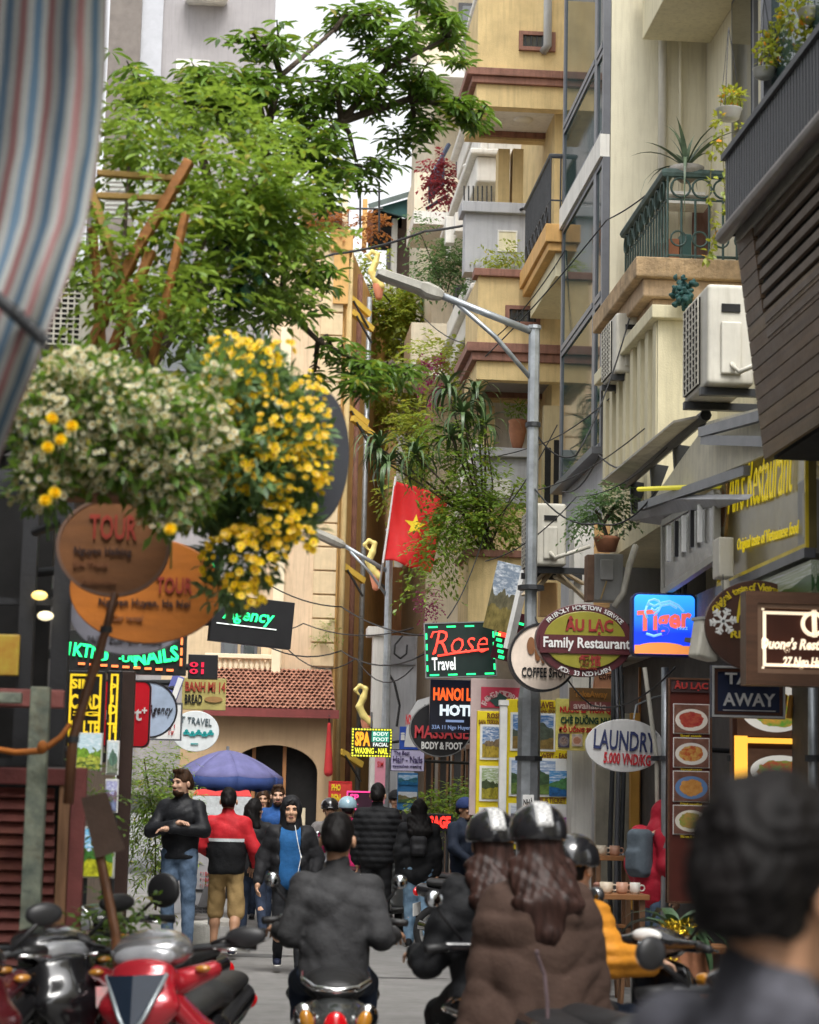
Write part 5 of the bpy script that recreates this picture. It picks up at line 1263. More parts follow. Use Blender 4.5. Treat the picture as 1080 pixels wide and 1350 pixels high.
MB().tube([at(130, 1120, 8.43), at(152, 1230, 8.35), at(165, 1420, 8.3)], .02, 8).build('stick', MATS['stained_wood'], e, True)

# ================================================================ street lamps
def lamp(e, px, py_top, Y, elbow, tip, brace0, brace1, X, r0, r1, zstep, hw=.11):
    zt_ = at(px, py_top, Y).z; up = Vector((X, Y, 0))
    MB().lathe([(r0*1.7, .0), (r0*1.7, .05), (r0, .06), (r0*.95, zstep), (r1*1.15, zstep+.25), (r1, zstep+.5), (r1*.92, zt_)], up, 8).build('pole', steel, e, True)
    MB().tube([elbow, at(*tip)], .033, 10).build('arm', steel, e, True, smooth=True)
    MB().tube([brace0, brace0.lerp(brace1, .5)+Vector((0, 0, .05)), brace1], .022, 10).build('brace', steel, e, True, smooth=True)
    MB().lathe([(r1*1.15, 0), (r1*1.15, .03)], (X, Y, zt_), 10).build('cap', steel, e, True)
e = thing('street_lamp', 'near galvanised street lamp with braced arm among the restaurant signs', 'street lamp', (2.5, 18, 0))
elbow = at(709, 440, 18); tipp = at(583, 390, 17.9)
lamp(e, 710, 434, 18, elbow, (583, 390, 17.9), at(703, 502, 18), at(604, 401, 17.92), 2.5, .105, .055, 2.55)
hd = (at(497, 360, 17.8)-tipp); L_ = hd.length; hd.normalize(); u, v = orth(hd)
mb = MB()
secs = [(0, .045, .04), (.06, .06, .06), (.16, .07, .07), (.22, .085, .05), (L_*.9, .085, .045), (L_, .06, .03)]
lampm = M('lamp_head_grey', (.36, .35, .31), .5, .1, var=.2, streak=.3)
vs = []
for t, w_, h_ in secs:
    c = tipp+hd*t
    vs += [c+u*a*w_+v*b*h_ for a, b in ((-1, -.6), (-.6, -1), (.6, -1), (1, -.6), (1, .6), (.6, 1), (-.6, 1), (-1, .6))]
mb.add(vs, [(i*8+j, i*8+(j+1) % 8, (i+1)*8+(j+1) % 8, (i+1)*8+j) for i in range(5) for j in range(8)]+[tuple(range(7, -1, -1)), tuple(40+j for j in range(8))])
mb.build('lamp_head', lampm, e, True)
for p, s_ in (((700, 560), .07), ((698, 775), .12), ((697, 1000), .12)):
    q = at(*p, 18); MB().lathe([(s_, -.02), (s_, .02)], (2.5, 18, q.z), 10).build('clamp', iron, e, True)
s = Sign('paper_notice', 'white paper notice pasted low on the near lamp post', 'notice', 689, 1048, 704, 1086, 17.86); s.board(whitep, .006); s.text('NHÀ', 690, 1052, 703, 1062, black, y=-.002, bold=.04, th=.002)
for k in range(4): s.text('cho thue', 690, 1066+5*k, 702, 1069+5*k, black, y=-.002, bold=.01, th=.002)
e = thing('street_lamp', 'far street lamp with arm reaching out beneath the national flag', 'street lamp', (at(512, 900, 32).x, 32, 0))
elbow = at(509, 752, 32); tipp = at(455, 720, 31.9)
lamp(e, 512, 700, 32, elbow, (455, 720, 31.9), at(510, 786, 32), at(462, 727, 31.9), at(512, 800, 32).x, .09, .06, 2.6)
hd = (at(406, 698, 31.8)-tipp); MB().tube([tipp, tipp+hd*.1, tipp+hd*.3, tipp+hd*.95, tipp+hd], [.04, .07, .085, .08, .04], 8).build('lamp_head', lampm, e, True)
# national flag
e = thing('national_flag', 'red flag with yellow star hanging from a slanting staff', 'flag', at(535, 640, 31.5))
P0, P1, P2, P3 = at(521, 634, 31.5), at(592, 654, 31.5), at(569, 756, 31.5), at(508, 738, 31.5)
def fl(u_, v_):
    p = (P0.lerp(P1, u_)).lerp(P3.lerp(P2, u_), v_)
    return p+Vector((0, .07*math.sin(6*u_+2.5*v_)*(.3+v_)+.03*math.sin(14*u_-5*v_), .02*math.sin(9*u_)*v_))
MB().sheet(fl, 24, 30).build('cloth', M('flag_red', (.62, .012, .012), .7, var=.08, bump=.15, bs=20), e, True, smooth=True, solid=.008)
st = []
for i in range(10):
    a = R(90+36*i+4); r_ = (.24 if i % 2 == 0 else .095)
    st.append((.49+r_*math.cos(a)*.9, .48-r_*math.sin(a)*.60))
def flo(u_, v_): return fl(u_, v_)+Vector((0, -.012, 0))
cen = flo(.49, .48); mb = MB()
for i in range(10):
    pts = [flo(.49+(st[i][0]-.49)*t, .48+(st[i][1]-.48)*t) for t in (.5, 1)]+[flo(.49+(st[(i+1) % 10][0]-.49)*t, .48+(st[(i+1) % 10][1]-.48)*t) for t in (1, .5)]
    mb.add([cen, pts[0], pts[3]], [(0, 1, 2)]); mb.add(pts, [(0, 1, 2, 3)])
mb.build('star', flat('star_yellow', (.85, .62, .01)), e, True)
MB().tube([at(522, 628, 31.5), at(505, 742, 31.6), at(500, 775, 32)], .018, 8).build('staff', whitep, e, True)

# ================================================================ air conditioners, meters, boxes
def aircon(label, loc, rz, w_=.8, h_=.58, d_=.32, bracket=None):
    e = thing('air_conditioner', label, 'air conditioner', loc, rz, 'outdoor air conditioner units')
    SD(.008).bx((0, d_/2, h_/2), (w_/2, d_/2, h_/2), .025).build('casing', plast, e, .014)
    MB().b2(-w_*.44, w_*.2, -.012, .002, h_*.06, h_*.94).build('fan_recess', interior, e)
    mb = MB()
    for i in range(13): z = h_*(.07+.86*i/12); mb.b2(-w_*.44, w_*.2, -.02, -.012, z-.004, z+.004)
    for i in range(6): x = -w_*.44+w_*.64*i/5; mb.b2(x-.004, x+.004, -.022, -.013, h_*.06, h_*.94)
    o = mb.build('grille', plast, e); o['kind'] = 'stuff'
    f_ = MB().lathe([(.05, 0), (.05, .02)], (-w_*.12, -.006, h_/2), 16, 'y').build('fan_hub', plastg, e)
    MB().b2(w_/2-.004, w_/2+.028, d_*.28, d_*.72, h_*.1, h_*.62).build('valve_cover', plast, e, bevel=.012)
    MB().b2(w_/2-.004, w_/2+.012, d_*.3, d_*.7, h_*.72, h_*.80).build('handle_recess', interior, e)
    for x in (-w_*.35, w_*.35): MB().b2(x-.03, x+.03, -.03, d_+.25, -.06, -.005).build('bracket', iron, e)
    MB().tube([(w_/2+.02, d_*.5, h_*.2), (w_/2+.1, d_*.6, h_*.1), (w_/2+.12, d_+.2, h_*.3)], .02, 8).build('pipe', plast, e, smooth=True)
    return e
z = at(945, 508, 14.2).z
aircon('large air conditioner unit beside the dark plank bay', (3.22, 14.55, z), R(-90), .78, .74, .34)
z = at(815, 495, 19).z; aircon('air conditioner unit under the mossy balcony slab', (3.40, 19.2, z), R(-90), .72, .58, .3)
z = at(700, 746, 18.6).z; aircon('air conditioner unit next to the lamp post above the round sign', (at(703, 700, 18.6).x, 18.9, z), R(-90), .75, .58, .3)
z = at(498, 410, 43).z; aircon('far air conditioner unit on the ochre side wall', (at(498, 400, 43).x, 43, z), R(0), .55, .62, .3)
z = at(100, 462, 10.5).z; aircon('dark louvred air conditioner unit behind the orange ladder frame', (at(92, 440, 10.5).x, 10.5, z), R(0), .26, .38, .25)
e = thing('meter_box', 'grey electric meter box with white conduit above the oval sign', 'meter box', at(805, 795, 18))
x0, x1, z0, z1 = rect(784, 730, 822, 792, 18)
MB().b2(x0, x1, 18, 18.2, z0, z1).build('casing', plastg, e, True, bevel=.01); MB().b2(x0-.06, x0, 18.02, 18.2, z0, z1-.01).build('side_box', M('rusty_box', (.25, .15, .1), .8, var=.3), e, True)
a = rect(791, 738, 808, 765, 18); MB().b2(a[0], a[1], 17.96, 18, a[2], a[3]).build('meter_window', M('meter_grey', (.5, .5, .5), .4), e, True, bevel=.006)
MB().tube([at(810, 800, 17.9), at(822, 782, 17.9), at(830, 745, 17.9), at(838, 720, 18)], .03, 10).build('conduit', plast, e, True, smooth=True)
MB().tube([at(800, 766, 17.95), at(792, 790, 17.95)], .008, 6).build('wire', M('tan_wire', (.5, .35, .15), .5), e, True)
e = thing('meter_box', 'beige switch box on the wall left of the yellow script board', 'meter box', at(955, 760, 13.9)); x0, x1, z0, z1 = rect(948, 708, 968, 770, 13.9)
MB().b2(x0, x1, 13.9, 14.1, z0+.05, z1).build('casing', plast, e, True, bevel=.01); MB().tube([at(956, 765, 13.92), at(962, 800, 13.92)], .03, 8).build('conduit', plast, e, True)
e = thing('meter_box', 'grey plastic cabinet at the edge over the brown glass board', 'meter box', at(1075, 720, 12.3)); x0, x1, z0, z1 = rect(1063, 630, 1110, 730, 12.3)
MB().b2(x0, x1, 12.3, 12.5, z0, z1).build('casing', plastg, e, True, bevel=.01); MB().b2(x0-.02, x0+.02, 12.27, 12.31, z0+.1, z1-.1).build('hinge', plast, e, True)
# gold curl ornaments on far lamp posts
for k, (px, py, Y, lb) in enumerate(((492, 356, 40, 'pale gold curled street ornament behind the near lamp head'), (488, 738, 34, 'pale gold curled street ornament behind the far lamp arm'), (476, 930, 31, 'pale gold curled street ornament above the SPA sign'))):
    e = thing('curl_ornament', lb, 'ornament', at(px+6, py+20, Y), group='gold curl ornaments'); g = M('pale_gold', (.80, .66, .22), .4, .1, var=.1)
    c = at(px, py, Y)-e.location; s_ = Y/2700
    pts = [(-3, -14), (-8, -20), (-2, -26), (6, -22), (3, -10), (-2, 2), (4, 14), (12, 22)]; rr = [2, 3, 3.5, 4, 5.5, 6, 6, 6]
    SD(.02).chain([c+Vector((a*s_, 0, -b*s_)) for a, b in pts], [q*s_*.8 for q in rr], k=.02).build('curl', g, e, .02)
    SD(.02).rc(c+Vector((8*s_, .05, -20*s_)), c+Vector((9*s_, .05, -36*s_)), 8*s_, 5*s_).build('base', M('salmon_paint', (.72, .28, .16), .6), e, .025)
    MB().tube([c+Vector((14*s_, .1, -30*s_)), c+Vector((26*s_, .5, -34*s_))], .02, 6).build('bracket', iron, e)
# stacked planks/roof scraps under the middle air conditioner
e = thing('timber_scraps', 'broken pale timber strips sticking out over the round sign', 'timber', at(725, 770, 18.8))
for a, b in (((690, 785), (728, 745)), ((700, 787), (732, 748)), ((728, 745), (770, 770)), ((730, 750), (772, 790)), ((732, 760), (755, 775))):
    MB().bar(at(*a, 18.7), at(*b, 18.9), .05, .02).build('strip', M('pale_timber', (.52, .42, .28), .8, var=.3), e, True)
x0, x1, z0, z1 = rect(712, 768, 735, 812, 19); MB().b2(x0, x1, 19, 19.15, z0, z1).build('box', M('light_orange_box', (.60, .36, .15), .7), e, True)
x0, x1, z0, z1 = rect(757, 690, 783, 800, 19.2); e = thing('white_column', 'white painted column behind the grey meter box', 'column', (x0, 19.2, 0)); MB().b2(x0, x1, 19.2, 19.5, .11, z1).build('shaft', white, e, True); MB().b2(x1, x1+.16, 19.22, 19.5, z0, z1).build('side_panel', M('light_orange_box', (0, 0, 0)), e, True)

# ================================================================ overhead cables
def cable(lb, pts, r=.009, sag=.25, loose=True):
    e = thing('overhead_cable', lb, 'cable', pts[0], group='overhead cables')
    P = []
    for a, b in zip(pts[:-1], pts[1:]):
        for i in range(9):
            t = i/8; q = a.lerp(b, t); q = q-Vector((0, 0, sag*4*t*(1-t))); P.append(q)
    MB().tube(P, r, 5).build('wire', M('black_cable', (.015, .015, .016), .6, var=0, bump=0), e, True, smooth=True)
cable('thick black cable rising from the far pole across to the balconies', [at(345, 352, 33), at(440, 335, 31), at(560, 305, 29), at(690, 275, 26)], .02, .05)
cable('thin cable running from the lamp to the glass facade', [at(640, 470, 24), at(800, 290, 20), at(890, 222, 18.2)], .008, .05)
cable('thin cable from the glass facade to the mossy balcony', [at(560, 600, 28), at(700, 590, 24), at(830, 500, 19)], .007, .1)
cable('pair of cables crossing below the far lamp arm', [at(345, 765, 33), at(450, 800, 33), at(560, 838, 30)], .012, .1)
cable('cable dipping across the peach wall', [at(330, 838, 33), at(450, 858, 33), at(560, 862, 29)], .012, .2)
cable('lowest cable across the peach wall', [at(330, 815, 33), at(400, 822, 33), at(545, 828, 30)], .01, .15)
cable('slack cable under the clay tile eave', [at(370, 845, 33.5), at(470, 868, 33), at(545, 880, 30)], .01, .3)
cable('cable looping beside the white gate pillar', [at(506, 878, 32.8), at(520, 900, 32.8), at(527, 930, 32.8), at(523, 958, 32.8)], .02, 0)
cable('pale looped cable hanging over the grey panel', [at(531, 838, 32.8), at(521, 850, 32.8), at(520, 862, 32.8), at(528, 868, 32.8), at(536, 862, 32.8), at(537, 850, 32.8)], .016, 0)
cable('thin wire slanting over the glass facade', [at(690, 650, 20), at(850, 565, 17)], .006, .1)
cable('twin wire running up past the agave', [at(640, 740, 19), at(760, 655, 18), at(880, 590, 16)], .006, .1)
for k, (lb, pts) in enumerate((('cable drooping from the lamp post to the wrought balcony', [(700, 560, 18), (760, 600, 18), (830, 420, 18.5)]), ('cable along the bottom of the glass front', [(742, 648, 21), (790, 600, 19), (850, 600, 17.5)]), ('cable from the lamp post to the tin awning', [(702, 640, 18), (790, 690, 17), (870, 640, 16)]), ('cable from the neon sign up to the yellow bays', [(590, 815, 23), (640, 700, 25), (735, 560, 25)]), ('cable crossing in front of the yellow bays', [(560, 420, 30), (640, 455, 26), (745, 330, 23)]), ('low cable between lamp post and menu board', [(700, 800, 18), (780, 930, 17.5), (890, 880, 15.5)]))):
    cable(lb, [at(*p) for p in pts], .008, .12)
for k in range(7):
    x = 893+2.2*k
    cable('black cable strand %s hanging in the bundle by the blue light box' % ('one', 'two', 'three', 'four', 'five', 'six', 'seven')[k], [at(x+6, 640, 16.9), at(x+rnd.uniform(-2, 4), 720, 16.8), at(x+rnd.uniform(-8, 6), 800, 16.7), at(x-6, 860, 16.7)], .012, 0)
for k, (px, Y, m_) in enumerate(((877, 16.2, steel), (866, 16.6, plast), (1072, 12.4, steel), (968, 14.2, woodb))):
    e = thing('service_pipe', ('grey steel pipe beside the tall menu board', 'thin pale pipe leaning from the light box', 'ribbed grey pipe rising behind the round head', 'thin brown post beside the food panel')[k], 'pipe', (at(px, 1000, Y).x, Y, .11), group='service pipes')
    b = at(px, 1000, Y); t_ = at(px-(16 if k == 1 else 0), 880, Y); MB().tube([(b.x+(.03 if k == 1 else 0), Y, .11), b, t_], .03 if k != 1 else .018, 10).build('tube', m_, e, True, smooth=True)
    MB().lathe([(.05, -.02), (.05, .02)], b, 10).build('clamp', iron, e, True)
for k, px in enumerate((808, 816, 823)):
    e = thing('cable_conduit', ('black', 'dark grey ribbed', 'thin black')[k]+' conduit running down behind the laundry sign', 'conduit', (at(px, 1000, 18.5).x, 18.5, .11), group='conduits behind the laundry sign')
    b = at(px, 1000, 18.5); MB().tube([(b.x, 18.5, .11), (b.x+rnd.uniform(-.03, .03), 18.5, 1.2), b, (b.x+rnd.uniform(-.05, .05), 18.5, 3)], .022, 8).build('tube', iron if k != 1 else frameg, e, True, smooth=True)
    MB().lathe([(.03, -.015), (.03, .015)], (b.x, 18.5, 1.2), 8).build('clamp', steel, e, True)
# wooden doorway, painted as warmly lit, behind the laundry sign, pale wall strip and open cafe
e = thing('cafe_doorway', 'wooden cafe doorway with warm light painted into its orange behind the laundry sign', 'doorway', (at(850, 1100, 19).x, 19, .11))
pbox('door_leaf', M('orange_lit_door', (.36, .15, .04), .5, var=.25, vlen=(6, 6, .5)), e, 842, 880, 880, 1200, 19.3, .05); pbox('jamb', M('yellow_jamb', (.72, .38, .07), .55, var=.1), e, 832, 940, 843, 1200, 19.2, .1); pbox('wall', M('pale_strip', (.52, .50, .42), .8, streak=.3), e, 786, 940, 832, 1190, 19.6, .1)  # warm light is put into the orange of the door leaf
e = thing('window_frame_sign', 'dark framed glazed shop sign with leaning letters under the slab canopy', 'sign', at(900, 720, 15.6))
c4 = [at(876, 690, 16.2), at(945, 650, 14.4), at(945, 735, 14.4), at(876, 782, 16.2)]
MB().add(c4, [(0, 1, 2, 3)]).build('pane', M('grey_mirror', (.20, .19, .17), .15, .2, var=.4, vs=3), e, True, solid=.02)
for a, b in zip(c4, c4[1:]+c4[:1]): MB().bar(a, b, .05).build('frame', M('old_aluminium', (.36, .35, .31), .5, .3), e, True)
for k in range(5):
    p = c4[0].lerp(c4[1], .2+.15*k).lerp(c4[3].lerp(c4[2], .2+.15*k), .45)+Vector((-.04, 0, 0))
    MB().bar(p+Vector((0, 0, .18)), p-Vector((0, 0, .1)), .04, .03).build('letter_stroke', (whitep, black)[k % 2], e, True)
# ================================================================ PLANTS
g_dark = leafmat('leaf_dark', (.035, .085, .012), (.16, .28, .04), warm=(.22, .20, .02))
g_mid = leafmat('leaf_mid', (.06, .13, .018), (.25, .37, .06), warm=(.30, .26, .03))
g_lime = leafmat('leaf_lime', (.14, .22, .03), (.36, .42, .07), warm=(.40, .30, .04))
g_blue = leafmat('leaf_blue_green', (.05, .11, .05), (.15, .25, .10))
g_str = leafmat('leaf_strap', (.03, .08, .02), (.10, .19, .05), warm=(.35, .22, .06))
bark = M('bark', (.085, .062, .045), .9, var=.35, vs=12, bump=.6, bs=30)
def blob3(px, py, rx, ry, Y, depth):
    c = at(px, py, Y); k = Y/F
    return c, (rx*k, depth, ry*k)
def palmate(C, L, nl, rs, droop=.35, spread=1.0):
    """compound leaves: nl leaflets radiating from each centre"""
    n = len(C); P = np.repeat(C, nl, 0); ax = rand_dirs(n, rs)*.5+np.array([0, -.35, .9])
    ax /= np.linalg.norm(ax, axis=1, keepdims=True)
    t = np.cross(ax, [1, .3, 0]); t /= np.linalg.norm(t, axis=1, keepdims=True); b = np.cross(ax, t)
    a = (np.arange(nl)/nl*2*PI)[None]+rs.rand(n, 1)*6; a = a+rs.normal(0, .12, a.shape)
    D = t[:, None]*np.cos(a)[..., None]+b[:, None]*np.sin(a)[..., None]-np.array([0, 0, droop])+ax[:, None]*.1
    D = D.reshape(-1, 3); D /= np.linalg.norm(D, axis=1, keepdims=True)
    P = P+D*.012
    ln = L*(.75+.5*rs.rand(len(P)))
    return leaves(P, D, ln, .42, False, .35, rs)
def twig_tree(name, label, blobs, root, limbs, L, per, mat, nl=6, seed=1, depth=.6, cat='tree', barkr=.05):
    rs = np.random.RandomState(seed)
    e = thing(name, label, cat, root)
    tr = MB(); lm = MB()
    for i, (pts, r0, r1) in enumerate(limbs):
        n = len(pts); (tr if i == 0 else lm).tube(pts, [r0+(r1-r0)*j/(n-1) for j in range(n)], 8)
    tr.build('trunk', bark, e, True, smooth=True)
    lp = np.array([tuple(p) for pts, _, _ in limbs[1:] for p in pts] or [tuple(root)])
    C = []
    tw = MB()
    for px, py, rx, ry, Y, n in blobs:
        c, r = blob3(px, py, rx, ry, Y, depth)
        nt_ = max(3, n//7)
        for j in range(nt_):
            d = rand_dirs(1, rs)[0]; d[2] *= .75; tip = np.array(c)+d*np.array(r)*(.5+.5*rs.rand())
            base = np.array(c)+rs.normal(0, .25, 3)*np.array(r)
            m = max(2, n//nt_)
            for q in range(m):
                t = (q+1)/m; p = base+(tip-base)*t+rs.normal(0, .035, 3); C.append(p)
            tw.tube([Vector(base), Vector(base+(tip-base)*.5+[0, 0, .02]), Vector(tip)], [.010, .007, .004], 4, cap=False)
        q = lp[np.argmin(np.linalg.norm(lp-np.array(c), axis=1))]
        lm.tube([Vector(q), Vector((q+np.array(c))/2)+Vector((0, 0, .06)), c], [.022, .017, .011], 5)
    lm.build('limbs', bark, e, True, smooth=True); o = tw.build('twigs', bark, e, True); o['kind'] = 'stuff'
    v, f = palmate(np.array(C), L, nl, rs)
    v = v-np.array(root)
    link('crown', np_mesh('crown', v, f), mat, e, True)
    return e
# ---- big street tree over the lane
root = Vector((-1.35, 12.6, .11))
TB = [(602, 150, 42, 22, 12.6, 34), (560, 110, 60, 30, 12.4, 56), (520, 66, 70, 26, 12.2, 54), (598, 46, 40, 20, 12.6, 34), (470, 26, 80, 24, 12.2, 58), (560, 10, 60, 14, 12.3, 40), (440, 118, 80, 36, 12, 74), (548, 168, 55, 18, 12.5, 36),
      (400, 196, 80, 34, 11.9, 70), (335, 118, 70, 40, 11.8, 66), (350, 60, 60, 26, 11.9, 44), (300, 150, 80, 30, 11.7, 52), (470, 214, 52, 18, 12.2, 34), (424, 246, 60, 22, 12, 44), (260, 110, 60, 26, 11.5, 44), (190, 116, 55, 24, 11.2, 40),
      (380, 330, 80, 34, 11.8, 60), (420, 372, 44, 18, 12, 30), (360, 400, 80, 28, 11.8, 50), (330, 290, 80, 40, 11.6, 60), (630, 155, 24, 10, 12.7, 12), (390, 150, 50, 30, 12.0, 36), (500, 130, 40, 30, 12.3, 30),
      (480, 486, 58, 16, 12.2, 34), (440, 462, 34, 10, 12.2, 16), (532, 490, 28, 8, 12.3, 14), (470, 520, 40, 14, 12.2, 18), (415, 490, 20, 8, 12.2, 8)]
LM = [([root, at(20, 1000, 12.5), at(30, 800, 12.3), at(120, 600, 12.1), at(210, 450, 12), at(300, 330, 11.9)], .11, .06),
      ([at(300, 330, 11.9), at(345, 270, 11.9), at(390, 220, 12), at(450, 160, 12.1), at(540, 130, 12.4), at(600, 140, 12.6)], .05, .014),
      ([at(345, 270, 11.9), at(350, 180, 11.9), at(370, 100, 12), at(440, 40, 12.1)], .035, .012), ([at(300, 330, 11.9), at(270, 220, 11.7), at(250, 140, 11.6), at(190, 120, 11.3)], .035, .012),
      ([at(300, 330, 11.9), at(370, 400, 11.9), at(420, 450, 12), at(500, 490, 12.2)], .03, .008), ([at(450, 160, 12.1), at(510, 90, 12.2), at(590, 50, 12.5)], .025, .01)]
twig_tree('street_tree', 'large leafy tree arching over the lane with star shaped leaf clusters', TB, root, LM, .105, 6, g_dark, 6, 5, .55)
def sprays(cs, n, size, W, simple, rs, droop, m=9):
    """leaves set along short arching twigs, so that the mass has gaps"""
    k = max(4, n//m); vol = np.array([r[0]*r[1]*r[2] for c, r in cs]); q = rs.choice(len(cs), k, p=vol/vol.sum())
    C = np.array([tuple(c) for c, r in cs])[q]; Rr = np.array([tuple(r) for c, r in cs])[q]; d = rand_dirs(k, rs); d[:, 2] *= .8
    B0 = C+d*Rr*(.15+.75*rs.rand(k))[:, None]; T = d*.9+rs.normal(0, .35, (k, 3)); T[:, 2] += .25; T /= np.linalg.norm(T, axis=1, keepdims=True)
    t = (np.arange(m)+.5)/m; L = size*m*.42; P = B0[:, None]+T[:, None]*(t*L)[None, :, None]; P[..., 2] -= (t**2*L*.45)[None]
    sd = np.cross(T, [0, 0, 1.0]); sd /= np.maximum(np.linalg.norm(sd, axis=1, keepdims=True), 1e-6); sg = np.where(np.arange(m) % 2 == 0, 1, -1)
    D = T[:, None]*.7+sd[:, None]*sg[None, :, None]*.9+rs.normal(0, .22, (k, m, 3)); D[..., 2] -= droop+.25
    P = P.reshape(-1, 3); D = D.reshape(-1, 3); return leaves(P, D, size*(.6+.7*rs.rand(len(P))), W, simple, .5, rs)
# ---- lighter climbing shrub on the timber frame
def leafy(name, label, cat, loc, blobs, n, size, mat, W=.6, seed=3, depth=.4, stems=None, stem_r=.012, pot=None, simple=True, kind_name='foliage', droop=.2, group=None):
    rs = np.random.RandomState(seed)
    e = thing(name, label, cat, loc, group=group)
    cs = [blob3(*b[:5], b[5] if len(b) > 5 else depth) for b in blobs]
    v, f = sprays(cs, n if name == 'climbing_shrub' else int(n*1.7), size, W, simple, rs, droop)
    link(kind_name, np_mesh(kind_name, v-np.array(loc), f), mat, e, not simple)
    if stems:
        mb = MB()
        for pts in stems: mb.tube(pts, [stem_r*(1-.5*i/len(pts)) for i in range(len(pts))], 6)
        mb.build('stems', bark, e, True)
    return e
loc = at(200, 470, 9.6)
leafy('climbing_shrub', 'light green climbing shrub tangled in the orange timber frame', 'shrub', loc,
      [(190, 195, 62, 24, 9.6), (270, 215, 90, 36, 9.7), (330, 240, 80, 40, 9.8), (300, 285, 90, 40, 9.7), (160, 185, 34, 22, 9.5), (350, 300, 50, 40, 9.9), (230, 300, 30, 30, 9.9), (130, 330, 34, 40, 9.4), (150, 372, 50, 26, 9.4), (215, 405, 60, 32, 9.5), (280, 400, 60, 40, 9.7), (250, 360, 40, 40, 9.8), (200, 440, 40, 16, 9.4), (270, 440, 40, 16, 9.6), (380, 260, 30, 30, 9.9), (230, 130, 60, 24, 10.3), (300, 160, 60, 26, 10.3), (180, 150, 44, 20, 10.2), (360, 190, 50, 26, 10.3), (160, 285, 22, 18, 8.85, .12), (225, 350, 26, 20, 8.85, .12), (140, 395, 26, 18, 8.85, .12), (205, 245, 24, 9, 8.85, .1), (130, 330, 30, 24, 9.0, .12), (190, 400, 30, 30, 9.0, .15), (235, 290, 24, 26, 9.0, .12), (170, 440, 40, 14, 9.0, .12), (330, 380, 60, 40, 9.9), (390, 310, 40, 30, 10)],
      7400, .066, g_mid, .62, 8, .36, stems=[[at(200, 480, 9.6), at(230, 400, 9.6), at(280, 300, 9.7)], [at(200, 480, 9.6), at(160, 380, 9.5), at(170, 220, 9.6)], [at(280, 300, 9.7), at(350, 230, 9.8)]], simple=False)
# broad blue-green leaves in the middle
loc2 = at(310, 380, 10)
e = thing('rubber_plant', 'broad blue green rubber plant leaves below the light climbing shrub', 'plant', loc2)
lf = np_mesh('leaf', *leaves(np.zeros((1, 3)), np.array([[0, 1.0, 0]]), .17, .62, False, 0, np.random.RandomState(1)))
lf.materials.append(M('rubber_leaf', (.02, .06, .035), .25, var=.3, vs=8, bump=.05))
rs = np.random.RandomState(4)
MB().tube([at(300, 450, 10), at(305, 380, 10), at(315, 320, 10)], .012, 6).build('stem', bark, e, True)
for i in range(26):
    p = at(305+rs.normal(0, 28), 370+rs.normal(0, 34), 9.8+rs.normal(0, .1))
    o = bpy.data.objects.new('leaf', lf); COL.objects.link(o); o.parent = e; o.location = p-loc2
    o.rotation_euler = (rs.uniform(-1.2, .2), rs.uniform(-.5, .5), rs.uniform(1.5, 4.8))
# ---- timber frame
tf = thing('trellis_frame', 'orange stained crossed timber trellis frame among the climbing shrub', 'trellis', at(180, 470, 9.3))
otim = M('orange_timber', (.30, .12, .03), .65, var=.3, vs=6, bump=.2, bs=25, vlen=(1, 1, 4)); ytim = M('ochre_timber', (.30, .18, .045), .7, var=.3, vs=6, bump=.2)
for a, b, w_, m_ in (((250, 212), (175, 340), .055, otim), ((175, 340), (112, 472), .055, otim), ((118, 250), (150, 345), .05, ytim), ((150, 345), (182, 472), .05, ytim), ((200, 330), (140, 480), .05, otim), ((245, 280), (200, 480), .04, otim), ((128, 228), (240, 236), .035, ytim), ((128, 258), (232, 262), .035, ytim), ((122, 300), (135, 470), .04, otim)):
    MB().bar(at(*a, 9.3), at(*b, 9.35), w_, w_*.8).build('timber', m_, tf, True, bevel=.004)
lv = thing('louvre_panel', 'white horizontal louvre panel behind the timber trellis', 'panel', at(195, 290, 10.2))
for k in range(9): a, b = at(135, 238+6*k, 10.2), at(258, 240+6*k, 10.2); MB().bar(a, b, .02, .012).build('slat', whitep, lv, True)
for px in (136, 257): MB().bar(at(px, 234, 10.2), at(px, 294, 10.2), .02).build('stile', whitep, lv, True)
# ---- flowers
def blossoms(blobs, n, r, rs, shell=.75, petals=9, face=(0, -1, .35)):
    cs = [blob3(*b) for b in blobs]; vol = np.array([q[0]*q[2] for _, q in cs]); k = rs.choice(len(cs), n, p=vol/vol.sum())
    C = np.array([tuple(c) for c, q in cs])[k]; Q = np.array([q for c, q in cs])[k]
    d = rand_dirs(n, rs); d[:, 1] = -np.abs(d[:, 1]); P = C+d*Q*(shell+(1-shell)*rs.rand(n))[:, None]
    N = d*.7+np.array(face)+rs.normal(0, .35, (n, 3)); N /= np.linalg.norm(N, axis=1, keepdims=True)
    T = np.cross(N, rand_dirs(n, rs)); T /= np.linalg.norm(T, axis=1, keepdims=True); B = np.cross(N, T)
    m = petals*2; a = np.arange(m)/m*2*PI; rad = np.where(np.arange(m) % 2 == 0, 1, .62); R_ = r*(.65+.7*rs.rand(n))
    ringv = P[:, None]+(T[:, None]*np.cos(a)[None, :, None]+B[:, None]*np.sin(a)[None, :, None])*(rad[None]*R_[:, None])[..., None]+N[:, None]*(R_*.12)[:, None, None]
    V = np.concatenate([P[:, None]-N[:, None]*(R_*.15)[:, None, None], ringv], 1).reshape(-1, 3)
    i = np.arange(m); Fc = np.stack([np.zeros(m, int), 1+i, 1+(i+1) % m], 1)
    Fa = (Fc[None]+(np.arange(n)*(m+1))[:, None, None]).reshape(-1, 3)
    return V, Fa, P+N*(R_*.05)[:, None], N, R_
def flower_mat(name, a, b):
    m = leafmat(name, a, b); return m
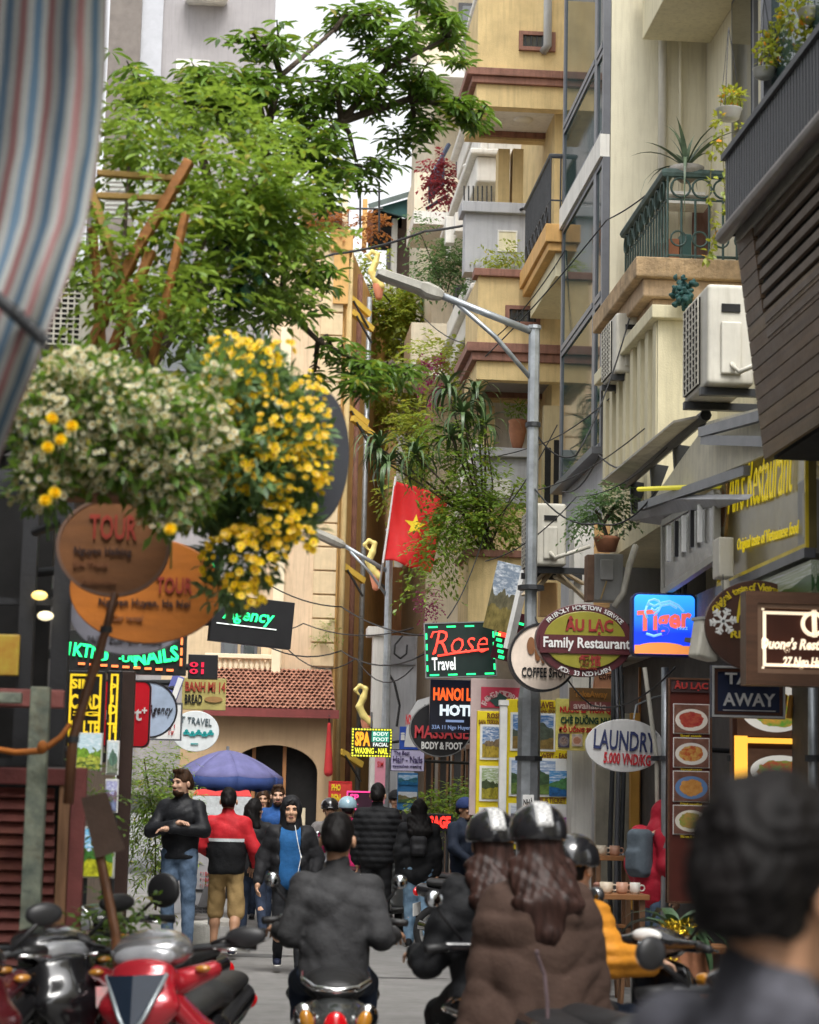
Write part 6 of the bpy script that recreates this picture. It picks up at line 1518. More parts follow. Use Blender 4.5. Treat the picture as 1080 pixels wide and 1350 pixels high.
def flower_bed(name, label, loc, fb, bb, nleaf, nflow, r, lm_, fm, cm, seed):
    rs = np.random.RandomState(seed); e = thing(name, label, 'flowers', loc)
    v, f = leaf_mass([blob3(*b) for b in fb], nleaf, .06, .5, True, rs, .1, .2)
    o = link('foliage', np_mesh('foliage', v-np.array(loc), f), lm_, e)
    V, Fa, P, N, R_ = blossoms(bb, nflow, r, rs)
    o = link('blossoms', np_mesh('blossoms', V-np.array(loc), Fa), fm, e); o['kind'] = 'stuff'
    # flower centres
    n = len(P); T = np.cross(N, [.3, .2, 1.0]); T /= np.linalg.norm(T, axis=1, keepdims=True); B = np.cross(N, T); a = np.arange(6)/6*2*PI
    cv = (P[:, None]+(T[:, None]*np.cos(a)[None, :, None]+B[:, None]*np.sin(a)[None, :, None])*(R_*.3)[:, None, None]+N[:, None]*(R_*.1)[:, None, None]).reshape(-1, 3)
    o = link('blossom_centres', np_mesh('blossom_centres', cv-np.array(loc), np.arange(n*6).reshape(-1, 6)), cm, e); o['kind'] = 'stuff'
    return e
wf = leafmat('white_petal', (.38, .36, .20), (.78, .76, .60)); yf = leafmat('yellow_petal', (.72, .46, .005), (.90, .66, .01)); cf = M('flower_centre', (.42, .26, .03), .8, var=.2); cy = M('flower_centre_orange', (.55, .28, .01), .8, var=.2)
loc = at(150, 655, 7.6)
WB = [(150, 545, 110, 70, 7.5, .35), (215, 590, 75, 90, 7.6, .35), (75, 560, 60, 90, 7.4, .3), (150, 610, 100, 46, 7.5, .3), (230, 650, 50, 50, 7.6, .25), (110, 500, 60, 40, 7.4, .3), (60, 630, 40, 50, 7.4, .25), (210, 680, 24, 16, 7.6, .15)]
jit = random.Random(4)
def scatter(bl, n, q):
    return bl+[(jit.choice(bl)[0]+jit.uniform(-95, 95), jit.choice(bl)[1]+jit.uniform(-70, 25), jit.uniform(14, 30), jit.uniform(12, 26), q, .15) for _ in range(n)]
WB = scatter(WB, 12, 7.5)+[(205, 690, 22, 18, 7.5, .12), (270, 560, 30, 60, 7.7, .2), (265, 640, 26, 40, 7.7, .2)]
e = flower_bed('white_flower_planter', 'hanging planter overflowing with small cream white daisies', loc, WB, WB, 6000, 2300, .0145, g_dark, wf, cf, 21)
x0, x1, z0, z1 = rect(50, 600, 260, 655, 7.65); MB().b2(x0, x1, 7.62, 7.85, z0, z1).build('trough', woodb, e, True, bevel=.01); MB().b2(-1.3, x0+.2, 7.7, 7.75, z0, z0+.06).build('bracket', iron, e, True)
loc = at(340, 640, 8.2)
YB = [(330, 540, 70, 90, 8.2, .3), (390, 590, 45, 90, 8.2, .3), (300, 490, 50, 40, 8.2, .2), (340, 660, 60, 60, 8.2, .3), (320, 730, 55, 50, 8.2, .25), (300, 780, 40, 24, 8.2, .2), (385, 690, 40, 30, 8.2, .2), (290, 640, 40, 60, 8.2, .25)]
YF = [(320, 500, 60, 55, 8.1, .28), (400, 560, 36, 75, 8.1, .28), (395, 640, 42, 60, 8.1, .25), (350, 560, 50, 50, 8.05, .25), (320, 740, 60, 50, 8.05, .25), (320, 785, 36, 18, 8.05, .2), (300, 470, 40, 30, 8.1, .2), (360, 690, 40, 30, 8.05, .2)]
YB = YB+[(285, 560, 40, 80, 8.1, .2), (270, 660, 30, 40, 8.1, .2), (300, 520, 46, 60, 8.0, .25), (255, 590, 26, 60, 7.9, .2), (330, 610, 60, 60, 8.0, .25)]; YF = YF+[(280, 560, 44, 70, 7.95, .2), (340, 620, 60, 50, 8.0, .2), (420, 600, 22, 60, 8.1, .15)]; YF = scatter(YF, 9, 8.05)
e = flower_bed('yellow_flower_planter', 'hanging planter spilling bright yellow daisies in front of the black disc', loc, YB, YF, 8200, 720, .017, g_blue, yf, cy, 22)
x0, x1, z0, z1 = rect(285, 600, 380, 650, 8.3); MB().b2(x0, x1, 8.2, 8.4, z0, z1).build('trough', woodb, e, True, bevel=.01); MB().b2(-1.5, x0+.1, 8.28, 8.33, z0, z0+.06).build('bracket', iron, e, True)
rs = np.random.RandomState(5); e = thing('yellow_chrysanthemums', 'few large yellow chrysanthemums among the white daisies', 'flowers', at(75, 590, 7.2))
for i, (px, py) in enumerate(((63, 590), (80, 580), (68, 552), (95, 562), (60, 660), (72, 650), (225, 698))):
    c = at(px, py, 7.1)-e.location; N_ = Vector((rs.normal(0, .2), -1, .3)).normalized(); u, v = orth(N_); mb = MB()
    for q in range(3):
        m = 14; rr_q = .026*(1-.3*q); vs = [c+N_*.006*q]
        for j in range(m*2): a = PI*j/m; r_ = rr_q*(1 if j % 2 == 0 else .7); vs.append(c+(u*math.cos(a)+v*math.sin(a))*r_+N_*(.004+.009*q))
        mb.add(vs, [(0, 1+j, 1+(j+1) % (2*m)) for j in range(2*m)])
    mb.build('blossom', yf, e)
    MB().tube([c-N_*.005, c+Vector((0, .15, -.12))], .004, 5).build('stem', M('flower_stem', (.05, .12, .02), .7), e)
# ---- striped tarpaulin
def tarp():
    E = [(143, -90), (141, 0), (139, 100), (131, 200), (115, 290), (92, 360), (66, 430), (40, 500), (12, 570), (-15, 640)]
    nv, nu = 40, 40; vs, uv = [], []
    for j in range(nv+1):
        t = j/nv*(len(E)-1); i = min(int(t), len(E)-2); f_ = t-i
        ex = E[i][0]+(E[i+1][0]-E[i][0])*f_; ey = E[i][1]+(E[i+1][1]-E[i][1])*f_
        for k in range(nu+1):
            u = k/nu; lx = -190-150*(j/nv)
            px = lx+(ex-lx)*u; py = ey-10*(1-u)
            Y = 5.0+.10*math.sin(u*13+1.5*j/nv)+.05*math.sin(u*31+2)+.5*(1-u)+.10*math.sin(j/nv*7)*u-.25*(u**4)
            vs.append(at(px, py, Y)); uv.append((u, j/nv))
    fs = [(j*(nu+1)+k, j*(nu+1)+k+1, (j+1)*(nu+1)+k+1, (j+1)*(nu+1)+k) for j in range(nv) for k in range(nu)]
    return vs, fs, uv
vs, fs, uv = tarp(); tp = thing('striped_tarpaulin', 'blue white and red striped tarpaulin awning hanging at the near edge', 'tarpaulin', vs[20])
m = bpy.data.materials.new('striped_tarp'); m.use_nodes = True; t = m.node_tree; b = t.nodes['Principled BSDF']
uvn = t.nodes.new('ShaderNodeUVMap').outputs[0]; sp = t.nodes.new('ShaderNodeSeparateXYZ'); t.links.new(uvn, sp.inputs[0])
wob = noise(t, uvn, 5, 3); U = math_(t, 'FRACT', math_(t, 'MULTIPLY', math_(t, 'ADD', sp.outputs[0], math_(t, 'MULTIPLY', wob, .03)), 9.5))
wv = noise(t, uvn, 220, 2, .5); basec = mix(t, ramp(t, wv, .3, .7), (.30, .31, .30), (.42, .43, .41))
def bandf(lo, hi): return math_(t, 'MULTIPLY', ramp(t, U, lo, lo+.05), ramp(t, U, hi, hi-.05), True)
def sat01(x): return math_(t, 'MULTIPLY', x, 1.0, True)
def band(lo, hi): return math_(t, 'MULTIPLY', sat01(ramp(t, U, lo-.03, lo+.03)), sat01(ramp(t, U, hi+.03, hi-.03)))
c = mix(t, math_(t, 'MULTIPLY', band(.10, .36), .85), basec, (.05, .13, .22)); c = mix(t, math_(t, 'MULTIPLY', band(.60, .84), .8), c, (.25, .07, .07))
t.links.new(c, b.inputs['Base Color']); b.inputs['Roughness'].default_value = .6
tr = t.nodes.new('ShaderNodeBsdfTranslucent'); t.links.new(c, tr.inputs[0]); ms = t.nodes.new('ShaderNodeMixShader'); ms.inputs[0].default_value = .3
t.links.new(b.outputs[0], ms.inputs[1]); t.links.new(tr.outputs[0], ms.inputs[2]); t.links.new(ms.outputs[0], t.nodes['Material Output'].inputs[0])
mb = MB().add(vs, fs); o = mb.build('sheet', m, tp, True, smooth=True, solid=.004)
ul = o.data.uv_layers.new(name='UVMap')
for l in o.data.loops: ul.data[l.index].uv = uv[l.vertex_index]
MB().tube([at(-60, 350, 4.7), at(-5, 392, 4.72), at(62, 452, 4.75)], .016, 8).build('rod', iron, tp, True)
for k in range(5): p = at(20+9*k, 412+9*k, 4.72); MB().torus(p, .02, .004, 'x', 12, 5).build('ring', iron, tp, True)
# ---- strap-leaf plants
def strap_leaf(L, wd, bend, nseg=6, th=0):
    mb = MB(); vs = []
    for i in range(nseg+1):
        t = i/nseg; ang = bend*t*t; y = L*t*math.cos(ang*.7); z = -L*t*math.sin(ang*.7)
        w_ = wd*math.sin(PI*min(1, .12+t*.88)**.7)*(1-.1*t) if t < 1 else 0
        vs += [(-w_, y, z+w_*.35), (0, y, z), (w_, y, z+w_*.35)]
    f = []
    for i in range(nseg):
        for j in range(2): f.append((i*3+j, i*3+j+1, (i+1)*3+j+1, (i+1)*3+j))
    mb.add(vs, f); return mb
def rosette(e, c, n, L, wd, mat, rs, up=(-.2, 1.2), bend=1.2, variants=3, aim=0, name='leaf'):
    ms_ = []
    for k in range(variants):
        me = bpy.data.meshes.new(name); mb = strap_leaf(L*(.75+.25*k), wd, bend*(.6+.4*k)); me.from_pydata([tuple(x) for x in mb.v], [], mb.f); me.materials.append(mat)
        me.polygons.foreach_set('use_smooth', [True]*len(me.polygons)); ms_.append(me)
    for i in range(n):
        o = bpy.data.objects.new(name, ms_[rs.randint(variants)]); COL.objects.link(o); o.parent = e; o.location = Vector(c)-e.location
        o.rotation_euler = (rs.uniform(*up), 0, rs.uniform(0, 2*PI)); 
rs = np.random.RandomState(9)
dl = at(655, 735, 25.2); e = thing('dracaena', 'tall dracaena with drooping strap leaf rosettes leaning over the flag', 'plant', dl)
ros = [(590, 512, 25), (628, 520, 25.2), (610, 545, 24.9), (548, 600, 24.8), (512, 612, 24.9), (640, 560, 25.2), (595, 575, 24.9), (500, 590, 25)]
strapm = M('dracaena_leaf', (.045, .10, .03), .4, var=.45, vs=6, bump=.05, col2=(.11, .18, .06))
for k, (px, py, Y) in enumerate(ros):
    c = at(px, py, Y); rosette(e, c, 30, .42, .027, strapm, rs, (-.5, 1.35), 1.35)
    MB().tube([dl, at(640+.1*(px-640), 690, 25.2), at(px*.6+640*.4, py*.6+690*.4, Y+.1), c], [.022, .018, .014, .011], 6).build('stem', bark, e, True)
loc = at(640, 735, 25.1)
leafy('parapet_bush', 'green bush spilling from the lowest yellow parapet next to the flag', 'shrub', loc, [(640, 690, 50, 40, 25.2, .4), (605, 680, 40, 40, 25, .4), (580, 720, 26, 50, 24.9, .3), (660, 650, 40, 40, 25.2, .3), (600, 640, 30, 30, 25, .3), (575, 770, 16, 26, 24.8, .2), (690, 700, 20, 30, 25.2, .2), (555, 780, 16, 10, 24.8, .2), (570, 600, 30, 30, 25, .3), (620, 600, 36, 30, 25.1, .3), (590, 560, 26, 20, 25.1, .3), (545, 655, 14, 14, 24.9, .15)], 4200, .085, g_mid, .6, 31, .4, stems=[[loc, at(650, 640, 25.2), at(640, 560, 25)], [loc, at(600, 660, 25), at(555, 640, 24.8)], [loc, at(625, 600, 25.1)], [loc, at(680, 640, 25.2)]])
leafy('hanging_creeper', 'yellow green creeper hanging from the wall left of the white houses', 'creeper', at(528, 400, 44), [(526, 410, 26, 36, 41, .4), (520, 440, 18, 26, 44, .4), (540, 420, 14, 30, 44, .4), (524, 470, 12, 14, 44, .3), (540, 395, 14, 10, 44, .3)], 2600, .14, g_lime, .8, 32)
leafy('balcony_bush', 'grey green bush on the balcony behind the near lamp head', 'shrub', at(590, 380, 30), [(590, 345, 40, 26, 30, .4), (570, 365, 26, 22, 30, .3), (610, 372, 26, 20, 30, .3), (552, 300, 12, 26, 30, .2), (600, 330, 20, 16, 30, .3)], 1500, .08, g_blue, .6, 33, stems=[[at(590, 385, 30), at(600, 340, 30)], [at(585, 385, 30), at(556, 310, 30)]])
leafy('parapet_plants', 'yellow green potted plants along the middle yellow parapet', 'plant', at(668, 356, 25.9), [(650, 345, 16, 12, 25.9, .15), (668, 338, 14, 18, 25.9, .15), (690, 345, 12, 8, 25.9, .12)], 320, .08, g_lime, .5, 34)
leafy('red_creeper', 'crimson flowering creeper on the dark blue balcony screen', 'creeper', at(582, 262, 34.6), [(583, 240, 10, 26, 34.6, .2), (580, 215, 10, 8, 34.6, .2), (590, 255, 12, 8, 34.6, .2)], 600, .09, leafmat('crimson_leaf', (.17, .02, .035), (.30, .05, .07)), .8, 35)
leafy('magenta_orchids', 'magenta and violet balcony flowers above the dracaena', 'flowers', at(572, 500, 31), [(572, 490, 9, 22, 31, .2), (568, 520, 8, 10, 31, .2)], 260, .07, leafmat('magenta_petal', (.25, .02, .10), (.40, .05, .25)), .8, 36)
leafy('pink_hanging_flowers', 'dark pink flower chain hanging above the neon sign', 'flowers', at(565, 810, 26), [(565, 795, 5, 26, 26, .1)], 220, .05, MATS['magenta_petal'], .8, 37)
leafy('far_foliage', 'pale yellow green foliage between the bend houses', 'shrub', at(520, 540, 42), [(545, 560, 26, 40, 36, .4), (560, 470, 24, 30, 33, .4), (535, 640, 20, 30, 36, .3), (600, 480, 20, 30, 31, .3), (525, 500, 34, 34, 40, .5), (520, 550, 22, 40, 42, .5), (545, 520, 16, 26, 42, .4), (500, 350, 10, 26, 42, .4), (478, 360, 10, 40, 42, .4)], 3600, .12, g_lime, .6, 38)
leafy('terrace_flowers', 'orange red flowers along the roof terrace of the peach house', 'flowers', at(430, 300, 36.2), [(425, 292, 34, 12, 36.1, .3), (490, 296, 12, 14, 37, .3)], 700, .09, leafmat('orange_petal', (.24, .07, .03), (.38, .17, .06)), .8, 39)
leafy('corner_shrub', 'fine leaved green shrub behind the man with folded arms', 'shrub', at(205, 1160, 22.5), [(205, 1050, 30, 60, 22.5, .5), (225, 1090, 22, 70, 22.3, .4), (180, 1040, 22, 40, 22.4, .4), (185, 1110, 22, 50, 22.4, .4), (215, 1000, 20, 20, 22.5, .3), (200, 1150, 26, 20, 22.4, .3)], 3200, .10, g_mid, .25, 40, stems=[[at(205, 1200, 22.5), at(205, 1100, 22.5), at(190, 1000, 22.5)], [at(205, 1200, 22.5), at(225, 1050, 22.4)]])
leafy('low_shrub', 'dark green leaves at the foot of the red shutter behind the motorbikes', 'shrub', at(135, 1290, 8.9), [(135, 1250, 30, 50, 8.9, .2), (125, 1060, 20, 26, 11, .15), (110, 1010, 12, 20, 11, .1), (160, 1200, 24, 30, 9.2, .2)], 700, .05, g_dark, .6, 41)
leafy('street_shrub', 'green shrub beside the red LED sign', 'shrub', at(590, 1095, 26), [(590, 1070, 26, 20, 26, .3), (605, 1050, 14, 22, 26, .2), (570, 1060, 10, 12, 26, .2)], 700, .10, g_mid, .5, 42, stems=[[at(590, 1180, 26), at(592, 1080, 26)]])
leafy('wall_weed', 'small weed growing from the peach wall', 'plant', at(432, 850, 35.9), [(432, 830, 7, 22, 35.85, .1), (420, 845, 5, 6, 35.85, .1)], 160, .07, g_mid, .4, 43)
# agave on the mossy balcony
e = thing('agave', 'spiky agave with long dark leaves in a bowl on the mossy balcony rail', 'plant', at(905, 222, 18.2)); rs = np.random.RandomState(12)
agm = M('agave_leaf', (.05, .09, .06), .45, var=.35, vs=5, bump=.05, col2=(.12, .17, .09)); c = at(905, 222, 18.2)
rosette(e, c, 16, .50, .028, agm, rs, (.5, 1.45), .35); rosette(e, c, 9, .62, .018, agm, rs, (.0, .5), 1.3)
MB().lathe([(.06, -.13), (.15, -.05), (.17, 0), (.15, .0), (.05, -.01)], c, 18).build('bowl', conc, e, True, smooth=True)
# bonsai in terracotta pot
loc = at(800, 712, 17.6); e = leafy('potted_bonsai', 'small leafy bonsai in a terracotta pot on the meter box', 'plant', loc, [(790, 672, 34, 18, 17.6, .2), (810, 655, 26, 14, 17.6, .2), (765, 690, 16, 14, 17.6, .15), (815, 680, 14, 14, 17.6, .15)], 900, .05, g_blue, .7, 44, stems=[[loc+Vector((0, 0, .03)), at(795, 690, 17.6), at(785, 672, 17.6)], [at(795, 690, 17.6), at(812, 665, 17.6)]], stem_r=.02)
MB().lathe([(.08, -.1), (.11, 0), (.12, .02), (.1, .03), (.09, .0)], loc, 18).build('pot', terra, e, True, smooth=True)
e = thing('terracotta_urn', 'tall terracotta urn with plant on the grey balcony wall', 'pot', at(682, 592, 26.3)); c = at(682, 592, 26.3); k = 26.3/F
MB().lathe([(6*k, 0), (9*k, 10*k), (12*k, 24*k), (11*k, 34*k), (13*k, 38*k), (10*k, 40*k)], c, 18).build('urn', terra, e, True, smooth=True)
v, f = leaf_mass([blob3(682, 540, 18, 10, 26.3, .15)], 120, .09, .4, True, rs); link('foliage', np_mesh('foliage', v-np.array(e.location), f), g_mid, e)
e = thing('green_net_bag', 'bunched teal net bag on the louvred parapet', 'bag', at(902, 405, 17.2)); rsb = np.random.RandomState(2); s_ = SD(.02)
c0 = Vector((0, 0, 0))
for i in range(70): p = at(902+rsb.normal(0, 8), 386+rsb.normal(0, 10), 17.15+rsb.normal(0, .035))-e.location; s_.el(p, tuple(.012+.022*rsb.rand(3)), k=.006)
s_.wr = lambda x, y, z: .006*np.sin(90*x+40*z)*np.sin(70*y+60*z); s_.build('net', M('teal_net', (.015, .075, .07), .6, var=.5, vs=20, bump=.5, bs=60), e, .009)
# hanging bowls with trailing flowers at the top right
for k, (px, py, r_, Y, lb, fb_, n_) in enumerate(((1008, 96, 16, 11.8, 'white ribbed hanging bowl with orange and lime flowers', [(1030, 60, 28, 36, 11.8, .15), (1010, 70, 16, 20, 11.7, .1)], 420), (961, 150, 18, 13.5, 'grey ribbed hanging bowl with rusty trailing vine', [(965, 128, 16, 10, 13.5, .12), (948, 170, 5, 30, 13.4, .05), (975, 175, 4, 20, 13.4, .05)], 240), (1070, 20, 20, 11, 'hanging bowl of lime leaves at the top edge', [(1050, 20, 26, 26, 11, .12), (1070, 60, 20, 20, 11, .1)], 300))):
    c = at(px, py, Y); e = thing('hanging_bowl', lb, 'plant pot', c, group='hanging flower bowls'); q = r_*Y/F
    MB().lathe([(q*.5, -q*.55), (q*.8, -q*.4), (q, q*.3), (q*1.05, q*.35), (q*.9, q*.3)], c, 22).build('bowl', M('ribbed_white', (.5, .49, .46), .6, var=.1, streak=.3), e, True, smooth=True)
    v, f = leaf_mass([blob3(*b) for b in fb_], n_, .045, .8, True, rs); link('foliage', np_mesh('foliage', v-np.array(c), f), leafmat('lime_orange', (.14, .20, .02), (.34, .36, .04), warm=(.7, .22, .02)), e)
    for a in range(3): MB().tube([c+Vector((q*math.cos(a*2.1), q*math.sin(a*2.1), q*.3)), c+Vector((0, 0, q*7))], .003, 4).build('wire', iron, e, True)
for k, (pts, n_, lb) in enumerate((([(1030, 135, 11.6), (1036, 180, 11.6), (1032, 230, 11.6), (1028, 262, 11.6)], 60, 'lime trailing vine hanging down the charcoal parapet'), ([(940, 190, 13), (935, 260, 13), (945, 310, 13), (930, 345, 13)], 60, 'lime trailing vine in front of the wrought railing'), ([(952, 170, 13), (955, 235, 13), (958, 300, 13)], 40, 'rusty lime vine beside the charcoal parapet edge'), ([(985, 190, 12), (978, 210, 12)], 20, 'short lime vine tuft over the charcoal parapet'))):
    P = [at(*p) for p in pts]; e = thing('trailing_vine', lb, 'vine', P[0], group='trailing vines'); MB().tube(P, .004, 5).build('stem', M('vine_stem', (.16, .14, .05), .7), e, True)
    q = np.array([tuple(P[0].lerp(P[-1], t) if len(P) == 2 else P[min(int(t*(len(P)-1)), len(P)-2)].lerp(P[min(int(t*(len(P)-1)), len(P)-2)+1], (t*(len(P)-1)) % 1)) for t in rs.rand(n_)])
    v, f = leaves(q+rs.normal(0, .012, q.shape), rs.normal(0, 1, q.shape)-np.array([0, .3, .6]), .05, .9, False, .8, rs); link('foliage', np_mesh('foliage', v-np.array(P[0]), f), MATS['lime_orange'], e)
# peace lily with gold tinsel on the right pavement
lp = at(895, 1260, 12.2); lp.z = .5; e = thing('peace_lily', 'peace lily with broad leaves wrapped in gold tinsel beside the big black scooter', 'plant', (lp.x, lp.y, .11)); rs = np.random.RandomState(17); c = at(892, 1235, 12.2)
rosette(e, c, 22, .36, .045, M('lily_leaf', (.025, .075, .03), .35, var=.4, vs=6, bump=.05, col2=(.10, .17, .08)), rs, (.1, 1.2), 1.1)
MB().lathe([(.12, 0), (.17, .3), (.19, c.z-.11-.02), (.16, c.z-.11-.02), (.05, c.z-.16)], (lp.x, lp.y, .11), 20).build('pot', terra, e, True, smooth=True)
gold = M('gold_foil', (.85, .60, .05), .2, 1.0, var=.2, bump=0); gt_ = thing('gold_tinsel', 'shiny gold tinsel garland draped round the peace lily pot', 'tinsel', at(890, 1260, 12.0))
cs = [blob3(888, 1228, 26, 12, 12, .1), blob3(880, 1255, 12, 30, 12, .08), blob3(905, 1222, 20, 8, 12, .08), blob3(884, 1275, 16, 14, 12, .08)]
v, f = leaf_mass(cs, 1500, .035, .12, True, rs, 0, .1); o = link('strands', np_mesh('strands', v-np.array(gt_.location), f), gold, gt_); o['kind'] = 'stuff'
MB().tube([at(870, 1285, 12), at(880, 1240, 12), at(920, 1220, 12)], .006, 5).build('cord', gold, gt_, True)
# ================================================================ VEHICLES
tyre = M('tyre_rubber', (.015, .015, .016), .85, var=.2, bump=.3, bs=80); chrome = M('chrome', (.72, .72, .72), .12, 1, var=.05, bump=0); alloy = M('alloy', (.55, .55, .54), .35, .8, var=.1, bump=.02)
seatm = M('seat_vinyl', (.014, .014, .015), .5, var=.2, bump=.15, bs=120); blackpl = M('black_plastic', (.018, .018, .02), .45, var=.2, bump=.05); redlens = M('red_lens', (.45, .005, .01), .12, var=.1, bump=0, coat=1, em=(.5, 0, 0), es=.15); amber = M('amber_lens', (.45, .19, .02), .12, var=.1, bump=0, coat=1); lensm = M('clear_lens', (.30, .31, .33), .05, var=.2, vs=12, bump=.2, bs=20, spec=1, coat=1); mirrorg = M('mirror_glass', (.6, .63, .66), .03, 1, var=0, bump=0)
def paint(name, c, metal=.25): return M(name, c, .22, metal, var=.1, vs=3, bump=.015, bs=40, coat=.9, dirt=.12)
def wheel(e, y, r, w_, spokes=5, name='wheel'):
    o = MB().torus((0, y, r), r-w_, w_, 'x', 30, 10).build(name, tyre, e, smooth=True)
    MB().torus((0, y, r), r-1.9*w_, w_*.35, 'x', 28, 6, 2.0).build('rim', alloy, o, smooth=True)
    MB().lathe([(.05, -.05), (.05, .05)], (0, y, r), 12, 'x').build('hub', alloy, o)
    for i in range(spokes):
        a = 2*PI*i/spokes+.3; MB().bar((0, y, r), (0, y+(r-1.9*w_)*math.cos(a), r+(r-1.9*w_)*math.sin(a)), .03, .02).build('spoke', alloy, o)
def mirrors(e, base, tip, kind='oval', mat=None, both=(-1, 1), r=(.065, .012, .045)):
    for sx in both:
        b = Vector((base[0]*sx, base[1], base[2])); t = Vector((tip[0]*sx, tip[1], tip[2]))
        o = MB().tube([b, b.lerp(t, .5)+Vector((.03*sx, 0, .02)), t], .008, 6).build('mirror_stem', blackpl, e, smooth=True)
        SD(.01).el(t, (r[0], .028, r[2]), k=.01).build('mirror_shell', mat or blackpl, o, .009); MB().ell(t+Vector((0, -.022, 0)), (r[0]*.86, .010, r[2]*.86)).build('mirror_glass', mirrorg, o, smooth=True)
def scooter(label, loc, rz, body, accent=None, group='scooters on the lane', lean=0):
    e = thing('scooter', label, 'scooter', loc, rz, group, (0, lean)); acc = accent or body
    wheel(e, .68, .235, .048); wheel(e, -.58, .235, .052)
    s = SD(.05).el((0, -.42, .53), (.21, .42, .17)).el((0, -.66, .60), (.16, .22, .12)).rc((0, -.05, .36), (0, -.35, .42), .10, .14, (1, 0, 0), 1.4)
    s.bx((0, -.58, .235), (.09, .30, .27), .05, sub=True, k=.02); s.build('rear_body', body, e, .014)
    s = SD(.04).chain([(0, -.70, .745), (0, -.35, .755), (0, -.05, .74), (0, .06, .73)], [.05, .062, .06, .04], side=(1, 0, 0), w=2.1); s.build('seat', seatm, e, .014)
    SD(.03).bx((0, .20, .31), (.16, .26, .035), .03).build('floorboard', blackpl, e, .016)
    s = SD(.05).chain([(0, .40, .36), (0, .50, .62), (0, .46, .88)], [.05, .06, .05], side=(1, 0, 0), w=3.4); s.el((0, .58, .70), (.12, .1, .2)); s.build('front_shield', acc, e, .015)
    SD(.03).el((0, .68, .45), (.075, .24, .1)).bx((0, .68, .26), (.2, .3, .13), .02, sub=True).build('front_fender', acc, e, .013)
    MB().tube([(0, .47, .9), (0, .62, .42), (0, .68, .235)], .03, 8).build('fork', alloy, e)
    SD(.04).el((0, .44, 1.0), (.15, .10, .07)).rc((-.27, .40, 1.0), (.27, .40, 1.0), .028, .028).build('handlebar_cowl', body, e, .012)
    MB().ell((0, .36, 1.035), (.085, .03, .035), rot=Matrix.Rotation(R(-35), 3, 'X')).build('gauge', M('gauge_face', (.62, .62, .6), .2, var=.1, bump=0), e, smooth=True)
    for sx in (-1, 1):
        MB().tube([(.25*sx, .40, 1.0), (.37*sx, .34, .995)], .019, 10).build('grip', seatm, e, smooth=True)
        MB().tube([(.24*sx, .45, .995), (.36*sx, .41, .985)], .007, 6).build('brake_lever', chrome, e)
        MB().ell((.13*sx, -.842, .62), (.034, .030, .052), rot=Matrix.Rotation(R(18*sx), 3, 'Y')).build('indicator', amber, e, smooth=True)
        MB().ell((.135*sx, -.825, .62), (.058, .03, .08), rot=Matrix.Rotation(R(18*sx), 3, 'Y')).build('indicator_bezel', chrome, e, smooth=True)
        MB().ell((.14*sx, .60, .84), (.05, .03, .03)).build('front_indicator', amber, e, smooth=True)
    mirrors(e, (.20, .42, 1.03), (.33, .40, 1.20), r=(.042, .012, .04))
    MB().ell((0, .535, .99), (.095, .045, .06)).build('headlight', lensm, e, smooth=True)
    MB().ell((0, -.868, .60), (.055, .03, .065)).build('tail_light', redlens, e, smooth=True)
    MB().tube([(-.15, -.45, .80), (-.15, -.74, .79), (-.10, -.84, .765), (0, -.86, .755), (.10, -.84, .765), (.15, -.74, .79), (.15, -.45, .80)], .014, 8).build('grab_rail', chrome, e, smooth=True)
    MB().b2(-.095, .095, -.875, -.868, .38, .51).build('number_plate', whitep, e); MB().b2(-.07, .07, -.86, -.80, .36, .52).build('plate_bracket', blackpl, e)
    MB().tube([(.16, -.1, .26), (.19, -.4, .27), (.19, -.78, .34)], [.03, .045, .05], 10).build('exhaust', blackpl, e, smooth=True)
    MB().tube([(-.12, .0, .25), (-.2, .05, .02)], .012, 6).build('side_stand', iron, e)
    return e
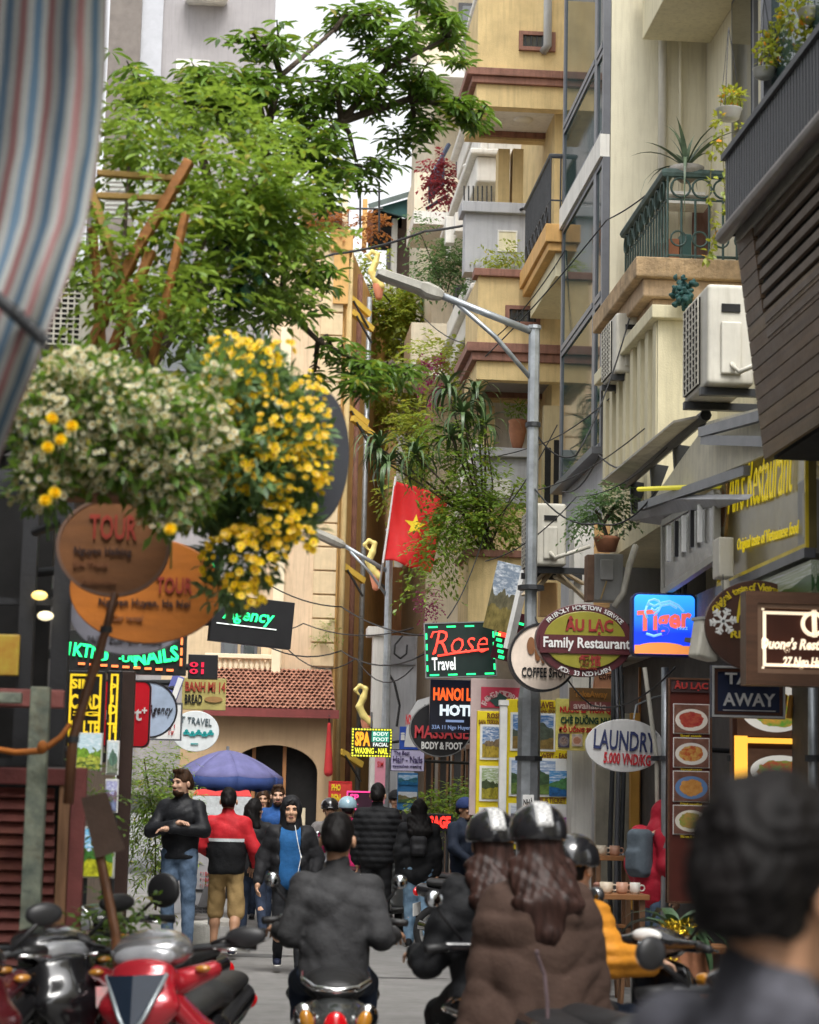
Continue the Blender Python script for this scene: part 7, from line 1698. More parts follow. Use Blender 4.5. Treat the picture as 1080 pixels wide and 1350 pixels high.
def motorbike(label, loc, rz, body, cowl, trim, group='motorbikes parked beside the shutter', round_light=False, visor=True, lean=R(4), mirror_r=(.075, .012, .04), mz=1.14):
    e = thing('motorbike', label, 'motorbike', loc, rz, group, (0, lean))
    wheel(e, .64, .285, .04, 6); wheel(e, -.60, .285, .045, 6)
    for sx in (-1, 1):
        MB().tube([(.07*sx, .44, .92), (.075*sx, .58, .5), (.075*sx, .64, .285)], [.02, .022, .026], 8).build('fork', alloy, e, smooth=True)
        MB().tube([(.09*sx, -.3, .62), (.10*sx, -.5, .45), (.10*sx, -.60, .29)], .022, 8).build('shock_absorber', chrome, e, smooth=True)
        s = SD(.03).chain([(.10*sx, .52, .80), (.19*sx, .42, .66), (.17*sx, .28, .42)], [.05, .055, .03], side=(.25*sx, 1, 0), w=1.9); s.build('leg_shield', cowl, e, .014)
    s = SD(.05).chain([(0, .60, .93), (0, .66, .80), (0, .68, .66)], [.055, .06, .03], side=(1, 0, 0), w=2.3).rc((-.24, .44, .92), (0, .60, .84), .035, .07).rc((.24, .44, .92), (0, .60, .84), .035, .07); s.build('front_cowl', cowl, e, .011)
    if visor:
        V = [(-.118, .685, .925), (.118, .685, .925), (.045, .755, .77), (0, .785, .705), (-.045, .755, .77)]
        V.append((0, .725, .925)); MB().add(V, [(0, 4, 3, 5), (5, 3, 2, 1)]).build('visor', M('smoked_visor', (.012, .02, .035), .16, var=.2, bump=0, spec=.4), e, solid=.008)
        for sx in (-1, 1): MB().tube([(.122*sx, .68, .925), (.050*sx, .76, .77), (0, .79, .695)], .009, 6).build('visor_trim', M('silver_trim', (.30, .34, .36), .3, .4), e, smooth=True)
        MB().b2(.11, .19, .60, .612, .80, .88).build('sticker', M('sticker_print', (.75, .74, .72), .5, var=.3, vs=25, bump=0, col2=(.7, .3, .3)), e)
    SD(.05).el((0, .48, 1.0), (.17, .12, .08)).el((0, .40, 1.02), (.13, .1, .06)).build('handlebar_cowl', trim, e, .011)
    if round_light: MB().ell((0, .60, .99), (.085, .06, .085)).build('headlight', lensm, e, smooth=True); MB().torus((0, .60, .99), .088, .012, 'y', 22, 8).build('headlight_ring', chrome, e, smooth=True)
    else: MB().ell((0, .575, .985), (.13, .04, .05)).build('headlight', lensm, e, smooth=True)
    for sx in (-1, 1):
        MB().tube([(.12*sx, .42, 1.0), (.26*sx, .38, 1.01), (.37*sx, .32, 1.0)], .014, 8).build('handlebar', iron, e, smooth=True); MB().tube([(.27*sx, .375, 1.01), (.385*sx, .315, 1.0)], .02, 10).build('grip', seatm, e, smooth=True)
        MB().tube([(.24*sx, .43, 1.0), (.38*sx, .39, .985)], .007, 6).build('brake_lever', chrome, e, smooth=True); MB().ell((.22*sx, .52, .93), (.032, .022, .015)).build('indicator', amber, e, smooth=True)
    mirrors(e, (.22, .40, 1.02), (.36, .38, mz), r=mirror_r)
    s = SD(.06).rc((0, .25, .55), (0, -.2, .56), .07, .10).rc((0, -.2, .62), (0, -.78, .72), .11, .07, (1, 0, 0), 1.2).rc((0, .48, .8), (0, .2, .55), .06, .07); s.build('body', body, e, .015)
    SD(.04).chain([(0, .08, .72), (0, -.25, .77), (0, -.68, .80)], [.05, .06, .045], side=(1, 0, 0), w=1.9).build('seat', seatm, e, .014)
    SD(.04).bx((0, .12, .34), (.13, .17, .13), .04).rc((0, .2, .42), (0, .38, .36), .06, .055).build('engine', alloy, e, .016)
    SD(.03).el((0, .64, .50), (.06, .26, .09)).bx((0, .64, .28), (.2, .3, .2), .02, sub=True).build('front_fender', cowl, e, .013)
    MB().ell((0, -.84, .70), (.08, .035, .05)).build('tail_light', redlens, e, smooth=True); MB().b2(-.095, .095, -.85, -.84, .45, .58).build('number_plate', whitep, e)
    MB().tube([(.1, .2, .25), (.14, -.2, .24), (.16, -.75, .38)], [.02, .03, .05], 10).build('exhaust', chrome, e, smooth=True); MB().tube([(-.1, -.05, .28), (-.22, .0, .02)], .012, 6).build('side_stand', iron, e)
    return e
def spot(px, Y): p = at(px, 1100, Y); return Vector((p.x, Y, 0))

redpaint = paint('red_bike_paint', (.36, .012, .022)); silver = paint('silver_paint', (.28, .28, .29), .7); greyp = paint('grey_green_paint', (.075, .08, .08), .5); blackp = paint('black_bike_paint', (.012, .012, .014)); whitebp = paint('white_bike_paint', (.66, .66, .64), 0); bluep = paint('blue_bike_paint', (.05, .10, .25)); winep = paint('wine_paint', (.07, .008, .011))
motorbike('red sport motorbike facing the lane with smoked visor and silver handlebar cowl', spot(272, 8.8), PI+R(-15), blackp, redpaint, silver, mirror_r=(.085, .012, .042), mz=1.04)
motorbike('wine red motorbike with chrome headlight nearest the corner', spot(-75, 8.1), PI+R(26), winep, winep, blackp, round_light=True, visor=False, mirror_r=(.075, .012, .045))
motorbike('black motorbike squeezed between the red one and the shutter', spot(25, 9.0), PI+R(32), blackp, blackp, blackp, visor=False, mirror_r=(.085, .012, .04))
motorbike('older motorbike with round chrome headlight beside the brown board', spot(205, 10.6), PI+R(-28), blackp, winep, blackp, round_light=True, visor=False, mirror_r=(.09, .012, .085))
scooter('dark grey retro scooter carrying the rider in the centre of the lane', spot(446, 10.35), R(-2), greyp, group='scooters being ridden')
scooter('scooter under the two helmeted riders', spot(702, 8.5), R(6), blackp, group='scooters being ridden')
scooter('black scooter angled toward the cafe ridden in the orange jacket', spot(786, 9.1), R(-50), blackp, group='scooters being ridden')
scooter('white scooter stopped in front of the black puffer jacket', spot(506, 25.2), R(-28), whitebp, greyp, group='scooters far down the lane')
motorbike('red and white motorbike parked behind the woman with rucksack', spot(628, 23.6), PI+R(50), blackp, redpaint, whitebp, visor=False, group='motorbikes far down the lane')
motorbike('black motorbike parked beside the travel panels', spot(652, 21.4), PI+R(62), blackp, blackp, blackp, visor=False, group='motorbikes far down the lane')
motorbike('motorbike ridden toward the camera by the grey jacket rider', spot(437, 27.2), PI, greyp, silver, silver, round_light=True, visor=False, group='motorbikes far down the lane', lean=0)
scooter('scooter under the magenta hoodie rider', spot(458, 26.0), R(4), greyp, group='scooters far down the lane')
motorbike('motorbike with chrome front arc at the bottom edge before the peace lily', spot(905, 7.6), PI+R(25), blackp, silver, blackp, round_light=True, visor=False, group='motorbikes on the right', mirror_r=(.06, .012, .06))

# ================================================================ PEOPLE
skinm = {k: M('skin_%s' % k, c, .5, var=.1, vs=14, bump=.03, bs=200, spec=.4) for k, c in (('a', (.52, .30, .19)), ('b', (.58, .35, .24)), ('c', (.43, .235, .14)))}
hairb = hairmat('black_hair', (.005, .004, .004), .6); hairbr = hairmat('brown_hair', (.04, .021, .012)); hairw = hairmat('warm_brown_hair', (.030, .015, .012), .38)
def cloth(name, c, rough=.8, **k):
    k.setdefault('var', .22); k.setdefault('vs', 8); k.setdefault('bump', .32); k.setdefault('bs', 34); k.setdefault('spec', .18)
    return M(name, c, rough, **k)
eyem = M('eye_dark', (.012, .008, .006), .15, var=0, bump=0); lipm = M('lip', (.36, .12, .10), .5, var=.1, bump=0); solem = M('shoe_sole', (.6, .58, .55), .7)
V3 = Vector
def pose(**k):
    J = dict(hip=(0, 0, .93), waist=(0, 0, 1.07), chest=(0, .005, 1.27), neck=(0, -.01, 1.425), head=(0, .02, 1.575),
             sl=(-.165, -.01, 1.35), el=(-.215, -.04, 1.10), wl=(-.22, .04, .86), sr=(.165, -.01, 1.35), er=(.215, -.04, 1.10), wr=(.22, .04, .86),
             hl=(-.085, 0, .90), kl=(-.095, .02, .50), al=(-.10, -.02, .09), hr=(.085, 0, .90), kr=(.095, .02, .50), ar=(.10, -.02, .09))
    J.update(k); return {a: np.array(b, float) for a, b in J.items()}
def sit(lean=.05, z=.0, **k):
    J = dict(hip=(0, 0, .84+z), waist=(0, lean*.4, .98+z), chest=(0, lean, 1.17+z), neck=(0, lean*1.4, 1.325+z), head=(0, lean*1.6+.03, 1.485+z),
             sl=(-.165, lean*1.2, 1.25+z), el=(-.235, lean+.06, 1.02+z), wl=(-.29, lean+.31, 1.0), sr=(.165, lean*1.2, 1.25+z), er=(.235, lean+.06, 1.02+z), wr=(.29, lean+.31, 1.0),
             hl=(-.09, .02, .82+z), kl=(-.16, .38, .70), al=(-.15, .26, .34), hr=(.09, .02, .82+z), kr=(.16, .38, .70), ar=(.15, .26, .34))
    J.update(k); return {a: np.array(b, float) for a, b in J.items()}
def folds(a, f=34, seed=0):
    def rid(t): return (1-np.abs(np.sin(t)))**1.5-.35
    def w_(x, y, z):
        u = rid(.5*f*z+2.2*np.sin(7*x+seed)+2*np.sin(8*y+5*z+seed)); v = rid(.42*f*(z*.8+x*.9)+2.5*np.sin(7*y+3*z+seed)+seed); q = rid(.42*f*(z*.8-x*.9)+2.5*np.sin(6*y-4*z+seed)+1)
        m = .5+.5*np.sin(9*x+4*z+seed)*np.sin(7*z+5*y)
        return a*2.6*(.55*u+(m*v+(1-m)*q)*.9)+a*.5*np.sin(15*z+6*x+seed)
    return w_
def quilt(a, step):
    def w_(x, y, z): return -a*np.abs(np.sin(PI*z/step))+a*.5+.002*np.sin(50*x+40*z)
    return w_
def hand(S, w_, e, sc_, curl=.5, flip=1):
    d = w_-e; d = d/np.linalg.norm(d); side = np.cross(d, [0, 0, 1.0]) if abs(d[2]) < .9 else np.array([0, 1.0, 0]); side = side-d*(side@d); side /= np.linalg.norm(side); n = np.cross(side, d)
    if n[2] > 0: n = -n
    p = w_+d*.045*sc_; S.rc(w_-d*.01, p, .022*sc_, .026*sc_, side, 1.45, k=.012); S.rc(p, w_+d*.08*sc_, .024*sc_, .017*sc_, side, 1.8, k=.012)
    for i, (o, l) in enumerate(((-.033, .062), (-.011, .074), (.011, .069), (.033, .052))):
        a = w_+(d*.085+side*o)*sc_; b = a+(d*math.cos(curl)+n*math.sin(curl)+side*o*1.3)*l*.5*sc_; c = b+(d*math.cos(curl*2.2)+n*math.sin(curl*2.2))*l*.5*sc_
        S.rc(a, b, .0088*sc_, .008*sc_, k=.004); S.rc(b, c, .008*sc_, .0068*sc_, k=.003)
    a = w_+(d*.03+side*.034*flip)*sc_; b = a+(d*.035+side*.022*flip+n*.012)*sc_; S.rc(a, b, .011*sc_, .009*sc_, k=.006); S.rc(b, b+(d*.026+n*.01)*sc_, .009*sc_, .0075*sc_, k=.004)
def person(label, loc, rz, J, H=1.7, skin='a', top=None, inner=None, bottom=None, shoes=None, hair='short', hairm=hairb, hy=0, hp=0, headwear=None, res=.016, face=True, hands=('l', 'r'), bulk=1.0, bag=None, group=None, headres=.0075, beard=False, tilt=0):
    e = thing('person', label, 'person', loc, rz, group); s = H/1.7
    for k in J: J[k] = J[k]*s
    sx = (J['sr']-J['sl']); sx = sx/np.linalg.norm(sx)
    Q = np.array(Matrix.Rotation(hy, 3, 'Z') @ Matrix.Rotation(hp, 3, 'X') @ Matrix.Rotation(tilt, 3, 'Y')); hc = J['head']; h = lambda x, y, z: hc+Q@(np.array([x, y, z])*s)
    sk = skinm[skin]
    # ---- head and neck
    S = SD(.022*s)
    S.el(h(0, -.012, .03), np.array((.074, .092, .095))*s, Q).el(h(0, .022, -.035), np.array((.060, .070, .078))*s, Q).rc(h(-.02, .055, -.098), h(.02, .055, -.098), .026*s, .026*s)
    S.rc(h(0, -.02, -.06), J['neck']+np.array([0, 0, -.04]), .052*s, .062*s, k=.03)
    S.rc(h(0, .085, .008), h(0, .104, -.030), .009*s, .014*s, k=.012).rc(h(-.012, .090, -.034), h(.012, .090, -.034), .010*s, .010*s, k=.008)
    S.rc(h(-.04, .074, .022), h(.04, .074, .022), .012*s, .012*s, k=.014)
    for q in (-1, 1):
        S.el(h(.031*q, .094, .004), np.array((.017, .012, .010))*s, Q, k=.010, sub=True); S.el(h(.083*q, -.010, -.012), np.array((.012, .021, .032))*s, Q, k=.008); S.el(h(.036*q, .068, -.028), np.array((.024, .02, .02))*s, Q, k=.016)
    S.el(h(0, .082, -.066), np.array((.024, .014, .014))*s, Q, k=.008)
    parts = [S.mesh(headres)]
    # ---- trunk, arms, legs under the clothes (one body)
    B = SD(.03*s); ub = .94
    B.rc(J['hip'], J['waist'], .10*s*ub, .095*s*ub, sx, 1.4).rc(J['waist'], J['chest'], .095*s*ub, .11*s*ub, sx, 1.4).rc(J['chest'], J['neck']-np.array([0, 0, .03]), .10*s*ub, .055*s, sx, 1.3).rc(J['sl'], J['sr'], .05*s, .05*s)
    for q in 'lr':
        B.rc(J['s'+q], J['e'+q], .045*s, .036*s).rc(J['e'+q], J['w'+q], .036*s, .024*s); B.rc(J['h'+q], J['k'+q], .078*s, .050*s).rc(J['k'+q], J['k'+q]*.62+J['a'+q]*.38+np.array([0, -.012, 0]), .048*s, .052*s).rc(J['k'+q]*.62+J['a'+q]*.38, J['a'+q], .050*s, .033*s)
    parts.append(B.mesh(.018))
    for q in hands:
        Hn = SD(.006); hand(Hn, J['w'+q], J['e'+q], s, .45, 1 if q == 'l' else -1); parts.append(Hn.mesh(.0055))
    joined('body', parts, sk, e)
    if face:
        for q in (-1, 1):
            MB().ell(h(.031*q, .080, .004), (.0135*s, .009*s, .0062*s)).build('eye', eyem, e, smooth=True)
            MB().tube([h(.014*q, .094, .020), h(.032*q, .091, .026), h(.050*q, .078, .020)], .0042*s, 5).build('eyebrow', hairm, e, smooth=True)
        MB().ell(h(0, .093, -.066), (.021*s, .008*s, .0075*s)).build('lips', lipm, e, smooth=True)
    if beard:
        SD(.012).el(h(0, .034, -.088), np.array((.056, .066, .046))*s, Q).el(h(0, .089, -.050), np.array((.026, .014, .007))*s, Q).el(h(0, .105, -.066), np.array((.020, .016, .008))*s, Q, k=.004, sub=True).bx(h(0, .0, -.03), (.2*s, .075*s, .05*s), .01, Q, k=.01, sub=True).build('beard', hairm, e, .0065)
    # ---- garments
    def torso(S, i, hem, chestw=1.42):
        hm = J['hip']+np.array([0, 0, hem*s]); S.rc(hm, J['waist'], (.108*bulk+i)*s, (.104*bulk+i)*s, sx, 1.38).rc(J['waist'], J['chest'], (.100*bulk+i)*s, (.108*bulk+i)*s, sx, chestw).rc(J['chest'], J['neck']-np.array([0, 0, .035*s]), (.100*bulk+i)*s, (.056+i*.6)*s, sx, 1.3).rc(J['neck']-np.array([0, 0, .055*s]), J['sl'], (.050+i*.7)*s, (.044+i)*s).rc(J['neck']-np.array([0, 0, .055*s]), J['sr'], (.050+i*.7)*s, (.044+i)*s)
    if inner:
        S = SD(.04*s); torso(S, inner.get('i', .008), inner.get('hem', -.03)); S.wr = folds(.003, 30, 2); (S.bx(J['hip']+np.array([0, 0, inner['below']*s-.5]), (.6, .6, .5), .01, k=.01, sub=True) if 'below' in inner else 0); S.build(inner.get('name', 'shirt'), inner['mat'], e, res)
    if top:
        S = SD(top.get('k', .035)*s); i = top.get('i', .018); torso(S, i, top.get('hem', -.04))
        sl_i = top.get('si', i)
        for q in 'lr':
            wq = J['e'+q]+(J['w'+q]-J['e'+q])*top.get('sleeve', .96); S.rc(J['s'+q], J['e'+q], (.046+sl_i)*s, (.040+sl_i)*s).rc(J['e'+q], wq, (.040+sl_i)*s, (.028+sl_i*.8)*s)
        S.rc(J['neck']+np.array([0, 0, -.03*s]), J['neck']+np.array([0, .005, top.get('collar', .02)*s]), .066*s, .064*s, k=.02)
        for extra in top.get('more', ()): extra(S, s)
        if top.get('open'):
            c = (J['chest']+J['hip'])/2; f_ = np.cross([0, 0, 1.0], sx); f_ = f_/np.linalg.norm(f_); S.bx(c+f_*.2*s+np.array([0, 0, .0]), (top['open']*s, .185*s, .42*s), .03, k=.02, sub=True)
        if top.get('below') is not None: S.bx(J['hip']+np.array([0, 0, top['below']*s-.5]), (.6, .6, .5), .01, k=.01, sub=True)
        S.wr = top.get('wr') or folds(top.get('amp', .005)*s, top.get('f', 34), loc[0])
        v, f = S.mesh(res); o = link(top.get('name', 'jacket'), np_mesh('jacket', v, f), top['mat'], e, True)
        if top.get('bands'):
            ce = np.empty(len(o.data.polygons)*3); o.data.polygons.foreach_get('center', ce); ce = ce.reshape(-1, 3)
            o.data.polygons.foreach_set('material_index', top['bands'](ce/s).astype(np.int32))
    if bottom:
        S = SD(.03*s); i = bottom.get('i', .012); S.rc(J['hip']+np.array([0, 0, .05*s]), J['hip']-np.array([0, 0, .02*s]), (.102*bulk+i)*s, (.105*bulk+i)*s, sx, 1.36)
        cut = bottom.get('cut', 1.0)
        for q in 'lr':
            S.rc(J['h'+q], J['k'+q], (.084+i)*s, (.056+i*1.1)*s); k_, a_ = J['k'+q], J['a'+q]
            if cut >= 1: S.rc(k_, a_, (.056+i)*s, (.040+i*1.1)*s)
            else: S.rc(k_*.75+J['h'+q]*.25, k_+(a_-k_)*.12, (.072+i*1.6)*s, (.068+i*2)*s)
        S.wr = folds(bottom.get('amp', .004)*s, 40, loc[0]+1); S.build(bottom.get('name', 'trousers'), bottom['mat'], e, res)
    if shoes:
        for q in 'lr':
            a_ = J['a'+q]; d = np.array(shoes.get('d'+q, (0, 1, 0)), float); d /= np.linalg.norm(d); b_ = np.array([0, 0, -.05*s])
            S = SD(.02).rc(a_+b_*.2-d*.03*s, a_+b_*.7, .042*s, .040*s).rc(a_+b_+d*-.04*s, a_+b_+d*.12*s, .040*s, .036*s).rc(a_+b_+d*.12*s, a_+b_+d*.16*s, .036*s, .028*s); o = S.build('shoe', shoes['mat'], e, .011)
            MB().ell(a_+b_*1.55+d*.06*s, (.045*s, .135*s, .016*s), rot=V3((0, 1, 0)).rotation_difference(V3(d)).to_matrix()).build('sole', shoes.get('sole', solem), o, smooth=True)
    # ---- hair, hats
    if hair:
        S = SD(.02*s); S.el(h(0, -.018, .038), np.array((.083, .101, .104))*s, Q); 
        if hair in ('short', 'quiff'): S.rc(h(0, -.06, -.04), h(0, -.075, -.01), .062*s, .07*s, k=.03)
        if hair == 'quiff': S.rc(h(-.03, .05, .115), h(.04, .055, .11), .028*s, .024*s)
        if hair == 'bushy': S.el(h(0, -.02, .055), np.array((.098, .112, .105))*s, Q).rc(h(0, -.07, -.05), h(0, -.07, .0), .068*s, .08*s)
        if hair == 'long':
            o_ = (top or {}).get('i', .02); S.chain([h(0, -.045, .02), h(0, -.075, -.10), J['chest']+np.array([0, -.10*s-o_, .08*s]), J['chest']+np.array([.01, -.125*s-o_, -.06*s]), J['waist']+np.array([.02, -.125*s-o_, .08*s])], [.080*s, .068*s, .05*s, .042*s, .014*s], side=sx, w=1.25); S.chain([h(0, -.075, -.10), J['chest']+np.array([.015, -.10*s-o_, .06*s]), J['chest']+np.array([-.01, -.125*s-o_, -.08*s])], [.058*s, .056*s, .02*s], side=sx, w=2.5)
        if hair == 'bob': S.chain([h(0, -.045, .0), h(0, -.07, -.11), J['neck']+np.array([0, -.06*s, -.06*s])], [.088*s, .076*s, .05*s], side=sx, w=1.25)
        S.el(h(0, .112, -.045), np.array((.072, .085, .105))*s, Q, k=.012, sub=True)
        if hair in ('short', 'quiff', 'bushy'): S.bx(h(0, -.02, -.16), (.2, .2, .098*s), .01, Q, k=.01, sub=True); S.bx(h(0, .03, -.06), (.2, .045*s, .065*s), .01, Q, k=.01, sub=True)
        hz = .0045 if hair == 'bushy' else 0
        S.wr = lambda x, y, z: hz*np.sin(110*x+70*y+6*np.sin(40*z))*np.sin(90*y-95*z+4*np.sin(60*x))+.0022*np.sin(140*x+30*z)*np.sin(120*y+20*z)+.002*np.sin(60*x+50*y+40*z); S.build('hair', hairm, e, headres)
    hw = headwear or {}
    if hw.get('kind') == 'hood':
        S = SD(.03*s); S.el(h(0, -.022, .032), np.array((.108, .122, .122))*s, Q).rc(h(0, -.05, -.05), J['neck']+np.array([0, -.03, -.03]), .10*s, .115*s); S.el(h(0, .115, -.02), np.array((.068, .105, .110))*s, Q, k=.02, sub=True); S.wr = folds(.004, 40, 3); S.build('hood', hw['mat'], e, .011)
    if hw.get('kind') in ('helmet', 'cap'):
        k_ = 1.0 if hw['kind'] == 'helmet' else .86
        S = SD(.015*s); S.el(h(0, -.012, .042), np.array((.122, .140, .122))*s*k_, Q); S.el(h(0, -.012, .03), np.array((.104, .122, .104))*s*k_, Q, k=.004, sub=True); S.bx(h(0, -.0, -.15), (.25*s, .25*s, .155*s), .01, Q, k=.01, sub=True)
        S.rc(h(-.05, .11*k_, .035), h(.05, .11*k_, .035), .012*s, .012*s).rc(h(-.035, .155*k_, .028), h(.035, .155*k_, .028), .010*s, .010*s, k=.03)
        S.build(hw['kind'], hw['mat'], e, .009)
        if hw.get('stripe'):
            a, b, c = np.array((.1235, .1415, .1235))*s
            def pt(u, v):
                x = (u-.5)*.036*s*2; th_ = R(-15)+v*R(185); rr_ = math.sqrt(max(0, 1-(x/a)**2))*1.012; return V3(h(0, -.012, .042)+Q@np.array((x, b*math.cos(th_)*rr_, c*math.sin(th_)*rr_)))
            MB().sheet(pt, 6, 22).build('stripe', hw['stripe'], e, smooth=True, solid=.003)
    if bag:
        bag(e, J, s)
    return e
blackj = cloth('black_jacket', (.016, .016, .018), .6); leather = cloth('dark_leather', (.016, .017, .02), .45); denim = cloth('blue_denim', (.06, .105, .18), .85, var=.4, vs=5, col2=(.13, .19, .28)); denim2 = cloth('dark_denim', (.025, .035, .06), .85, var=.3); khaki = cloth('khaki_cotton', (.34, .23, .10), .85, var=.2); redc = cloth('red_fabric', (.50, .022, .03), .6); whitec = cloth('white_fabric', (.62, .66, .68), .6); blackc = cloth('black_fabric', (.011, .0115, .013), .7); bluec = cloth('blue_fabric', (.02, .075, .24), .7); tealblue = cloth('petrol_blue_top', (.02, .10, .26), .8); magenta = cloth('magenta_fleece', (.50, .02, .12), .8); greyc = cloth('grey_fabric', (.18, .17, .165), .8); yellowc = cloth('yellow_shirt', (.55, .50, .04), .8); browncoat = cloth('brown_wool', (.056, .034, .026), .85, var=.18); mustard = cloth('mustard_puffer', (.50, .20, .02), .55); char = cloth('charcoal_suede', (.038, .038, .040), .7, var=.5, vs=5); crimson = cloth('crimson_shell', (.42, .02, .04), .55); bpgrey = cloth('slate_rucksack', (.10, .125, .15), .7)
darkshoe = dict(mat=cloth('navy_sneaker', (.02, .025, .05), .6)); blackshoe = dict(mat=cloth('black_shoe', (.015, .015, .016), .5), sole=M('black_sole', (.02, .02, .02), .8)); whiteshoe = dict(mat=cloth('pale_sneaker', (.45, .43, .40), .6))
def up(px, py, z=0): p = atZ(px, py, z); return V3((p.x, p.y, z))
# 1 man with folded arms
person('bearded man in dark leather jacket and jeans standing with folded arms', spot(238, 20.9)+V3((0, 0, .11)), PI-.30, pose(el=(-.27, .10, 1.13), wl=(.02, .235, 1.14), er=(.27, .10, 1.12), wr=(-.02, .20, 1.19), kl=(-.10, .0, .5), kr=(.10, .02, .5)), 1.78, 'b',
       top=dict(mat=leather, i=.020, hem=-.03, below=-.075, collar=.03, amp=.0045), inner=dict(mat=whitec, i=.004, hem=.02, below=-.105), bottom=dict(mat=denim), shoes=blackshoe, hair='quiff', hairm=hairbr, hy=-.45, beard=True)
# 2 man in red and black jacket
def bands(c):
    z = c[:, 2]; ax = np.abs(c[:, 0]); out = np.where(z > 1.20, 0, np.where(z > 1.165, 1, 2)); out[(ax > .178+.25*np.maximum(0, 1.2-z)) & (z > .9)] = 0; return out
person('man in red black jacket with white stripe and khaki shorts walking away', spot(300, 21.4), R(-6), pose(el=(-.27, .0, 1.12), wl=(-.20, .22, 1.02), er=(.28, -.02, 1.10), wr=(.26, .16, .93), kl=(-.11, .12, .51), al=(-.12, .10, .10), kr=(.11, .04, .50), ar=(.10, -.16, .14)), 1.72, 'c',
       top=dict(mat=[redc, whitec, blackc], i=.030, si=.022, hem=-.03, below=-.09, amp=.004, bands=bands, collar=.035), bottom=dict(mat=khaki, cut=.2, name='shorts', i=.010, amp=.005), shoes=darkshoe, hair='short', face=False)
# 3 girl beyond him
person('woman in black jacket and dark trousers walking behind the red jacket man', spot(336, 24.2), R(10), pose(kl=(-.09, .14, .51), al=(-.10, .16, .10), ar=(.1, -.2, .14), kr=(.09, -.02, .5)), 1.62, 'a', top=dict(mat=blackj, i=.02, hem=-.06), bottom=dict(mat=denim2), shoes=dict(mat=blackc), hair='bob', hy=-.9)
# 4 man in blue jacket
person('man in bright blue rain jacket walking toward the camera', spot(365, 26.4), PI, pose(kl=(-.09, .08, .5), al=(-.09, .05, .1)), 1.8, 'b', top=dict(mat=bluec, i=.024, hem=-.05, collar=.04), bottom=dict(mat=denim2), shoes=blackshoe, hair='quiff', hairm=hairbr, beard=True)
person('person in dark hooded coat behind the blue rain jacket man', spot(345, 28.5), PI, pose(), 1.75, 'a', top=dict(mat=greyc, i=.024), bottom=dict(mat=denim2), shoes=blackshoe, hair='bob', hairm=hairbr)
# 5 woman in hood
person('woman in black hooded jacket over petrol blue top walking with earphones', spot(383, 19.6), PI, pose(el=(-.27, -.05, 1.12), wl=(-.25, .05, .86), er=(.26, -.04, 1.12), wr=(.30, .06, .88), kl=(-.10, .20, .53), al=(-.11, .22, .10), kr=(.09, .0, .50), ar=(.09, -.26, .15)), 1.64, 'a',
       top=dict(mat=blackj, i=.030, hem=-.06, open=.10, amp=.005), inner=dict(mat=tealblue, i=.010, hem=-.02), bottom=dict(mat=cloth('black_leggings', (.02, .021, .024), .7), i=.004), shoes=darkshoe, hair='bob', headwear=dict(kind='hood', mat=blackj))
e = thing('earphone_cord', 'white earphone cord hanging down the blue top of the hooded woman', 'cord', at(392, 1120, 19.4)); MB().tube([at(389, 1088, 19.42), at(393, 1112, 19.38), at(397, 1130, 19.38), at(393, 1150, 19.38), at(405, 1170, 19.40)], .004, 5).build('wire', whitep, e, True); MB().ell(at(397, 1130, 19.37), (.008, .006, .015)).build('slider', whitep, e, True)
# 6 rider in centre
person('rider in charcoal bomber jacket seen from behind on the retro scooter', spot(446, 10.3), R(-2), sit(.03, -.05, el=(-.225, -.02, .97), wl=(-.29, .26, .97), er=(.225, -.04, .96), wr=(.30, .26, .95)), 1.68, 'c', top=dict(mat=char, i=.020, hem=-.03, amp=.005, collar=.035, k=.03), bottom=dict(mat=denim2), shoes=blackshoe, hair='short', face=False, bulk=1.0, res=.012, hy=-.15)
# 7, 8 riders further
person('rider in grey jacket and black helmet coming toward the camera', spot(434, 27.3), PI, sit(.02, .02), 1.7, 'c', top=dict(mat=greyc, i=.024), bottom=dict(mat=denim2), shoes=blackshoe, hair='short', headwear=dict(kind='helmet', mat=blackp), res=.02, headres=.01)
person('rider in magenta hoodie with pale blue helmet seen from behind', spot(458, 26), 0, sit(.05, .04), 1.7, 'a', top=dict(mat=magenta, i=.024), bottom=dict(mat=denim2), shoes=blackshoe, hair='short', headwear=dict(kind='helmet', mat=paint('pale_blue_helmet', (.28, .42, .50), 0)), face=False, res=.02, headres=.01)
# 9 black puffer
person('tall man in black quilted puffer jacket standing in front of the white scooter', spot(497, 24.4), R(-12), pose(er=(.27, .06, 1.12), wr=(.28, .28, 1.0), el=(-.25, .0, 1.12)), 1.83, 'c', top=dict(mat=blackc, i=.040, hem=-.03, wr=quilt(.012, .075), collar=.04), bottom=dict(mat=blackc), shoes=blackshoe, hair='short', face=False)
# 10 man in yellow shirt
person('man in dark cap and open jacket over yellow shirt facing the camera', spot(521, 29), PI, pose(), 1.78, 'c', top=dict(mat=blackj, i=.028, open=.07), inner=dict(mat=yellowc, i=.008), bottom=dict(mat=denim2), shoes=blackshoe, hair='short', headwear=dict(kind='cap', mat=blackc))
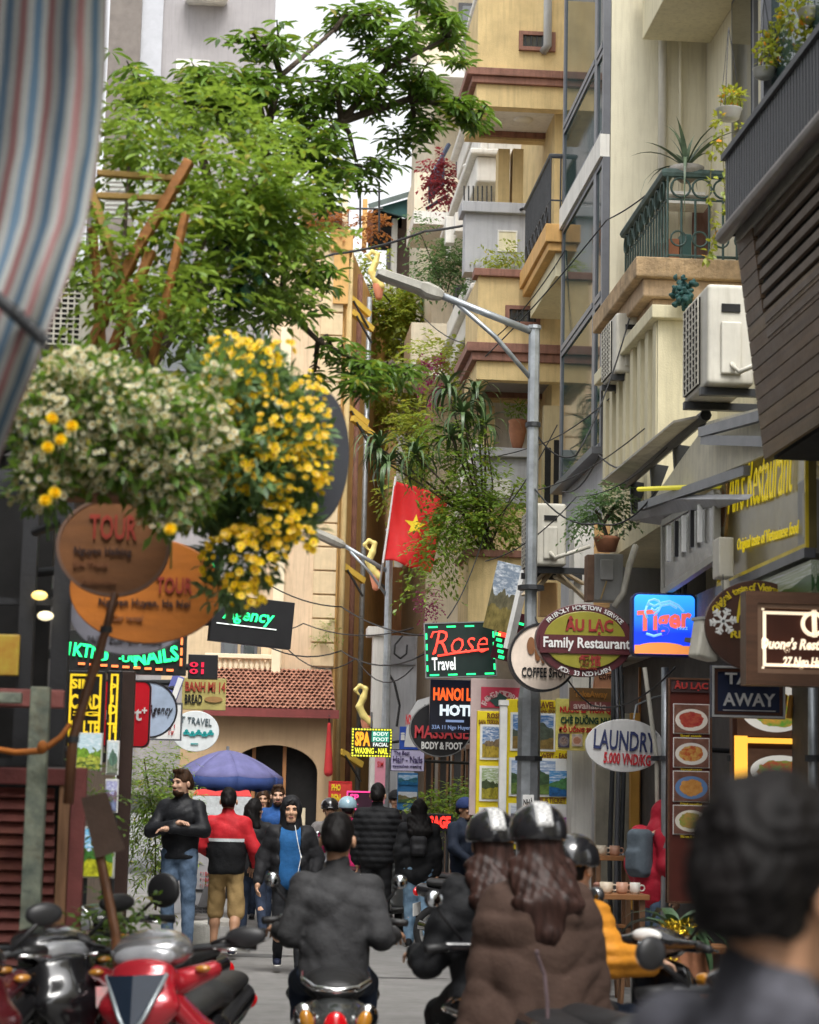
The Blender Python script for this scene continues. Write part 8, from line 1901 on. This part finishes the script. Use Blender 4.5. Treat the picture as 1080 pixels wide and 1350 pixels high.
# 11 woman with rucksack
def rucksack(mat, w_=.13, h_=.19, d_=.07, off=-.20, zc=.05):
    def fn(e, J, s):
        c = J['chest']+np.array([0, off*s, -zc*s]); o = SD(.03).bx(c, (w_*s, d_*s, h_*s), .05).bx(c+np.array([0, -d_*s, -.06*s]), (w_*.75*s, .03*s, h_*.45*s), .03).build('rucksack', mat, e, .013)
        for q in (-1, 1): MB().tube([V3(c)+V3((.08*q*s, d_*.6*s, h_*.8*s)), V3(c)+V3((.11*q*s, .16*s, .14*s)), V3(c)+V3((.13*q*s, .27*s, .02)), V3(c)+V3((.12*q*s, d_*s, -h_*.7*s))], .014, 6).build('strap', mat, o, smooth=True)
    return fn
person('woman in black hoodie and blue jeans walking away with small black rucksack', spot(552, 23.5), R(-4), pose(kl=(-.08, .06, .50), al=(-.09, .06, .09), kr=(.09, .0, .50), ar=(.09, -.22, .15)), 1.65, 'a', top=dict(mat=blackc, i=.034, hem=-.08, amp=.007), bottom=dict(mat=cloth('mid_denim', (.09, .16, .25), .85, var=.35, vs=5, col2=(.16, .25, .34)), i=.02), shoes=dict(mat=blackc, dr=(0, .5, -1)), hair='long', face=False, bag=rucksack(blackj, .10, .12, .05, -.17, .10))
# 12 person by motorbikes
person('person in dark jacket and blue cap by the parked motorbikes', spot(612, 24.4), PI+R(40), pose(el=(-.24, .06, 1.12), wl=(-.2, .28, .98), er=(.24, .06, 1.12), wr=(.2, .28, .98)), 1.68, 'c', top=dict(mat=cloth('navy_jacket', (.022, .03, .05), .7), i=.028), bottom=dict(mat=denim2), shoes=blackshoe, hair='short', headwear=dict(kind='cap', mat=cloth('blue_cap', (.03, .05, .15), .7)), res=.02, headres=.01)
# 13 helmeted pair
check = bpy.data.materials.new('plaid_stripe'); check.use_nodes = True; t = check.node_tree; b = t.nodes['Principled BSDF']; ck = t.nodes.new('ShaderNodeTexChecker'); ck.inputs['Scale'].default_value = 70; ck.inputs[1].default_value = (.55, .55, .54, 1); ck.inputs[2].default_value = (.28, .28, .28, 1); t.links.new(t.nodes.new('ShaderNodeTexCoord').outputs['Object'], ck.inputs[0]); t.links.new(ck.outputs[0], b.inputs['Base Color']); b.inputs['Roughness'].default_value = .2
helm = paint('black_helmet', (.012, .012, .014), 0)
person('scooter driver in black with checked stripe helmet, partly hidden by brown coat', spot(654, 9.0), R(6), sit(.04, .02, el=(-.30, .0, .98), wl=(-.30, .32, .98)), 1.62, 'a', top=dict(mat=blackc, i=.034, amp=.007), bottom=dict(mat=blackc, i=.02), shoes=blackshoe, hair='long', hairm=hairw, headwear=dict(kind='helmet', mat=helm, stripe=check), face=False, res=.014)
def coat_more(S, s):
    for q in (-1, 1): S.rc((.05*q, .01, 1.32*s), (.18*q, .02, 1.17*s), .06*s, .07*s, k=.05); S.rc((.18*q, .02, 1.17*s), (.235*q, .03, .72*s), .07*s, .10*s, k=.05)
    S.rc((-.07, -.10*s, 1.22*s), (.09, -.10*s, 1.21*s), .045*s, .045*s, k=.03); S.rc((0, .0, 1.15*s), (0, -.02, .60*s), .14*s, .20*s, (1, 0, 0), 1.25, k=.06)
person('scooter passenger with long brown hair, checked stripe helmet and brown hooded coat', spot(713, 8.3), R(4), sit(.02, .03, el=(-.20, .09, 1.00), wl=(-.18, .30, .98), er=(.20, .09, 1.00), wr=(.18, .30, .98), sl=(-.15, .02, 1.27), sr=(.15, .02, 1.27)), 1.64, 'a', top=dict(mat=browncoat, i=.028, hem=-.10, amp=.007, f=26, name='coat', more=(coat_more,), k=.05), bottom=dict(mat=denim2), shoes=blackshoe, hair='long', hairm=hairw, headwear=dict(kind='helmet', mat=helm, stripe=check), face=False, bulk=1.05, res=.012)
e = thing('coat_belt_loop', 'grey mauve strap hanging down the back of the brown coat', 'strap', at(715, 1270, 8.0)); MB().tube([at(708, 1258, 8.03), at(718, 1285, 8.03), at(722, 1325, 8.0), at(722, 1380, 7.95)], [.007, .008, .008, .008], 6).build('strap', cloth('mauve_strap', (.085, .06, .065), .7), e, True); MB().ell(at(708, 1256, 8.03), (.01, .008, .012)).build('knot', MATS['mauve_strap'], e, True)
# 14 orange puffer rider
person('rider in mustard puffer jacket on the angled black scooter', spot(730, 9.25), R(-50), sit(.08, -.07, el=(-.25, .12, 1.0), wl=(-.31, .38, .99), er=(.25, .12, 1.0), wr=(.31, .36, .98)), 1.6, 'b', top=dict(mat=mustard, i=.044, wr=quilt(.012, .06), hem=-.02), bottom=dict(mat=denim2), shoes=blackshoe, hair='short', headwear=dict(kind='helmet', mat=helm), face=False, res=.014, hy=.2)
# 15 red jacket with rucksack
person('person in crimson hooded shell jacket with slate rucksack at the cafe', spot(861, 16.4)+V3((0, 0, .11)), R(-62), pose(kl=(-.09, .10, .52), al=(-.09, .02, .09), chest=(0, .06, 1.26), neck=(0, .09, 1.40), head=(0, .15, 1.50), hip=(0, 0, .93)), 1.62, 'b', top=dict(mat=crimson, i=.026, hem=-.06, amp=.007), bottom=dict(mat=denim), shoes=blackshoe, hair='short', headwear=dict(kind='hood', mat=crimson), bag=rucksack(bpgrey, .12, .20, .07, -.20, .06))
# 16 large near head
plaid = cloth('dark_plaid', (.012, .012, .015), .8, var=.9, vs=7, col2=(.075, .075, .09))
p = at(1010, 1005, 2.6)
person('dark haired person close to the camera seen from behind in dark plaid jacket', V3((at(1012, 1100, 2.6).x, 2.6, 0)), R(-62), pose(), 1.70*(p.z)/1.742, 'c', top=dict(mat=plaid, i=.026, collar=.03, amp=.005), bottom=dict(mat=denim2), shoes=blackshoe, hair='bushy', face=True, headres=.006, res=.012, hy=R(10))

# ================================================================ STREET FURNITURE, SMALL THINGS
# blue parasol
c = at(300, 1000, 27); e = thing('parasol', 'blue and lilac street parasol by the peach doorway', 'parasol', (c.x, 27, 0)); k = 27/F
rimz = at(300, 1024, 27).z; topz = at(300, 989, 27).z; rr_ = 75*k; pm = [M('parasol_blue', (.02, .045, .17), .8, bump=.1), M('parasol_lilac', (.13, .13, .29), .8, bump=.1)]
for i in range(8):
    a0, a1 = 2*PI*i/8+.2, 2*PI*(i+1)/8+.2; mb = MB(); q = []
    def pp(u_, v_):
        a = a0+(a1-a0)*u_; dr = math.cos(PI/8)/math.cos((a-(a0+a1)/2)) ; r_ = rr_*v_*(1-.05*math.sin(PI*u_)*v_); return V3((c.x+r_*math.cos(a), 27+r_*math.sin(a), topz-(topz-rimz)*(v_**1.6)-.02*math.sin(PI*u_)*v_))
    MB().sheet(pp, 4, 6).build('canopy_panel', pm[1], e, True, smooth=True, solid=.006)
    def pv(u_, v_):
        a = a0+(a1-a0)*u_; r_ = rr_*(1-.05*math.sin(PI*u_)); return V3((c.x+r_*math.cos(a), 27+r_*math.sin(a), rimz-.02*math.sin(PI*u_)-.19*v_*(1-.3*math.sin(PI*u_))))
    MB().sheet(pv, 4, 2).build('valance', pm[0], e, True, smooth=True, solid=.006)
    MB().tube([(c.x, 27, topz-.15), (c.x+rr_*math.cos(a0), 27+rr_*math.sin(a0), rimz-.01)], .008, 5).build('rib', steel, e, True)
MB().tube([(c.x, 27, 0), (c.x, 27, topz+.05)], .02, 8).build('pole', steel, e, True); MB().lathe([(.25, 0), (.25, .06), (.05, .1)], (c.x, 27, 0), 18).build('base', conc, e, True)
c = at(295, 1045, 29); e = thing('market_canopy', 'small red market canopy with white skirt under the parasol', 'canopy', (c.x, 29, 0)); x0, x1, z0, z1 = rect(256, 1030, 332, 1050, 29)
MB().add([(x0, 28.4, z0), (x1, 28.4, z0), (x1-.1, 29.4, z1), (x0+.1, 29.4, z1)], [(0, 1, 2, 3)]).build('roof', M('canopy_red', (.55, .03, .03), .7), e, True, solid=.02)
MB().b2(x0, x1, 28.38, 28.395, z0-.35, z0).build('skirt', whitec, e, True)
for x in (x0+.05, x1-.05): MB().tube([(x, 28.4, 0), (x, 28.4, z0)], .02, 6).build('leg', steel, e, True)
# standing price board and its block
s = Sign('price_board', 'grey and white standing price board behind the leather jacket man', 'sign', 218, 1100, 285, 1204, 22.0); s.board(flat('board_pale', (.40, .40, .42)), .04)
for k in range(3): s.text('* 1 DAY', 264, 1149+8*k, 279, 1154+8*k, flat('price_red', (.55, .04, .05)), bold=.02)
s.panel(black, 246, 1172, 284, 1174); 
for k in range(3): s.text('CAR RENTAL TOURS', 248, 1192+4*k, 280, 1195+4*k, black)
MB().prism([(s.X(262), s.Z(1195)), (s.X(284), s.Z(1195)), (s.X(284), s.Z(1168)), (s.X(270), s.Z(1168))], -.02, -.01).build('grey_panel', M('mid_grey_print', (.16, .16, .17), .6), s.e)
for q in (-.4, .4): MB().tube([(s.w*q, .03, -s.h/2), (s.w*q, .03, -s.c.z+.3)], .02, 6).build('leg', steel, s.e)
c = atZ(265, 1252, 0); e = thing('concrete_block', 'pale concrete step block at the left kerb', 'block', (c.x, c.y, 0)); SD(.01).bx((0, .25, .14), (.19, .25, .14), .02).build('block', M('pale_concrete', (.46, .45, .42), .9, var=.2, vs=6, bump=.5, bs=30, dirt=.4), e, .02); MB().b2(-.3, .3, .02, .5, .0, .012).build('mortar_bed', conc, e)
# cafe tables and stools
wt = M('cafe_wood', (.30, .13, .045), .5, var=.3, vs=5, bump=.1)
def table(label, px, py, Y, w_, d_):
    c = at(px, py, Y); e = thing('cafe_table', label, 'table', (c.x, Y, .11), group='cafe tables on the right pavement'); h_ = c.z-.11
    MB().b2(-w_/2, w_/2, -d_/2, d_/2, h_-.04, h_).build('table_top', wt, e, bevel=.004); MB().b2(-w_/2+.03, w_/2-.03, -d_/2+.03, d_/2-.03, h_*.45, h_*.45+.02).build('shelf', wt, e)
    for a in (-1, 1):
        for b in (-1, 1): MB().b2(a*(w_/2-.05)-.02, a*(w_/2-.05)+.02, b*(d_/2-.05)-.02, b*(d_/2-.05)+.02, 0, h_-.04).build('leg', woodb, e)
    return e, h_
for k, (lb, px, py, Y, w_, d_) in enumerate((('tall wooden cafe table by the laundry doorway', 806, 1128, 17.6, .36, .3), ('low wooden cafe table with cups behind the mustard rider', 815, 1178, 15.6, .42, .35), ('small wooden cafe table beside the peace lily', 918, 1246, 12.6, .4, .35))):
    e, h_ = table(lb, px, py, Y, w_, d_)
    for j, (dx, r_) in enumerate(((-.1, .05), (.02, .045), (.12, .04))[:3 if k == 1 else 2 if k == 0 else 1]):
        c2 = thing('cup', ('cream', 'pink clay', 'pale')[j]+' cup on the '+('tall wooden table', 'low wooden table', 'small table by the peace lily')[k], 'cup', (e.location.x+dx, e.location.y-.05, .11+h_), group='cups on the cafe tables'); cm_ = M('cup_%d' % j, ((.65, .55, .42), (.55, .3, .2), (.7, .66, .6))[j], .4)
        MB().lathe([(r_*.75, 0), (r_, .02), (r_, .085), (r_*.9, .085), (r_*.85, .02)], (0, 0, 0), 16).build('bowl', cm_, c2, smooth=True); MB().torus((r_+.012, 0, .045), .022, .006, 'y', 12, 6).build('handle', cm_, c2, smooth=True)
for k, (px, Y) in enumerate(((836, 14.6), (800, 16.4))):
    c = spot(px, Y); e = thing('stool', ('wooden stool beside the menu board foot', 'small wooden stool under the tall cafe table')[k], 'stool', (c.x, Y, .11), group='cafe stools'); MB().lathe([(.14, .38), (.15, .40), (.14, .42)], (0, 0, 0), 16).build('seat', wt, e)
    for a in range(4): MB().tube([(.1*math.cos(a*PI/2+.7), .1*math.sin(a*PI/2+.7), .39), (.14*math.cos(a*PI/2+.7), .14*math.sin(a*PI/2+.7), 0)], .014, 6).build('leg', woodb, e)
e = thing('metal_bollard', 'pink brown painted post left of the cafe tables', 'post', spot(788, 17.2)+V3((0, 0, .11))); MB().tube([(0, 0, 0), (0, 0, .85)], .03, 10).build('shaft', M('pink_brown', (.36, .17, .12), .6), e); MB().ell((0, 0, .86), (.034, .034, .02)).build('cap', MATS['pink_brown'], e)
